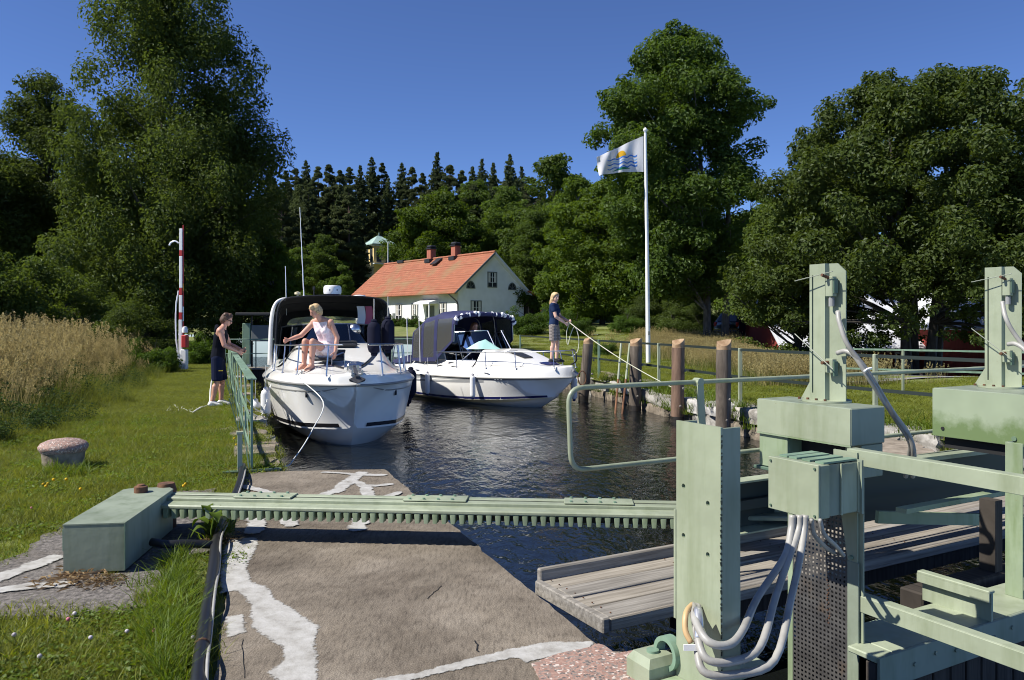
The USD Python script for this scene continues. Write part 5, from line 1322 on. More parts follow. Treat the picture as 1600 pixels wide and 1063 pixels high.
bow_rail(b1, h1, 4.0, .50, 5)
rd_ = part("radar_dome", moved(lathe([(0, 0), (.20, 0), (.215, .05), (.21, .17), (.18, .205), (0, .22)], 28), (2.5, .04, 2.80)), "white_plastic", b1, 40)
part("radar_base", moved(lathe([(0, 0), (.17, 0), (.15, .08), (0, .08)], 20), (2.5, .04, 2.72)), "stripe_navy", b1)
part("radar_mark", cat([box(2.5 + .213 * math.cos(a) - .003, 2.5 + .213 * math.cos(a) + .003, .04 + .213 * math.sin(a) - .022, .04 + .213 * math.sin(a) + .022, 2.88, 2.91) for a in (-.35, .45)]), "stripe_navy", b1)
tp = (2.3, -.62, 2.66)
part("whip_antenna", tube([tp, (2.28, -.72, 2.66 + 2.25)], [.016, .007], 6), "white_plastic", b1)
part("antenna_mount", moved(lathe([(0, 0), (.06, 0), (.05, .06), (.025, .12), (0, .12)], 12), tp), "white_plastic", b1)
part("second_antenna", tube([(1.2, -1.02, 2.3), (1.2, -1.05, 3.55)], .012, 6), "white_plastic", b1)
part("satellite_mushroom", moved(lathe([(0, 0), (.022, 0), (.022, .12), (.075, .14), (.07, .19), (0, .205)], 14), (2.2, -.77, 2.66)), "cream_plastic", b1)
part("mast_light", moved(lathe([(0, 0), (.016, 0), (.016, .22), (.03, .23), (.03, .30), (0, .31)], 10), (2.1, -.38, 2.69)), "metal_black", b1)
part("antenna_disc", moved(lathe([(0, .0), (.04, 0), (.05, .05), (.17, .09), (.14, .13), (0, .14)], 20), (2.3, .70, 2.66)), "white_plastic", b1)
# anchor on its roller
bz = float(h1.deckz(9.05, 0))
part("bow_roller", cat([box(8.75, 9.32, -.09, -.07, bz - .02, bz + .06, .004), box(8.75, 9.32, .07, .09, bz - .02, bz + .06, .004), box(8.75, 9.2, -.09, .09, bz - .03, bz - .015)]), "steel", b1)
part("anchor", cat([bar((8.85, 0, bz + .09), (9.36, 0, bz - .06), .05, .05), hull([(9.32, 0, bz - .02), (9.36, -.13, bz - .08), (9.36, .13, bz - .08), (9.40, 0, bz - .15), (9.28, 0, bz - .12), (9.32, -.12, bz - .12), (9.32, .12, bz - .12)])]), "anchor_grey", b1)
part("windlass", cat([box(8.35, 8.62, -.10, .10, float(h1.deckz(8.5, 0)) - .01, float(h1.deckz(8.5, 0)) + .14, .03), tube([(8.5, -.14, float(h1.deckz(8.5, 0)) + .08), (8.5, .14, float(h1.deckz(8.5, 0)) + .08)], .05, 12)]), "steel", b1)
part("hull_eye", both(tube([h1.side(8.3, .86, -.01) , h1.side(8.3, .86, .02)], .05, 12)), "vinyl_dark", b1)
for sg in (-1, 1):
    for x in (8.05, 4.2):
        q = h1.deck(x, .86 * sg)
        part("cleat", cat([tube([q + (-.11, 0, .045), q + (.11, 0, .045)], .014, 7), tube([q + (-.04, 0, 0), q + (-.04, 0, .045)], .012, 6), tube([q + (.04, 0, 0), q + (.04, 0, .045)], .012, 6)]), "steel", b1)
part("horn_light", moved(trimesh.creation.icosphere(2, .15), (4.15, .42, 1.95)), "steel", b1)
part("helm_seat", cat([box(2.1, 2.6, .15, .75, .3, 1.05, .06), box(2.0, 2.15, .15, .75, 1.0, 1.65, .06)]), "white_plastic", b1)
part("helm_seat", cat([box(2.1, 2.6, -.75, -.15, .3, 1.05, .06), box(2.0, 2.15, -.75, -.15, 1.0, 1.62, .06)]), "white_plastic", b1)
part("dashboard", box(3.6, 4.5, .05, 1.0, 1.2, 1.62, .05), "vinyl_dark", b1)
tw = thing("beach_towel", "pink and white towel hanging under the black canopy", "towel", w1(3.2, .75, 2.50), R1)
part("pink_fold", thick(np.array([[(0, y + .02 * math.sin(9 * z), -z) for z in np.linspace(0, .55, 8)] for y in np.linspace(0, .16, 6)]), .01), "cloth_pink", tw, 40)
part("white_fold", thick(np.array([[(.03, y - .2 + .03 * math.sin(7 * z), -z) for z in np.linspace(0, .50, 8)] for y in np.linspace(0, .18, 6)]), .01), "white_cloth", tw, 40)
cb = thing("cooler_bag", "blue and white bag behind the left windscreen of the first boat", "bag", w1(3.55, -.75, 1.36), R1)
part("bag", hull([(x, y, z) for x in (-.12, .12) for y, z in ((-.25, 0), (.25, 0), (.22, .3), (-.22, .28))]), "cloth_blue", cb)
part("flap", box(-.05, .135, -.10, .12, .10, .27, .02), "white_cloth", cb)
cb2 = thing("cushion", "blue cushion behind the right windscreen of the first boat", "cushion", w1(3.6, .55, 1.34), R1 + .3)
part("pad", rough(box(-.09, .09, -.30, .30, 0, .40, .05).subdivide(), .01, 4), "cloth_blue", cb2, 50)
part("piping", tube([(0, -.3, .02), (0, -.3, .38), (0, .3, .38), (0, .3, .02)], .02, 6), "cloth_mint", cb2)
# fenders of the first boat
for i, (eta, x, lab) in enumerate([(.99, 7.85, "left of two dark fenders standing on deck at the first boat's bow rail"), (.985, 7.50, "right of two dark fenders standing on deck at the first boat's bow rail")]):
    q = h1.deck(7.15 + .12 * i, (.80 - .0 * i)) + (0, 0, 0)
    wq = w1(7.25 - .10 * i, .50 + .27 * i, 1.27 + .86 + .05 * i)
    fender("fender", lab, wq, .125, .60, "navy_fabric", "navy_fabric")
fender("fender", "upper white fender between the first boat and the left bank", w1(7.3, -1.42, .92), .085, .50, "white_plastic", "white_plastic")
fender("fender", "white fender low between the first boat and the left bank, nearer the water", w1(6.3, -1.62, .62), .10, .52, "white_plastic", "white_plastic")
fender("fender", "black fender hanging on the right side of the first boat, upper one", w1(4.3, 1.66, 1.06), .13, .62, "navy_fabric", "navy_fabric")
fender("fender", "black fender on the right side of the first boat, hanging lower behind", w1(3.6, 1.68, .80), .12, .62, "navy_fabric", "navy_fabric")

# --- second boat: navy canopy, seen from its side
h2 = Hull(6.7, 2.5, .66, .80, .24, 3.95, .42, tm_=.45, p=2.2, q=.70, keel=-.35, stem_t=.62, chine0=.10, chine1=.34, kp=1.9)
hd2 = np.array([.62, -.785]); hd2 /= np.linalg.norm(hd2); bow2 = np.array([1.44, 18.6]); st2 = bow2 - hd2 * h2.L
R2_ = math.atan2(hd2[1], hd2[0])
b2 = thing("cabin_cruiser", "small white cabin cruiser with navy blue canopy, bow pointing right", "motorboat", (st2[0], st2[1], WATER_Z), R2_)
def w2(x, y, z):
    return np.array([st2[0] + hd2[0] * x - hd2[1] * y, st2[1] + hd2[1] * x + hd2[0] * y, WATER_Z + z])
build_hull(b2, h2)
stripe(b2, h2, .02, 6.0, .33, .40, "cream_plastic", "waterline_band")
stripe(b2, h2, .05, 6.0, .415, .475, "stripe_navy", "boot_stripe")
stripe(b2, h2, .3, 6.3, lambda x: .975 - .16 * np.exp(-((x - .3) / 1.1) ** 2) - .035, lambda x: .985 - .13 * np.exp(-((x - .3) / .7) ** 2), "gelcoat_grey", "swoosh_stripe")
stripe(b2, h2, 1.0, 4.6, lambda x: .80 + .10 * (x / 4.6) - .02, lambda x: .83 + .12 * (x / 4.6), "gelcoat_grey", "swoosh_stripe")
def ondeck(h, x, eta, up=.0): return h.deck(x, eta) + (0, 0, up)
for sg in (-1, 1):
    for x, k in ((2.55, .15), (3.25, .17)):
        q = h2.deck(x, .80 * sg); a_, b_ = h2.deck(x, .86 * sg), h2.deck(x, .74 * sg)
        nn_ = np.cross(h2.deck(x + .1, .8 * sg) - q, b_ - a_); nn_ /= np.linalg.norm(nn_)
        if nn_[2] < 0: nn_ = -nn_
        M = trimesh.geometry.align_vectors((0, 0, 1), nn_)
        p_ = lathe([(0, 0), (.13, 0), (.12, .018), (0, .02)], 20); p_.apply_scale((1.25, .62, 1)); p_.apply_transform(M)
        part("porthole", moved(p_, q + nn_ * .004), "vinyl_dark", b2)
    part("deck_line", tube(h2.deck(np.linspace(.4, 5.6, 24), np.full(24, .74 * sg)) + (0, 0, .006), .008, 5), "rubrail", b2)
part("deck_hatch", thick(np.array([[h2.deck(x, e) + (0, 0, .01) for e in np.linspace(-.32, -.02, 5)] for x in np.linspace(4.6, 5.25, 6)]), .02), "vinyl_dark", b2)
part("deck_hatch", thick(np.array([[h2.deck(x, e) + (0, 0, .012) for e in np.linspace(-.30, .30, 7)] for x in np.linspace(5.75, 6.05, 6)]), .022), "stripe_navy", b2)
windshield(b2, h2, 0, .50, .40, 1.25, 1.02, open_mid=True)
A2 = canopy(b2, [(1.0, 1.00, 1.02, 2.00), (1.6, 1.04, 1.02, 2.30), (2.3, 1.05, 1.05, 2.43), (3.15, 1.02, 1.62, 2.38)], "canvas_navy", "vinyl_pane")
# rolled front curtain: bunched white and navy cloth along the canopy's front edge
fr_ = A2[-1]
rb = np.random.default_rng(3)
part("rolled_curtain", rough(tube(fr_[8:49] + [.05, 0, -.06], .055 + .012 * rb.random(41), 10), .012, 9), "canvas_navy", b2, 60)
for k in range(34):
    i = 9 + int(38 * k / 34)
    q = fr_[i] + [.06, 0, -.05] + rb.normal(0, .012, 3)
    lump = trimesh.creation.icosphere(2, 1.0); lump.apply_scale((.045 + .02 * rb.random(), .03 + .035 * rb.random(), .045 + .045 * rb.random()))
    lump = rough(lump, .016, 22, k); lump.apply_transform(rotm(rb.uniform(-.9, .9), (1, 0, 0)))
    part("curtain_fold", moved(lump, q), "white_cloth" if k % 3 != 1 else "canvas_navy", b2, True)
part("stern_cover", hull([(x, s * w, z) for x, w, z in ((.0, 1.10, .90), (.95, 1.02, .98), (.0, 1.06, 1.0), (.85, 1.0, 1.18)) for s in (-1, 1)]), "canvas_navy", b2)
bow_rail(b2, h2, 1.7, .40, 5)
# cover cloth lying on the dash, seats
part("dash_cover", rough(hull([(x, y, z) for x, y, z in ((3.95, -.75, 1.42), (4.15, -.2, 1.42), (3.5, -.85, 1.42), (3.55, -.1, 1.42), (3.75, -.62, 1.62), (3.72, -.38, 1.66), (3.60, -.45, 1.62))]).subdivide().subdivide(), .02, 5), "cloth_mint", b2, 60)
part("seat", cat([box(1.9, 2.4, -.8, -.2, .3, .85, .06), box(1.8, 1.95, -.8, -.2, .8, 1.30, .06)]), "white_plastic", b2)
part("seat", cat([box(1.9, 2.4, .2, .8, .3, .85, .06), box(1.8, 1.95, .2, .8, .8, 1.30, .06)]), "white_plastic", b2)
part("vhf_antenna", tube([w_ for w_ in [(1.55, -1.06, 1.0), (1.5, -1.08, 2.62)]], [.014, .008], 6), "white_plastic", b2)
part("vhf_antenna", tube([(.9, -1.08, 1.0), (.85, -1.08, 2.3)], .012, 6), "white_plastic", b2)
for x in (1.6, 4.7):
    q = h2.deck(x, -.97)
    part("cleat", tube([q + (-.09, -.01, .03), q + (.09, -.01, .03)], .015, 7), "steel", b2)
part("bow_anchor", cat([bar((6.3, 0, 1.06), (6.78, 0, .98), .06, .05), hull([(6.70, 0, 1.02), (6.80, -.12, .90), (6.80, .12, .90), (6.84, 0, .84)])]), "galvanised", b2)
part("pulpit_hose", tube(curve([h2.deck(6.45, .6) + (0, 0, .40), h2.deck(6.62, .3) + (.12, 0, .35), h2.deck(6.66, .1) + (.16, 0, .12), h2.deck(6.6, 0) + (.05, 0, .02)], 14), .02, 6), "rubber", b2, True)
# lettering as small raised marks along the side: blurred model marks become plain strokes
for i, x in enumerate((.95, 1.05, 1.15, 5.0, 5.08, 5.18)):
    q = h2.deck(x, -.985 if x < 3 else -.995)
    part("side_mark", box(-.03, .03, -.006, .006, -.012, .02).apply_translation(q + (0, -.012, -.05 if x > 3 else -.02)), "gelcoat_grey", b2)
def side_fender(x, lab, r=.07, L=.56, zoff=.10):
    q = h2.side(x, .98); q = np.array([q[0], -q[1] - r - .02, q[2] - .02])
    fender("fender", lab, w2(*(q + (0, 0, zoff))), r, L, "white_plastic", "stripe_navy")
side_fender(2.35, "white fender with navy ends on the second boat's side, nearer its stern")
side_fender(4.35, "white fender with navy ends on the second boat's side, nearer its bow")
q = h2.side(6.0, .98)
fender("fender", "white fender hanging under the bow of the second boat, on its far side", w2(6.0, q[1] + .10, q[2] - .02), .08, .55, "white_plastic", "stripe_navy")
# ------------------------------------------------------------------ people
def ball(c, r, n=14): return m3.Manifold.sphere(float(r), n).translate(tuple(map(float, c)))
def bone(a, ra, b, rb): return m3.Manifold.batch_hull([ball(a, ra), ball(b, rb)])
def chain(pts, rs):
    return m3.Manifold.batch_boolean([bone(pts[i], rs[i], pts[i + 1], rs[i + 1]) for i in range(len(pts) - 1)], m3.OpType.Add)
def unit(v): v = np.asarray(v, float); return v / np.linalg.norm(v)
def hand(wrist, d, palm_n, thumb_side, curl=.5, k=1.0):
    """Palm, four bent fingers, a thumb. d: along the hand; palm_n: out of the palm; thumb_side: towards the thumb."""
    d, palm_n, s = unit(d), unit(palm_n), unit(thumb_side)
    w = np.asarray(wrist, float)
    out = [m3.Manifold.batch_hull([ball(w, .024 * k, 10), ball(w + d * .085 * k + s * .032 * k, .013 * k, 10), ball(w + d * .085 * k - s * .032 * k, .012 * k, 10), ball(w + d * .03 * k + s * .028 * k, .015 * k, 10)])]
    for i, (o, L) in enumerate(((.031, .072), (.011, .080), (-.010, .074), (-.030, .058))):
        p = w + d * .080 * k + s * o * k
        for j, fr in enumerate((.45, .30, .25)):
            a = curl * (j + .6) * .75
            dd = unit(d * math.cos(a) + palm_n * math.sin(a))
            q = p + dd * L * fr * k
            out.append(bone(p, (.0092 - .0007 * j) * k, q, (.0085 - .0007 * j) * k)); p = q
    p = w + d * .025 * k + s * .026 * k
    for j, L in enumerate((.042, .032, .026)):
        dd = unit(d * .65 + s * (.75 - .35 * j) + palm_n * (.2 + .35 * j * curl))
        q = p + dd * L * k
        out.append(bone(p, (.0115 - .0012 * j) * k, q, (.0105 - .0012 * j) * k)); p = q
    return m3.Manifold.batch_boolean(out, m3.OpType.Add)
def frame(f, up=(0, 0, 1)):
    f = unit(f); l = unit(np.cross(up, f)); u = np.cross(f, l); return f, l, u
def head(c, f):
    """A head with nose, brow, chin and ears, its centre at c, facing f."""
    f, l, u = frame(f)
    at = lambda x, y, z: np.asarray(c) + f * x + l * y + u * z
    cran = m3.Manifold.batch_hull([ball(at(-.018, 0, .035), .082, 20), ball(at(.020, 0, .030), .073, 20), ball(at(-.03, 0, .0), .072, 18)])
    face = m3.Manifold.batch_hull([ball(at(.030, 0, .02), .062, 18), ball(at(.046, .022, -.040), .034, 12), ball(at(.046, -.022, -.040), .034, 12), ball(at(.060, 0, -.082), .026, 12), ball(at(.0, .035, -.055), .03, 12), ball(at(.0, -.035, -.055), .03, 12)])
    nose = m3.Manifold.batch_hull([ball(at(.088, 0, .012), .009, 8), ball(at(.106, 0, -.028), .012, 8), ball(at(.090, .012, -.034), .009, 8), ball(at(.090, -.012, -.034), .009, 8)])
    brow = m3.Manifold.batch_hull([ball(at(.082, .03, .022), .011, 8), ball(at(.082, -.03, .022), .011, 8)])
    lips = m3.Manifold.batch_hull([ball(at(.084, .016, -.060), .009, 8), ball(at(.084, -.016, -.060), .009, 8)])
    ears = [m3.Manifold.batch_hull([ball(at(-.008, s * .079, .012), .014, 8), ball(at(-.004, s * .076, -.022), .010, 8), ball(at(-.022, s * .082, .004), .010, 8)]) for s in (-1, 1)]
    return m3.Manifold.batch_boolean([cran, face, nose, brow, lips] + ears, m3.OpType.Add)
def smoothed(man, L=.02, it=8):
    t = tm(man.refine_to_length(L))
    t.merge_vertices()
    return trimesh.smoothing.filter_taubin(t, lamb=.5, nu=.52, iterations=it)
def figure(name, label, loc, rz, J, skin, k=1.0, female=False, hands=(.5, .5), group=None):
    """J: joints in the person's own frame (facing +x). Returns (path, torso manifold maker)."""
    t = thing(name, label, "person", loc, rz, group)
    g = {a: np.asarray(b, float) for a, b in J.items()}
    B = []
    sw, hw = (.062, .10) if female else (.072, .095)
    torso = [m3.Manifold.batch_hull([ball(g["hipL"], hw), ball(g["hipR"], hw), ball(g["pelvis"], .12)]),
             m3.Manifold.batch_hull([ball(g["pelvis"] + (g["hipL"] - g["pelvis"]) * .6, .105), ball(g["pelvis"] + (g["hipR"] - g["pelvis"]) * .6, .105), ball(g["waist"] + (g["shL"] - g["shR"]) * .12, .088), ball(g["waist"] - (g["shL"] - g["shR"]) * .12, .088)]),
             m3.Manifold.batch_hull([ball(g["waist"] + (g["shL"] - g["shR"]) * .12, .088), ball(g["waist"] - (g["shL"] - g["shR"]) * .12, .088), ball(g["chest"] + (g["shL"] - g["shR"]) * .20, .105), ball(g["chest"] - (g["shL"] - g["shR"]) * .20, .105)]),
             m3.Manifold.batch_hull([ball(g["chest"] + (g["shL"] - g["shR"]) * .20, .105), ball(g["chest"] - (g["shL"] - g["shR"]) * .20, .105), ball(g["shL"], sw), ball(g["shR"], sw), ball(g["neck"], .055)])]
    if female:
        f, l, u = frame(np.cross(g["shL"] - g["shR"], g["chest"] - g["waist"]) if False else g["hd"] * [1, 1, 0] * 0 + np.cross(g["shL"] - g["shR"], g["neck"] - g["waist"]))
        for s in (-1, 1):
            torso.append(bone(g["chest"] + f * .075 + l * .065 * s - u * .02, .058, g["chest"] + l * .05 * s, .07))
    B += torso
    B.append(bone(g["neck"] - (0, 0, .03), .058, g["head"] - unit(g["hd"]) * .02 - (0, 0, .05), .050))
    B.append(head(g["head"], g["hd"]))
    for S, cur in (("L", hands[0]), ("R", hands[1])):
        B.append(chain([g["sh" + S], g["el" + S], g["wr" + S]], [sw * .86, .043, .029]))
        B.append(bone((g["el" + S] * .65 + g["wr" + S] * .35), .043, g["wr" + S], .028))
        d = unit(g["wr" + S] - g["el" + S]); pn = g.get("pn" + S, np.array([0, 1.0 if S == "R" else -1.0, 0]))
        pn = unit(pn - d * np.dot(pn, d)); ts = np.cross(pn, d) * (1 if S == "L" else -1) * -1
        if ts[0] < 0 and "ts" + S not in g: ts = -ts
        B.append(hand(g["wr" + S] + d * .01, d, pn, g.get("ts" + S, ts), cur, .95))
        B.append(chain([g["hip" + S], g["kn" + S], g["an" + S]], [.088, .057, .041]))
        B.append(bone(g["kn" + S] * .72 + g["an" + S] * .28 - unit(g.get("ff" + S, (1, 0, 0))) * .015, .057, g["kn" + S] * .3 + g["an" + S] * .7, .044))
        ff = unit(g.get("ff" + S, (1, 0, 0)))
        ank = g["an" + S]; dn = unit(g.get("down" + S, (0, 0, -1)))
        B.append(m3.Manifold.batch_hull([ball(ank, .042), ball(ank - ff * .035 + dn * .045, .034), ball(ank + ff * .10 + dn * .052, .032), ball(ank + ff * .165 + dn * .066, .020), ball(ank + ff * .14 + dn * .062 + np.cross(ff, dn) * .03, .018), ball(ank + ff * .15 + dn * .062 - np.cross(ff, dn) * .03, .018)]))
    body = smoothed(m3.Manifold.batch_boolean(B, m3.OpType.Add), .02, 6)
    bp = part("body", body, skin, t, True)
    f, l, u = frame(g["hd"])
    at = lambda x, y, z: g["head"] + f * x + l * y + u * z
    for s in (-1, 1):
        part("eye", moved(trimesh.creation.icosphere(1, .0105), at(.079, s * .032, .003)), "eye_dark", t)
    part("mouth", tm(bone(at(.091, .018, -.061), .0045, at(.091, -.018, -.061), .0045)), "lip", t)
    return t, g, torso, at, (f, l, u)
def grow(mans, off):
    """The same hulls, a little thicker."""
    return m3.Manifold.batch_boolean([m.minkowski_sum(ball((0, 0, 0), off, 8)) if False else m for m in mans], m3.OpType.Add)
def shell(parts_, L=.022, it=6): return smoothed(m3.Manifold.batch_boolean(parts_, m3.OpType.Add), L, it)
def torso_shell(g, o, low=.0, sleeves=0.0, neck_r=None, female=False):
    d = (g["shL"] - g["shR"])
    hw = .10
    P_ = [m3.Manifold.batch_hull([ball(g["pelvis"] + (g["hipL"] - g["pelvis"]) * .8 + (0, 0, low), hw + o + .005), ball(g["pelvis"] + (g["hipR"] - g["pelvis"]) * .8 + (0, 0, low), hw + o + .005), ball(g["waist"] + d * .12, .090 + o), ball(g["waist"] - d * .12, .090 + o)]),
          m3.Manifold.batch_hull([ball(g["waist"] + d * .12, .090 + o), ball(g["waist"] - d * .12, .090 + o), ball(g["chest"] + d * .20, .105 + o), ball(g["chest"] - d * .20, .105 + o)]),
          m3.Manifold.batch_hull([ball(g["chest"] + d * .20, .105 + o), ball(g["chest"] - d * .20, .105 + o), ball(g["shL"] - d * (.0 if sleeves else .13), (.066 if sleeves else .055) + o), ball(g["shR"] + d * (.0 if sleeves else .13), (.066 if sleeves else .055) + o)])]
    if female:
        f, l, u = frame(np.cross(d, g["neck"] - g["waist"]))
        for s in (-1, 1): P_.append(bone(g["chest"] + f * .075 + l * .065 * s - u * .02, .060 + o, g["chest"] + l * .05 * s, .07 + o))
    if sleeves:
        for S in "LR":
            P_.append(bone(g["sh" + S], .062 + o, g["sh" + S] + (g["el" + S] - g["sh" + S]) * sleeves, .056 + o))
    return P_
def shorts_shell(g, o, upto=.9, flare=.02):
    P_ = [m3.Manifold.batch_hull([ball(g["hipL"], .10 + o), ball(g["hipR"], .10 + o), ball(g["pelvis"] + (0, 0, .06), .108 + o)])]
    for S in "LR":
        q = g["hip" + S] + (g["kn" + S] - g["hip" + S]) * upto
        leg = bone(g["hip" + S], .098 + o, q, .064 + o + flare)
        n = unit(g["kn" + S] - g["hip" + S])
        P_.append(leg.trim_by_plane(tuple(-n), -float(np.dot(n, q))))
    return P_
def shoe(t, ank, ff, dn, m, sole=None):
    ff, dn = unit(ff), unit(dn); s = np.cross(ff, dn)
    up = m3.Manifold.batch_hull([ball(ank + dn * .01, .050), ball(ank - ff * .045 + dn * .05, .040), ball(ank + ff * .10 + dn * .052, .042), ball(ank + ff * .175 + dn * .062, .030), ball(ank + ff * .15 + dn * .06 + s * .028, .028), ball(ank + ff * .15 + dn * .06 - s * .028, .028)])
    part("shoe", smoothed(up.trim_by_plane(tuple(-dn), float(np.dot(-dn, ank + dn * .088))), .02, 3), m, t, True)
def hair_cap(at, fr, m, t, back=.0, thick_=.016, low=-.02, extra=(), front=.052):
    f, l, u = fr
    cap = m3.Manifold.batch_hull([ball(at(-.020, 0, .040), .082 + thick_, 20), ball(at(.014, 0, .042), .074 + thick_, 20), ball(at(-.038, 0, -.01), .075 + thick_, 18)])
    n = unit(-f * 1.0 + u * .75)
    cap = cap.trim_by_plane(tuple(n), float(np.dot(n, at(front, 0, .040))) )
    allp = [cap] + list(extra)
    q = smoothed(m3.Manifold.batch_boolean(allp, m3.OpType.Add), .016, 3)
    part("hair", rough(q, .0045, 45, 3), m, t, True)
V = lambda *a: np.array(a, float)

# man at the left bank fence, hand on the rail
man_at = G(343, 634)
man_at = np.array([man_at[0] - .02, man_at[1], float(height(man_at[0], man_at[1])) + .01])
J = dict(pelvis=V(-.01, 0, .97), waist=V(.0, 0, 1.12), chest=V(.045, 0, 1.34), neck=V(.075, 0, 1.515), head=V(.150, 0, 1.665), hd=V(.93, -.10, -.34),
         shL=V(.06, .195, 1.455), shR=V(.06, -.195, 1.455), elL=V(.16, .29, 1.19), elR=V(.14, -.26, 1.18), wrL=V(.38, .22, 1.09), wrR=V(.36, -.20, 1.065),
         hipL=V(-.01, .095, .93), hipR=V(-.01, -.095, .93), knL=V(.05, .11, .50), knR=V(-.01, -.10, .50), anL=V(.03, .12, .095), anR=V(-.10, -.11, .095))
J = {a: b * (1 if a == "hd" else 1.005) for a, b in J.items()}
mt, g, tr_, at, fr = figure("person", "person with brown hair in black sleeveless top and long shorts, holding the left fence", man_at, .22, J, "skin_tan", hands=(.9, .9))
part("hooded_top", shell(torso_shell(g, .022, low=.02) + [m3.Manifold.batch_hull([ball(g["neck"] + (-.10, 0, -.06), .055), ball(g["neck"] + (-.085, .07, -.02), .045), ball(g["neck"] + (-.085, -.07, -.02), .045), ball(g["neck"] + (-.10, 0, .02), .045)])]), "cloth_black", mt, True)
part("shorts", shell(shorts_shell(g, .016, 1.0, .026)), "cloth_navy", mt, True)
part("pocket_tag", box(-.03, .05, -.004, .004, -.008, .008).apply_translation((.06, -.205, .70)), "yellow_tag", mt)
for S in "LR": shoe(mt, g["an" + S], (1, 0, 0), (0, 0, -1), "shoe_white")
hair_cap(at, fr, "hair_brown", mt, extra=[ball(at(-.05, 0, -.045), .062), ball(at(-.01, .05, .09), .05), ball(at(-.04, -.05, .085), .05), ball(at(.035, 0, .105), .045)])
part("sunglasses", tm(m3.Manifold.batch_boolean([bone(at(.086, .05, .008), .013, at(.092, .01, .006), .015), bone(at(.086, -.05, .008), .013, at(.092, -.01, .006), .015), bone(at(.08, -.072, .012), .006, at(-.01, -.086, .012), .005), bone(at(.08, .072, .012), .006, at(-.01, .086, .012), .005)], m3.OpType.Add)), "metal_black", mt)

# person sitting on the first boat's foredeck
sx_, sy_ = 7.72, -.70
foot_z = float(h1.deckz(sx_, sy_ / float(h1.b(sx_))))
so = w1(sx_, sy_, foot_z)
sit_dir = math.atan2(-.86, -.51)
J = dict(pelvis=V(-.46, 0, .33), waist=V(-.45, 0, .50), chest=V(-.39, 0, .72), neck=V(-.32, 0, .90), head=V(-.21, -.03, 1.035), hd=V(.80, -.42, -.44),
         shL=V(-.36, .185, .835), shR=V(-.32, -.185, .835), elL=V(-.44, .27, .57), elR=V(-.17, -.35, .60), wrL=V(-.36, .30, .33), wrR=V(.03, -.43, .53),
         hipL=V(-.44, .09, .30), hipR=V(-.44, -.09, .30), knL=V(-.02, .085, .50), knR=V(-.01, -.085, .50), anL=V(.0, .085, .095), anR=V(.02, -.08, .095),
         ffL=V(.97, .1, -.1), ffR=V(.97, -.1, -.1))
wt, g, tr_, at, fr = figure("person", "person with blond hair in white top sitting barefoot on the first boat's foredeck", so, sit_dir, J, "skin_tan", female=True, hands=(.3, 1.1))
part("top", shell(torso_shell(g, .013, low=.03, female=True) + [chain([g["chest"] + V(.09, s * .09, .06), g["sh" + S] * .55 + g["neck"] * .45 + V(.015, 0, .035), g["chest"] + V(-.10, s * .09, .06)], [.028, .024, .028]) for s, S in ((1, "L"), (-1, "R"))]), "cloth_whitepink", wt, True)
part("shorts", shell(shorts_shell(g, .014, .48, .012)), "cloth_whitepink", wt, True)
hair_cap(at, fr, "hair_blond", wt, extra=[ball(at(-.05, 0, -.05), .066), ball(at(.04, .04, .10), .045), ball(at(.02, -.05, .09), .045), ball(at(-.01, .075, -.02), .035), ball(at(-.01, -.075, -.02), .035)])
cu = thing("seat_cushion", "black folding seat under the person on the first boat's foredeck", "seat", so, sit_dir)
part("pad", box(-.66, -.28, -.20, .24, .14, .205, .02), "vinyl_dark", cu)
part("back", bar((-.66, .02, .16), (-.72, .02, .34), .38, .03, up=(1, 0, 0), ch=.01), "vinyl_dark", cu)
part("frame", tube(rounded([(-.30, .27, .02), (-.30, .27, .22), (-.62, .27, .30), (-.62, .27, .02)], .05), .011, 6), "steel", cu)
part("frame", tube(rounded([(-.30, -.23, .02), (-.30, -.23, .22), (-.62, -.23, .30), (-.62, -.23, .02)], .05), .011, 6), "steel", cu)

# person standing on the bow of the second boat, hauling a line
wx, wy = 5.70, .30
wo = w2(wx, wy, float(h2.deckz(wx, wy / float(h2.b(wx)))))
J = dict(pelvis=V(0, 0, .95), waist=V(.0, 0, 1.11), chest=V(.0, 0, 1.32), neck=V(.0, 0, 1.485), head=V(.035, -.01, 1.635), hd=V(.80, -.58, -.03),
         shL=V(-.0, .175, 1.425), shR=V(-.0, -.175, 1.425), elL=V(.10, .22, 1.16), elR=V(.10, -.23, 1.15), wrL=V(.33, .10, 1.05), wrR=V(.29, -.10, 1.00),
         hipL=V(0, .09, .91), hipR=V(0, -.09, .91), knL=V(.06, .10, .49), knR=V(.0, -.10, .49), anL=V(.04, .11, .095), anR=V(-.04, -.11, .095))
st, g, tr_, at, fr = figure("person", "person with long blond hair in navy shirt hauling a line on the second boat's bow", wo, -.28, J, "skin_fair", female=True, hands=(1.1, 1.1))
part("tee_shirt", shell(torso_shell(g, .014, low=.05, sleeves=.42, female=True)), "tee_navy", st, True)
part("shorts", shell(shorts_shell(g, .014, .86, .022)), "cloth_check", st, True)
for S in "LR": shoe(st, g["an" + S], (1, 0, 0), (0, 0, -1), "shoe_black")
hair_cap(at, fr, "hair_blond", st, extra=[chain([at(-.07, 0, .02), at(-.12, 0, -.12), at(-.14, .01, -.30), at(-.14, .02, -.46)], [.075, .068, .055, .025]), ball(at(-.03, .06, -.05), .045), ball(at(-.03, -.06, -.05), .045)])
hand_w = np.array([wo[0], wo[1], wo[2]]) + np.array([math.cos(-.28) * .40, math.sin(-.28) * .40, 1.0])
rope("mooring_line", "pale yellow line running from the standing person's hands down to the right bank", sag(hand_w, (XR(17.2) + .30, 17.2, .02), .12, 12), .011, "rope_yellow", 30)
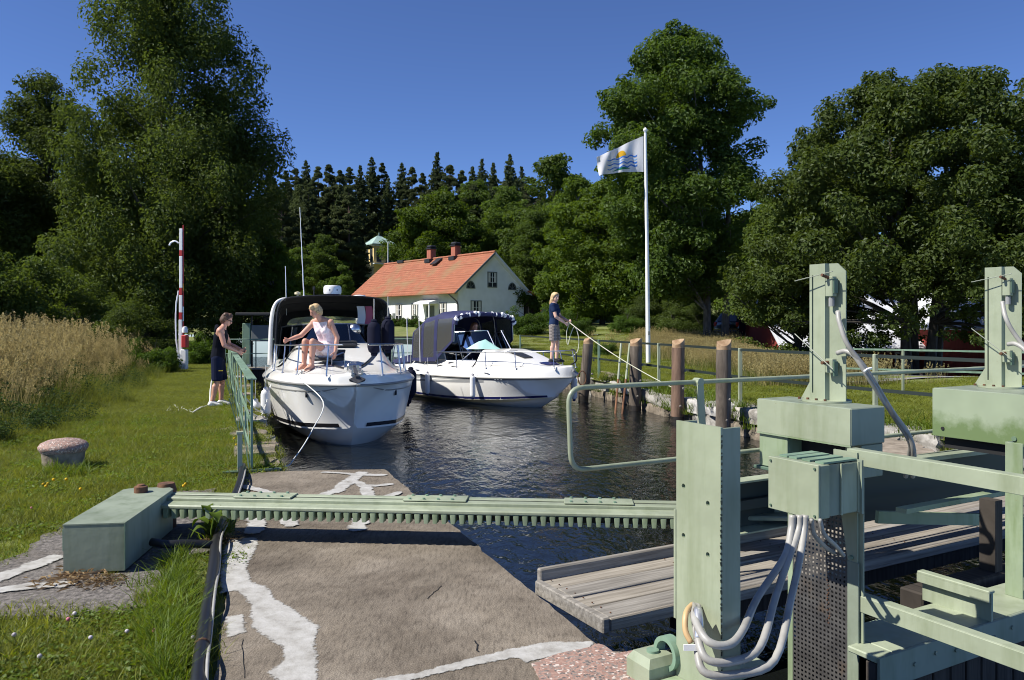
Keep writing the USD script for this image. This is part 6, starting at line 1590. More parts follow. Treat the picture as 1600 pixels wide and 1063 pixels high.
rope("line_coil", "slack pale line hanging in loops below the standing person's hands", [hand_w + (0, 0, .02), hand_w + (-.08, .02, -.25), hand_w + (-.05, 0, -.55), hand_w + (.02, 0, -.30), hand_w + (.12, 0, -.10), hand_w + (.22, .02, -.35), hand_w + (.20, 0, -.70), hand_w + (.05, 0, -.85)], .011, "rope_yellow", 40)

# person at the wheel of the second boat
ho_ = w2(2.75, -.05, .36)
J = dict(pelvis=V(0, 0, .95), waist=V(.0, 0, 1.11), chest=V(.0, 0, 1.32), neck=V(.01, 0, 1.485), head=V(.035, -.0, 1.635), hd=V(.97, .2, -.1),
         shL=V(-.0, .175, 1.425), shR=V(-.0, -.175, 1.425), elL=V(.12, .24, 1.18), elR=V(.12, -.24, 1.18), wrL=V(.36, .16, 1.15), wrR=V(.36, -.16, 1.15),
         hipL=V(0, .09, .91), hipR=V(0, -.09, .91), knL=V(.02, .10, .49), knR=V(.02, -.10, .49), anL=V(.0, .11, .095), anR=V(.0, -.11, .095))
pt_, g, tr_, at, fr = figure("person", "person with long red brown hair standing at the wheel under the navy canopy", ho_, R2_ - .35, J, "skin_tan", female=True, hands=(1.0, 1.0))
part("shirt", shell(torso_shell(g, .014, low=.05, female=True)), "cloth_whitepink", pt_, True)
part("shorts", shell(shorts_shell(g, .014, .7, .02)), "cloth_navy", pt_, True)
hair_cap(at, fr, "hair_red", pt_, extra=[chain([at(-.05, .06, .0), at(-.04, .085, -.14), at(-.02, .09, -.28)], [.05, .045, .025]), chain([at(-.05, -.06, .0), at(-.04, -.085, -.14), at(-.02, -.09, -.28)], [.05, .045, .025])])
wh = thing("steering_wheel", "black steering wheel in front of the person under the navy canopy", "steering wheel", w2(3.15, -.18, 1.42), R2_)
part("rim", tube([(.10 * math.cos(t) * .6, .17 * math.sin(t), .15 * math.cos(t)) for t in np.linspace(0, 2 * PI, 25)], .013, 6), "metal_black", wh)
part("spokes", cat([tube([(0, 0, 0), (.06 * math.cos(t), .165 * math.sin(t), .14 * math.cos(t))], .010, 5) for t in (0.5, 2.6, 4.7)]), "steel", wh)

# lines of the first boat
c0 = w1(*(h1.deck(8.05, -.86) + (0, 0, .05)))
rope("bow_line", "white line hanging from the first boat's bow cleat down to the left bank", [c0, c0 + (.0, -.20, -.10), P(505, 628, 12.3), P(488, 672, 11.6), P(463, 712, 11.0), P(441, 728, 10.75), (-3.55, 10.6, .04)], .009, n=40)
rope("spring_line", "upper of two thin white lines from the left fence to the first boat's side", [(-4.35, 12.4, .55), P(408, 643, 13.4), w1(7.0, -1.33, .98)], .009, n=14)
rope("spring_line", "lower, sagging of two thin lines from the left fence to the first boat", [(-4.4, 12.6, .30), P(408, 649.5, 13.4), w1(6.8, -1.36, .93)], .009, n=14)
# ------------------------------------------------------------------ trees and bushes
def leaves(C, N, size, rng, asp=.55, drop=0.0, fold=.18):
    """Leaf quads: C (n,3) centres, N (n,3) facing directions."""
    n = len(C)
    N = N / np.maximum(np.linalg.norm(N, axis=1, keepdims=True), 1e-9)
    r = rng.normal(size=(n, 3)); r[:, 2] -= drop
    T = np.cross(N, r); T = np.cross(T, N); T /= np.maximum(np.linalg.norm(T, axis=1, keepdims=True), 1e-9)
    B = np.cross(N, T)
    s = (size * rng.uniform(.65, 1.3, n))[:, None]
    a, b = s * .5, s * .5 * asp
    f = N * s * fold
    v = np.stack([C - T * a, C + B * b + f - T * a * .1, C + T * a, C - B * b + f - T * a * .1], 1).reshape(-1, 3)
    i = np.arange(n)[:, None] * 4
    q = np.hstack([i, i + 1, i + 2, i + 3])
    return v, np.vstack([q[:, [0, 1, 2]], q[:, [0, 2, 3]]])
def limb(a, b, r0, r1, rng, bend=.12, n=6, sides=6):
    a, b = np.asarray(a, float), np.asarray(b, float)
    L = np.linalg.norm(b - a)
    t = np.linspace(0, 1, n)[:, None]
    o = rng.normal(0, bend * L, 3)
    p = a + (b - a) * t + o * (t * (1 - t)) * 1.0
    p[:, 2] += (bend * L * .9 * t * (1 - t))[:, 0]
    return tube(p, np.linspace(r0, r1, n), sides, False)
def clump_leaves(cs, rs, per, size, rng, flat=.75, drop=0.0, up=.6, asp=.55):
    """Leaves spread through ellipsoidal clumps, denser near each clump's skin."""
    C, N = [], []
    for c, r, n in zip(cs, rs, per):
        d = rng.normal(size=(n, 3)); d /= np.linalg.norm(d, axis=1, keepdims=True)
        rad = r * (rng.random(n) ** .36)[:, None]
        o = d * rad; o[:, 2] *= flat
        if drop: o[:, 2] -= drop * r * rng.random(n) ** 2
        C.append(c + o)
        N.append(d * 1.1 + rng.normal(size=(n, 3)) * .48 + [0, 0, up])
    return leaves(np.vstack(C), np.vstack(N), size, rng, asp, drop * .8)
def broadleaf(seed, H, prof, crown0, n_clump, n_leaf, size, trunk_r, stems=((0, 0),), rc=(.5, 1.0), drop=0.0, flat=.75, hole=.0, shell_p=.5, asp=.55, squash=1.0, skirt=0, lobes=5, lobe_amp=.22, off=None):
    """prof: [(height fraction, radius)] silhouette. Returns (trunk mesh, leaf (v, f))."""
    rng = np.random.default_rng(seed)
    ph, pr = zip(*prof)
    ang0 = rng.uniform(0, 2 * PI, 6)
    cs, rs = [], []
    tries = 0
    while len(cs) < n_clump and tries < n_clump * 30:
        tries += 1
        h = rng.uniform(crown0, 1.0)
        R = np.interp(h, ph, pr)
        if rng.random() > (R / max(pr)) ** 1.1 + .06: continue
        a = rng.uniform(0, 2 * PI)
        R *= 1 + lobe_amp * math.sin(lobes * a + ang0[0] + 5 * h) * math.cos(3 * a + 9 * h + ang0[1]) + rng.normal(0, .05)
        k = rng.random() ** shell_p
        r = rng.uniform(*rc) * (.7 + .3 * min(1, R / (max(pr) * .6)))
        R = max(R - r * .55, .05)
        c = np.array([R * k * math.cos(a), R * k * math.sin(a) * squash, h * H])
        if hole and meshkit.noise(c / 1.6 + seed, seed) < hole: continue
        if off is not None: c[:2] += off(h)
        cs.append(c); rs.append(r)
    for _ in range(skirt):
        a = rng.uniform(0, 2 * PI); R = max(pr) * rng.uniform(.35, .85)
        cs.append(np.array([R * math.cos(a), R * math.sin(a), H * rng.uniform(.11, crown0)])); rs.append(rng.uniform(.22, .42))
    for i in rng.integers(0, len(cs), int(n_clump * .9)):
        d = rng.normal(size=3); d[:2] += cs[i][:2] / (np.linalg.norm(cs[i][:2]) + .3); d[2] = abs(d[2]) * .8 + .1; d /= np.linalg.norm(d)
        cs.append(cs[i] + d * rs[i] * rng.uniform(.85, 1.25) * [1, 1, flat]); rs.append(rs[i] * rng.uniform(.22, .42))
    cs, rs = np.array(cs), np.array(rs)
    per = np.maximum(8, (n_leaf * rs ** 2 / (rs ** 2).sum()).astype(int))
    lv = clump_leaves(cs, rs, per, size, rng, flat, drop, asp=asp)
    wood_ = []
    tops = []
    for (sx, sy) in stems:
        lean = rng.normal(0, .25, 2)
        zt = H * rng.uniform(.80, .92)
        z = np.linspace(-1.0, zt, 9)
        k = z / zt
        p = np.stack([sx * (1 + 1.2 * np.maximum(k, 0)) + lean[0] * k ** 2 + .08 * np.sin(5 * k + sx), sy * (1 + 1.2 * np.maximum(k, 0)) + lean[1] * k ** 2 + .08 * np.cos(4 * k), z], 1)
        r = trunk_r * (1 - .88 * np.clip(k, 0, 1)) + trunk_r * .35 * np.exp(-np.maximum(z, 0) / .35)
        wood_.append(tube(p, r, 9, False)); tops.append(p)
    for c in cs[rng.permutation(len(cs))[:min(len(cs), 70)]]:
        p = tops[int(np.argmin([np.hypot(*(c[:2] - q[-1][:2])) + rng.random() for q in tops]))]
        zb = np.clip(c[2] - np.hypot(c[0], c[1]) * rng.uniform(.5, .95), H * crown0 * .6, H * .85)
        b = np.array([np.interp(zb, p[:, 2], p[:, 0]), np.interp(zb, p[:, 2], p[:, 1]), zb])
        wood_.append(limb(b, c, trunk_r * .30 * (1 - zb / H) + .018, .008, rng, .10, 5, 5))
    return cat(wood_), lv
def spruce(seed, H, R, n_whorl, per, dens, low=.06):
    rng = np.random.default_rng(seed)
    wood_ = [tube([(0, 0, -.3), (.1 * rng.normal(), .1 * rng.normal(), H * .5), (0, 0, H)], [R * .085, R * .05, .015], 7, False)]
    C, N = [], []
    for k in range(n_whorl):
        h = low + (1 - low) * (k / (n_whorl - 1)) ** .92
        z = h * H; L = R * (1 - h) ** .78 * rng.uniform(.70, 1.2) + .15
        m = per if h < .85 else max(4, per - 3)
        a0 = rng.uniform(0, 2 * PI)
        for j in range(m):
            if rng.random() < .18: continue
            a = a0 + 2 * PI * j / m + rng.normal(0, .16)
            Lb = L * rng.uniform(.45, 1.25)
            n = max(6, int(dens * Lb))
            t = rng.random(n) ** .8
            drp = -.10 * Lb - .28 * Lb * t + .22 * Lb * t ** 2.6
            w = .26 * Lb * (1 - t * .75) * rng.uniform(-1, 1, n)
            x = Lb * t
            ca_, sa_ = math.cos(a), math.sin(a)
            C.append(np.stack([x * ca_ - w * sa_, x * sa_ + w * ca_, z + drp * 1.1 - np.abs(w) * .35 - .10 * rng.random(n)], 1))
            N.append(np.stack([.9 * ca_ + rng.normal(0, .5, n), .9 * sa_ + rng.normal(0, .5, n), rng.normal(.45, .35, n)], 1))
    C, N = np.vstack(C), np.vstack(N)
    return cat(wood_), leaves(C, N, .58, rng, .40, .6)
def pine(seed, H, R, n_clump, n_leaf):
    rng = np.random.default_rng(seed)
    cs, rs = [], []
    for k in range(n_clump):
        h = rng.uniform(.30, 1.0)
        Rr = R * np.interp(h, [.30, .55, .8, 1.0], [.8, 1, .62, .05]) * rng.uniform(.6, 1.25)
        a = rng.uniform(0, 2 * PI)
        cs.append((Rr * math.sqrt(rng.random()) * math.cos(a), Rr * math.sqrt(rng.random()) * math.sin(a), h * H)); rs.append(rng.uniform(.35, .95) * (1.15 - .6 * h))
    cs, rs = np.array(cs), np.array(rs)
    per = np.maximum(10, (n_leaf * rs ** 2 / (rs ** 2).sum()).astype(int))
    lv = clump_leaves(cs, rs, per, .30, rng, .50, 0, .15, .32)
    wd = [tube([(0, 0, -.3), (.15 * rng.normal(), .15 * rng.normal(), H * .5), (0, 0, H * .97)], [.24, .17, .04], 8, False)]
    for c in cs[:40]:
        zb = c[2] - rng.uniform(.1, .8)
        wd.append(limb((0, 0, zb), c, .05, .015, rng, .08, 4, 5))
    return cat(wd), lv
def grow_tree(name, label, loc, made, leafm, bark, rz=0.0, cat_="tree", crown="crown"):
    t = thing(name, label, cat_, loc, rz)
    part("trunk", made[0], bark, t, True)
    usdkit.mesh(stage, numbered(t, crown), made[1], MAT[leafm], False)
    return t
def tree_class(name, made, leafm, bark):
    c = klass(name)
    part("trunk", made[0], bark, c, True)
    usdkit.mesh(stage, numbered(c, "crown"), made[1], MAT[leafm], False)
    return c
def on(px, d, lift=0.0):
    x = (px - 800) * d / FPX
    return np.array([x, d, float(height(x, d)) + lift])
# tall birch at left
grow_tree("birch_tree", "tall dark birch with drooping branches towering over the left path, topping out of the picture", on(258, 36),
          broadleaf(101, 19.0, [(.10, 3.9), (.25, 5.1), (.42, 5.2), (.58, 4.8), (.72, 3.9), (.86, 3.2), (1.0, 1.6)], .11, 330, 150000, .18, .30, rc=(.55, 1.15), drop=1.2, flat=1.0, hole=.47, shell_p=.55, asp=.5, lobes=4, lobe_amp=.18), "birch_leaf", "bark_dark")
grow_tree("left_tree", "dense dark broadleaf tree at the far left with sky beside its top", on(72, 40),
          broadleaf(102, 13.2, [(.05, 3.6), (.3, 4.6), (.55, 4.3), (.78, 3.2), (1.0, .9)], .05, 250, 80000, .17, .24, rc=(.6, 1.1), hole=.38, shell_p=.6), "birch_leaf", "bark_dark")
grow_tree("left_tree", "dark broadleaf tree cut by the left picture edge behind the bushes", on(-45, 37),
          broadleaf(103, 10.2, [(.05, 3.2), (.3, 3.9), (.6, 3.4), (.8, 2.4), (1.0, .6)], .04, 150, 50000, .17, .22, rc=(.6, 1.1), hole=.36, shell_p=.6), "birch_leaf", "bark_dark")
grow_tree("dark_tree", "dark broadleaf tree between the tall birch and the spruces, behind the barrier", on(355, 43),
          broadleaf(104, 12.0, [(.05, 2.8), (.3, 3.6), (.6, 3.2), (.8, 2.2), (1.0, .6)], .08, 170, 60000, .17, .22, rc=(.6, 1.1), hole=.33, shell_p=.6), "birch_leaf", "bark_dark")
grow_tree("maple_tree", "small bright green maple in sunlight above the shelter roof", on(425, 38),
          broadleaf(105, 5.4, [(.15, 1.0), (.4, 1.7), (.7, 1.5), (1.0, .4)], .2, 50, 15000, .16, .08, rc=(.35, .65), hole=.36, shell_p=.7, flat=.5), "maple_leaf", "bark_grey")
# tall tree behind the flagpole with two grey trunks
grow_tree("poplar_tree", "tall dense broadleaf tree with two slender grey trunks behind the flagpole", on(1120, 42),
          broadleaf(106, 16.5, [(.16, 2.4), (.28, 4.0), (.45, 4.35), (.62, 4.7), (.78, 4.4), (.9, 3.0), (1.0, 1.2)], .18, 240, 120000, .21, .22, stems=((-.45, 0), (.42, .1)), rc=(.7, 1.25), hole=.30, shell_p=.55, lobes=3, lobe_amp=.09, off=lambda h: np.array([-1.6 - .6 * h, 0])), "poplar_leaf", "bark_grey")
# big alder in front of the barn
grow_tree("alder_tree", "broad many stemmed alder in front of the red barn at right", on(1440, 30.0, .55),
          broadleaf(107, 11.1, [(.17, 5.0), (.25, 6.6), (.40, 7.3), (.55, 6.6), (.72, 5.7), (.88, 4.6), (1.0, 2.6)], .285, 620, 200000, .16, .20, stems=((-.55, -.1), (-.15, .25), (.25, -.15), (.62, .2)), rc=(.45, .85), hole=.36, shell_p=.55, lobes=5, lobe_amp=.13, asp=.6, skirt=190), "alder_leaf", "bark_dark")
grow_tree("alder_tree", "rounded broadleaf tree between the two trunk tree and the big alder", on(1245, 33.0, .5),
          broadleaf(108, 8.2, [(.05, 2.6), (.3, 3.2), (.6, 2.9), (.8, 2.0), (1.0, .6)], .05, 190, 60000, .15, .14, rc=(.45, .85), hole=.36, shell_p=.55, asp=.6), "alder_leaf", "bark_dark")
# the broadleaf trees in the middle distance
MD = [tree_class("broad_a", broadleaf(201, 11, [(.06, 3.4), (.28, 4.6), (.55, 4.3), (.8, 3.0), (1.0, .9)], .07, 220, 60000, .24, .20, rc=(.7, 1.25), hole=.32, shell_p=.5, flat=.6), "maple_leaf", "bark_dark"),
      tree_class("broad_b", broadleaf(202, 11, [(.10, 2.4), (.35, 3.6), (.6, 3.4), (.82, 2.3), (1.0, .6)], .10, 190, 52000, .22, .17, rc=(.6, 1.1), hole=.36, shell_p=.55, flat=.6), "ash_leaf", "bark_dark"),
      tree_class("broad_c", broadleaf(203, 11, [(.05, 2.8), (.3, 3.3), (.6, 3.0), (.8, 2.3), (1.0, .8)], .05, 200, 52000, .22, .16, rc=(.55, 1.0), hole=.37, shell_p=.55, flat=.65), "ash_leaf", "bark_grey")]
mid = [(685, 84, 0, 1.28, "large rounded maple directly behind the white house chimneys"), (655, 90, 2, .95, "bushy broadleaf tree behind the left part of the house roof"), (790, 88, 1, 1.25, "broadleaf tree behind the right end of the house roof"), (740, 96, 2, 1.3, "broadleaf tree behind the maple, above the house ridge"),
       (868, 74, 1, 1.42, "tall bright broadleaf tree above the standing person"), (905, 66, 2, 1.10, "broadleaf tree left of the flag, its crown reaching the skyline"), (835, 66, 2, .85, "pale green small tree at the right corner of the white house"),
       (940, 56, 0, .98, "spreading maple with dark trunk on the lawn left of the flagpole"), (985, 60, 1, 1.12, "broadleaf tree just left of the flagpole"), (1030, 62, 2, 1.15, "broadleaf tree right behind the flagpole"), (1075, 58, 1, 1.0, "shaded broadleaf tree under the two trunk tree"), (1180, 58, 2, .95, "dark broadleaf tree behind the parked car"),
       (1225, 52, 0, .92, "dark spreading tree behind the barn's left end"), (1330, 62, 1, 1.15, "broadleaf tree behind the barn roof"), (1480, 66, 0, 1.2, "broad tree far behind the big alder"), (1600, 58, 1, 1.2, "tree at the right picture edge behind the barn wing"), (1720, 48, 0, 1.0, "tree beyond the right picture edge"),
       (505, 84, 1, .78, "low broadleaf tree above the radar dome"), (465, 70, 2, .62, "small broadleaf tree behind the whip antenna"), (535, 80, 2, .50, "small bright tree left of the house roof end"), (400, 62, 1, .85, "broadleaf tree in shade behind the shelter"), (300, 58, 0, .9, "dark tree behind the tall birch trunk"), (190, 60, 2, 1.0, "dark tree behind the left bushes"),
       (880, 58, 2, .55, "low leafy tree hanging over the second parked car"), (130, 52, 1, .9, "dark tree between birch and far left tree"), (20, 56, 0, 1.05, "dark tree far left behind the bushes")]
for i, (px, d, k, s, lab) in enumerate(mid):
    copy_of(MD[k], "broadleaf_tree", lab, "tree", on(px, d), i * 1.7, (s, s, s * (1.0 if k else .95)))
# conifers on the hill
CF = [tree_class("spruce_a", spruce(301, 16, 4.3, 44, 9, 15), "needles", "bark_dark"), tree_class("spruce_b", spruce(302, 16, 3.5, 46, 8, 16), "needles", "bark_dark"),
      tree_class("pine_a", pine(303, 16, 2.9, 130, 26000), "pine_needles", "bark_pine"), tree_class("pine_b", pine(304, 16, 2.5, 100, 22000), "pine_needles", "bark_pine")]
tops_px = [(424, 262, 1), (446, 268, 3), (462, 264, 2), (478, 252, 0), (497, 262, 3), (514, 258, 2), (531, 268, 3), (546, 262, 2), (563, 260, 1), (581, 247, 0), (597, 256, 3), (628, 256, 0), (644, 262, 2), (660, 272, 3), (683, 240, 1), (703, 259, 2), (722, 268, 3), (738, 262, 0), (753, 250, 1), (771, 256, 1), (797, 243, 0), (815, 262, 1), (832, 278, 2), (848, 288, 3), (955, 268, 2), (975, 272, 3), (943, 282, 3)]
rngf = np.random.default_rng(9)
for i, (px, ty, k) in enumerate(tops_px):
    d = rngf.uniform(100, 132) if px < 900 else 95
    if 545 < px < 645: d = rngf.uniform(122, 135)
    b = on(px, d)
    s = (CAMH + (HZ - ty) * d / FPX - b[2]) / 16.0
    copy_of(CF[k], "spruce_tree" if k < 2 else "pine_tree", "dark " + ("pointed spruce" if k < 2 else "round topped pine") + " standing against the sky on the hill behind the house", "tree", b, rngf.uniform(0, 6), (s * .95, s * .95, s), "skyline " + ("spruces" if k < 2 else "pines") + " on the hill")
for i in range(46):
    px = rngf.uniform(395, 1000) if i < 30 else rngf.uniform(400, 610); d = rngf.uniform(86, 112)
    if 555 < px < 650 and d < 117: continue
    k = int(rngf.integers(4)); b = on(px, d)
    s = rngf.uniform(.78, .98) * (1.0 if d > 92 else .85)
    ty = HZ - (b[2] + 16 * s - CAMH) * FPX / d
    if ty < 285: s *= max(.4, (CAMH + (HZ - 290) * d / FPX - b[2]) / (16 * s))
    copy_of(CF[k], "spruce_tree" if k < 2 else "pine_tree", "dark " + ("spruce" if k < 2 else "pine") + " in the middle of the conifer wood behind the house", "tree", b, rngf.uniform(0, 6), (s, s, s), "conifers of the wood behind the house")
for i, (px, d, s) in enumerate([(566, 108, .42), (607, 128, .85), (553, 104, .6)]):
    copy_of(CF[(0, 1, 1)[i]], "spruce_tree", ("dark spruce partly hiding the ochre tower's left wall", "dark spruce behind the ochre tower", "dark spruce just left of the ochre tower")[i], "tree", on(px, d), i, s)
# bushes
BU = [tree_class("bush_a", broadleaf(401, 2.6, [(0, 1.5), (.35, 1.9), (.7, 1.5), (1.0, .5)], .02, 90, 26000, .10, .05, rc=(.35, .62), hole=.33, shell_p=.6), "bush_leaf", "bark_dark"),
      tree_class("bush_b", broadleaf(402, 2.2, [(0, 1.2), (.4, 1.35), (.75, 1.0), (1.0, .3)], .02, 70, 22000, .085, .04, rc=(.28, .5), hole=.33, shell_p=.6), "hedge_leaf", "bark_dark")]
bushes = [(60, 27.5, 0, 1.20, "wide rounded bush at the far left behind the tall grass"), (-30, 25, 0, 1.25, "bush cut by the left picture edge behind the tall grass"), (125, 30, 0, 1.05, "bush right of the far left bush, under the birch"), (190, 26.5, 0, .72, "low bush behind the tall grass, left of the barrier"), (238, 25.5, 1, .62, "low leafy bush just left of the barrier boom"), (212, 31, 0, .85, "bush in shade under the birch crown"),
          (320, 31, 1, .70, "small bright bush right of the barrier, behind the standing person"), (345, 36, 1, .9, "bush behind the shelter's green cabinet"), (640, 56, 1, .50, "hedge bush at the left end below the house windows"), (618, 57, 1, .46, "hedge bush under the leftmost house windows"), (600, 58, 1, .48, "hedge bush left of the other hedge bushes by the house"), (662, 54, 1, .42, "hedge bush just above the second boat's stern cover"),
          (822, 49, 1, .95, "round clipped light green bush right of the second boat's canopy"), (700, 57, 1, .42, "shrub by the house corner behind the navy canopy"), (722, 56, 1, .48, "shrub before the gable wall"), (900, 47, 1, .8, "low shrub on the lawn left of the flagpole"), (945, 36, 1, .42, "small dark shrub behind the bank railing"), (1010, 50, 0, .9, "bush at the wood edge behind the flagpole"), (1055, 48, 0, .9, "bush in front of the two grey trunks"), (1222, 36, 1, .6, "shrub beside the barn's left end"),
          (870, 52, 1, .9, "shrub on the lawn behind the standing person"), (1095, 47, 0, .75, "shrub between the grey trunks and the car"), (980, 49, 1, .8, "low green shrub at the lawn edge left of the flagpole")]
for i, (px, d, k, s, lab) in enumerate(bushes):
    copy_of(BU[k], "bush", lab, "bush", on(px, d, -.1), i * 2.3, s)
# the far wood closing the gaps behind everything
far = broadleaf(501, 12, [(0, 5), (.4, 5.6), (.8, 4), (1, 1)], .02, 120, 16000, .5, .2, rc=(1.0, 1.7), shell_p=.5)
pos, idx, rz, sc = [], [], [], []
for i in range(90):
    px = rngf.uniform(-700, 2300); d = rngf.uniform(120, 175)
    if 380 < px < 900: d = rngf.uniform(135, 175)
    b = on(px, d); pos.append(b); idx.append(0); rz.append(rngf.uniform(0, 6))
    lim = (CAMH + (HZ - (300 if 400 < px < 1000 else 330)) * d / FPX - b[2]) / 12
    sc.append(min(rngf.uniform(.9, 1.25), max(.4, lim)))
pf = "/World/far_wood"
scatter(pf, [("crown_shape", far[1], "poplar_leaf")], pos, idx, rz, sc, label="far dark wood closing the view behind the conifers", cat="woodland")

# ------------------------------------------------------------------ grass
def blades(n, rad, h0, h1, w, rng, bend=.35, seg=2, lean=(0, 0)):
    a = rng.uniform(0, 2 * PI, n); r = rad * np.sqrt(rng.random(n))
    base = np.stack([r * np.cos(a), r * np.sin(a), np.zeros(n)], 1)
    H = rng.uniform(h0, h1, n)
    da = rng.uniform(0, 2 * PI, n)
    dirv = np.stack([np.cos(da), np.sin(da)], 1) * (bend * H * rng.uniform(.2, 1.3, n))[:, None] + np.array(lean) * H[:, None]
    sd = np.stack([-np.sin(da), np.cos(da)], 1)
    fa_ = rng.uniform(0, PI, n); sd = np.stack([np.cos(fa_), np.sin(fa_)], 1)
    V_, F_ = [], []
    k = seg + 1
    for j in range(k):
        t = j / seg
        c = base.copy(); c[:, :2] += dirv * t ** 1.8; c[:, 2] = H * (t - .12 * t * t * min(1, bend))
        ww = w * (1 - .85 * t) * (1 if j else .8)
        o = np.concatenate([sd * ww / 2, np.zeros((n, 1))], 1)
        V_ += [c - o, c + o]
    V = np.stack(V_, 1).reshape(-1, 3)
    i = np.arange(n)[:, None] * (2 * k)
    for j in range(seg):
        b = i + 2 * j
        F_ += [np.hstack([b, b + 1, b + 3]), np.hstack([b, b + 3, b + 2])]
    return V, np.vstack(F_)
def heads(n, rad, h0, h1, rng, lean=(0, 0)):
    """Seed heads: stems with a loose drooping panicle."""
    v, f = blades(n, rad, h0, h1, .009, rng, .22, 3, lean)
    tips = v.reshape(n, -1, 3)[:, -1]
    C, N = [], []
    for t in tips:
        m = 7
        o = np.stack([rng.normal(0, .012, m) + lean[0] * .05, rng.normal(0, .012, m) + lean[1] * .05, -rng.random(m) * .12], 1)
        C.append(t + o); N.append(rng.normal(size=(m, 3)))
    v2, f2 = leaves(np.vstack(C), np.vstack(N), .048, rng, .35, 1.5)
    return np.vstack([v, v2]), np.vstack([f, f2 + len(v)])
rg3 = np.random.default_rng(31)
lawnp = [("tuft_a", blades(150, .16, .018, .05, .0042, rg3, .9), "lawn_blade"), ("tuft_b", blades(150, .16, .02, .06, .0045, rg3, 1.1), "lawn_blade"), ("tuft_c", blades(110, .15, .015, .045, .005, rg3, 1.2), "lush_blade"),
         ("clover", (lambda C: leaves(C, np.stack([rg3.normal(0, .3, len(C)), rg3.normal(0, .3, len(C)), np.ones(len(C))], 1), .022, rg3, .9))(np.stack([rg3.uniform(-.14, .14, 90), rg3.uniform(-.14, .14, 90), rg3.uniform(.015, .045, 90)], 1)), "lush_blade"),
         ("coarse", blades(90, .2, .03, .09, .008, rg3, .9), "lawn_blade"), ("coarse_b", blades(90, .2, .03, .10, .008, rg3, .8), "meadow_green")]
AP_POLY = apron.buffer(-.02)
PATH_NO = Polygon([tuple(c) for c in px_poly([(330, 604), (347, 600), (372, 650), (385, 700), (380, 736), (366, 736), (362, 700), (352, 660)])])
wl = Polygon(wall_poly).buffer(.03)
pipe_line = LineString([tuple(p[:2]) for p in cp]).buffer(.06)
from shapely import contains_xy
def mowmask(x, y): return contains_xy(AP_POLY, x, y) | contains_xy(wl, x, y) | contains_xy(pipe_line, x, y)
def left_edge_of_meadow(y): return np.interp(y, [5, 8, 10, 13, 16, 20.5, 27, 34], [-7.3, -6.35, -6.4, -7.0, -8.0, -9.5, -11.7, -14.5])
pos, idx, sc = [], [], []
def flat_(s): return np.stack([s, s, s * .42], 1)
def addgrass(x, y, k, s, lift=0.0):
    s = np.stack([s, s, s], 1) if np.ndim(s) == 1 else s
    pos.append(np.stack([x, y, height(x, y) + lift], 1)); idx.append(k); sc.append(s)
# near lawn
n = 9000
y = 2.2 + (rg3.random(n) ** 1.5) * 11.5
x = rg3.uniform(0, 1, n) * (XL(y) + np.where(y < 8.5, -.30, -.12) - (left_edge_of_meadow(y) - .6)) + left_edge_of_meadow(y) - .6
lx = -1.33 + .318 * (3.5 - y)
keep = ~mowmask(x, y) & ((y > 8.4) | (x < lx - .02))
keep &= ~(contains_xy(PATH_NO, x, y) & (rg3.random(n) < .8)) & (rg3.random(n) < np.clip(1.9 - 1.9 * meshkit.fbm(np.stack([x * 1.1, y * 1.1, 0 * x], 1), 4, 6), .25, 1))
x, y = x[keep], y[keep]
k = rg3.choice(6, len(x), p=[.30, .26, .14, .14, .09, .07])
addgrass(x, y, k, rg3.uniform(.8, 1.35, len(x)))
# mid lawn to the barrier
n = 6000
y = rg3.uniform(13, 34, n); x = left_edge_of_meadow(y) - .8 + rg3.random(n) * (XL(y) - .15 - left_edge_of_meadow(y) + .8)
keep = ~contains_xy(PATH_NO, x, y)
x, y = x[keep], y[keep]
addgrass(x, y, rg3.choice([0, 1, 4, 5], len(x)), flat_(rg3.uniform(1.3, 2.3, len(x))))
# right lawn
n = 15000
y = 9 + rg3.random(n) ** 1.3 * 42; x = XR(y) + .5 + rg3.random(n) ** 1.2 * (y * .62 + 5)
TOW = Polygon([tuple(c) for c in px_poly([(930, 588), (1000, 600), (1190, 640), (1440, 740), (1500, 760), (1460, 700), (1180, 628), (1050, 598), (940, 579)])])
keep = ~contains_xy(TOW, x, y) & ~((x > 8) & (y > 19.4 + .17 * (x - 8)) & (y < 23.4 + .17 * (x - 8)))
x, y = x[keep], y[keep]
addgrass(x, y, rg3.choice([0, 1, 4, 5, 2], len(x), p=[.28, .27, .2, .1, .15]), flat_(rg3.uniform(1.5, 2.7, len(x))))
pos, idx, sc = np.vstack(pos), np.concatenate(idx), np.vstack(sc)
scatter("/World/lawn_grass", lawnp, pos, idx, rg3.uniform(0, 6.28, len(pos)), sc, label="short mown green grass on both canal banks", cat="grass")
# tall edge grass by the pipe, the wall ends and the apron
lush = [("tuft_a", blades(34, .11, .06, .25, .012, rg3, .8), "lush_blade"), ("tuft_b", blades(30, .12, .06, .28, .013, rg3, 1.0), "lush_blade"), ("tuft_c", blades(60, .10, .06, .18, .006, rg3, .9), "lawn_blade")]
P_, K_, S_ = [], [], []
def tuftat(px, py, k=None, s=1.0):
    q = G(px, py); P_.append((q[0], q[1], float(height(q[0], q[1])))); K_.append(int(rg3.integers(3)) if k is None else k); S_.append(s * rg3.uniform(.75, 1.2))
for _ in range(150):
    t = rg3.random(); a = np.array([330, 868]) * (1 - t) + np.array([303, 1063]) * t
    tuftat(a[0] - 34 - abs(rg3.normal(0, 18)), a[1] + rg3.normal(0, 6), None, .62)
for _ in range(50): tuftat(rg3.uniform(215, 290), rg3.uniform(915, 1010), None, .65)
for _ in range(6): tuftat(rg3.uniform(110, 200), rg3.uniform(897, 908), 2, .30)
for _ in range(40): tuftat(rg3.uniform(372, 412), rg3.uniform(690, 735), None, .55)
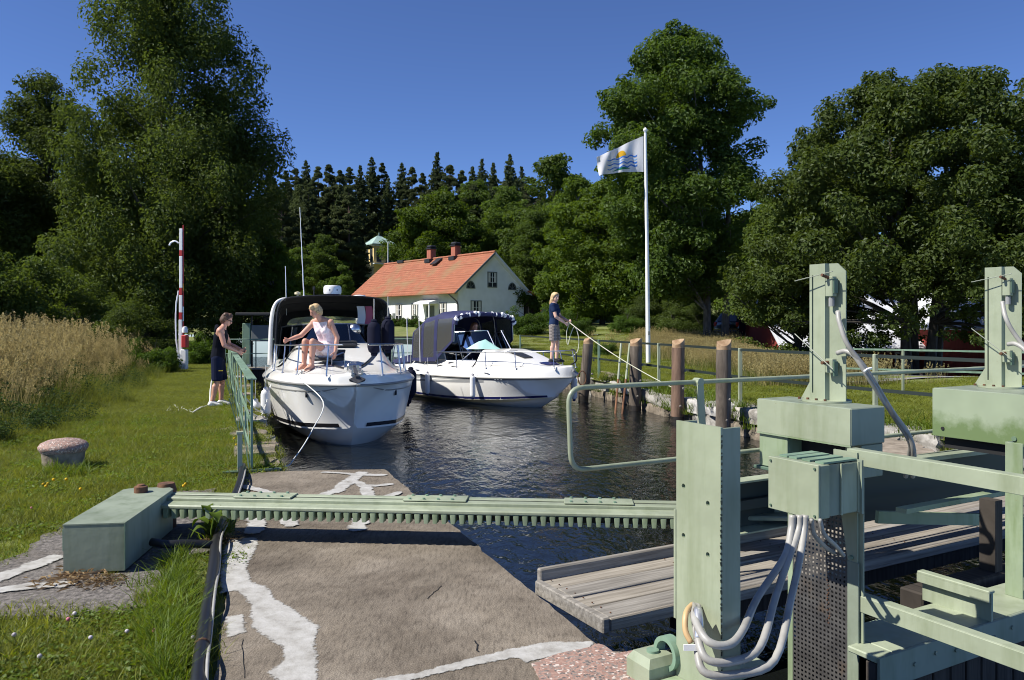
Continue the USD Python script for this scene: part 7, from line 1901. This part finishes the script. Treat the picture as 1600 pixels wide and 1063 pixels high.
for _ in range(30): tuftat(rg3.uniform(60, 140), rg3.uniform(728, 745), None, .7)
for _ in range(26): tuftat(338 + rg3.normal(0, 7), rg3.uniform(800, 842), None, .75)
for _ in range(150):
    yy_ = rg3.uniform(9, 27); xx_ = XL(yy_) - rg3.uniform(.25, .75); P_.append((xx_, yy_, -.03)); K_.append(int(rg3.integers(3))); S_.append(rg3.uniform(.35, .8))
for _ in range(420):
    yy_ = rg3.uniform(9, 30); xx_ = XR(yy_) + rg3.uniform(-.12, .5); P_.append((xx_, yy_, rg3.choice([-.32, -.20, -.05]) if xx_ < XR(yy_) + .06 else -.02)); K_.append(int(rg3.integers(3))); S_.append(rg3.uniform(.7, 1.7))
scatter("/World/edge_grass", lush, P_, K_, rg3.uniform(0, 6.28, len(P_)), S_, label="longer tufts of grass along the pipe and the stone canal edges", cat="grass")
# the tall dry meadow on the mound
lean = (.20, -.05)
med = [("seed_a", heads(34, .24, .65, 1.05, rg3, lean), "meadow_stem"), ("seed_b", heads(28, .24, .55, .98, rg3, lean), "meadow_stem"), ("green_a", blades(60, .24, .28, .70, .009, rg3, .5, 3, (.08, 0)), "meadow_green"), ("green_b", blades(50, .24, .2, .55, .010, rg3, .7, 3), "meadow_green"),
       ("weed", (lambda C: leaves(C, np.stack([rg3.normal(0, .5, len(C)), rg3.normal(0, .5, len(C)), np.full(len(C), .9)], 1), .07, rg3, .5))(np.stack([rg3.normal(0, .14, 130), rg3.normal(0, .14, 130), rg3.uniform(.05, .55, 130)], 1)), "weed_leaf")]
P_, K_, S_ = [], [], []
n = 5200
y = 9.3 + rg3.random(n) ** 1.25 * 22
edge = left_edge_of_meadow(y)
o = rg3.random(n) ** .9 * (9 + .25 * y)
x = edge - o + .25 * np.sin(y * 1.7)
dry = sst(o, .4, 1.6) * (.85 + .6 * (meshkit.fbm(np.stack([x * .4, y * .4, 0 * x], 1), 3, 8) - .35))
u_ = rg3.random(n)
lowlim = y < 12.5
k = np.where(u_ < dry * .50, rg3.integers(0, 2, n), np.where(u_ < .80, rg3.integers(2, 4, n), 4))
k = np.where((k < 2) & (o < .8), 2, k)
k = np.where(lowlim & (o < 3.0) & (rg3.random(n) < .6), 4, k)
s = rg3.uniform(.75, 1.22, n) * np.where(k < 2, rg3.choice([.7, .85, 1, 1.2], n), 1) * np.clip(.55 + .2 * o, .55, 1.0) * np.where(lowlim, .8, 1.0)
scatter("/World/meadow_grass", med, np.stack([x, y, height(x, y) - .02], 1), k, rg3.uniform(-.35, .35, n), s, label="tall dry blond meadow grass and weeds on the mound at left", cat="grass")
# dry grass on the right slope and among the railings
n = 1500
t_ = rg3.random(n); y = np.interp(t_, [0, .35, .7, 1], [44, 34, 27, 19.0])
x = np.interp(y, [15, 20.5, 28, 36, 48], [8.0, 7.7, 7.9, 8.2, 9.4]) + rg3.normal(0, 1, n) * np.interp(y, [19, 30, 44], [.75, .9, 1.5]) + (rg3.random(n) < .12) * rg3.uniform(0, 3, n)
kk = ~((x > 8) & (y > 19.4 + .17 * (x - 8)) & (y < 23.4 + .17 * (x - 8)))
x, y = x[kk], y[kk]
rs = [("seed_a", heads(30, .30, .4, .75, rg3, (-.1, 0)), "meadow_stem"), ("green_a", blades(60, .3, .15, .5, .010, rg3, .7, 3), "meadow_green")]
scatter("/World/slope_grass", rs, np.stack([x, y, height(x, y) - .02], 1), rg3.choice(2, len(x), p=[.6, .4]), rg3.uniform(-.4, .4, len(x)), rg3.uniform(.8, 1.3, len(x)), label="patches of blond dry grass on the right slope below the trees", cat="grass")
# small weeds: the burdock by the pipe, dandelions, straw by the box
wd_ = thing("broad_weed", "small broad leaved weed growing where the rack crosses the black pipe", "plant", (*G(328, 850)[:2], -.02), 0)
part("stem", tube([(0, 0, 0), (.01, 0, .12), (.03, 0, .22)], .006, 5), "lush_blade", wd_)
for i, (a, L, z) in enumerate(((2.9, .13, .16), (3.6, .11, .11), (.4, .10, .18), (-.8, .09, .22), (1.5, .08, .24), (2.4, .07, .25))):
    d_ = np.array([math.cos(a), math.sin(a), 0]); s_ = np.array([-math.sin(a), math.cos(a), 0])
    rows_ = []
    for t in np.linspace(0, 1, 6):
        c = np.array([.01, 0, z]) + d_ * (.03 + L * t) + np.array([0, 0, .05 * math.sin(PI * t) - .03 * t])
        w = .045 * math.sin(PI * min(1, t * .92 + .08)) ** .8
        rows_.append([c - s_ * w + (0, 0, .012), c, c + s_ * w + (0, 0, .012)])
    part("leaf", thick(np.array(rows_), .002), "lush_blade", wd_, 60)
for i, (px, py) in enumerate([(70, 768), (73, 764), (82, 758), (102, 757), (285, 767), (288, 764), (124, 772), (66, 765), (250, 765), (365, 690), (368, 700)]):
    q = G(px, py); t_ = thing("dandelion", "small yellow flower in the lawn grass behind the green gear box", "flower", (q[0], q[1], float(height(q[0], q[1]))), 0, "yellow lawn flowers")
    part("stem", tube([(0, 0, 0), (.01, 0, .07)], .002, 4), "lush_blade", t_)
    part("bloom", moved(trimesh.creation.icosphere(1, .014), (.01, 0, .072)), "flower_yellow", t_)
for i, (px, py) in enumerate([(105, 980), (115, 971), (197, 1000), (240, 999), (20, 1005), (140, 1010), (48, 800), (60, 1040), (300, 1010)]):
    q = G(px, py); t_ = thing("clover_flower", "small pale clover flower in the foreground grass", "flower", (q[0], q[1], float(height(q[0], q[1]))), 0, "pale clover flowers")
    part("stem", tube([(0, 0, 0), (.0, .01, .06)], .002, 4), "lush_blade", t_)
    part("bloom", moved(trimesh.creation.icosphere(1, .011), (0, .01, .062)), "flower_white" if i % 3 else "flower_pink", t_)
st_ = leaves(np.stack([rg3.normal(0, .07, 160) , rg3.normal(0, .07, 160), rg3.uniform(0, .02, 160)], 1), np.stack([rg3.normal(0, .2, 160), rg3.normal(0, .2, 160), np.ones(160)], 1), .045, rg3, .07)
P_ = [(*G(px, py)[:2], .0) for px, py in [(118, 905), (165, 910), (345, 844)]]
scatter("/World/straw_litter", [("straw_bits", st_, "straw")], P_, [0] * len(P_), rg3.uniform(0, 6, len(P_)), rg3.uniform(.8, 1.5, len(P_)), label="dry straw litter around the foot of the green gear box", cat="grass litter")
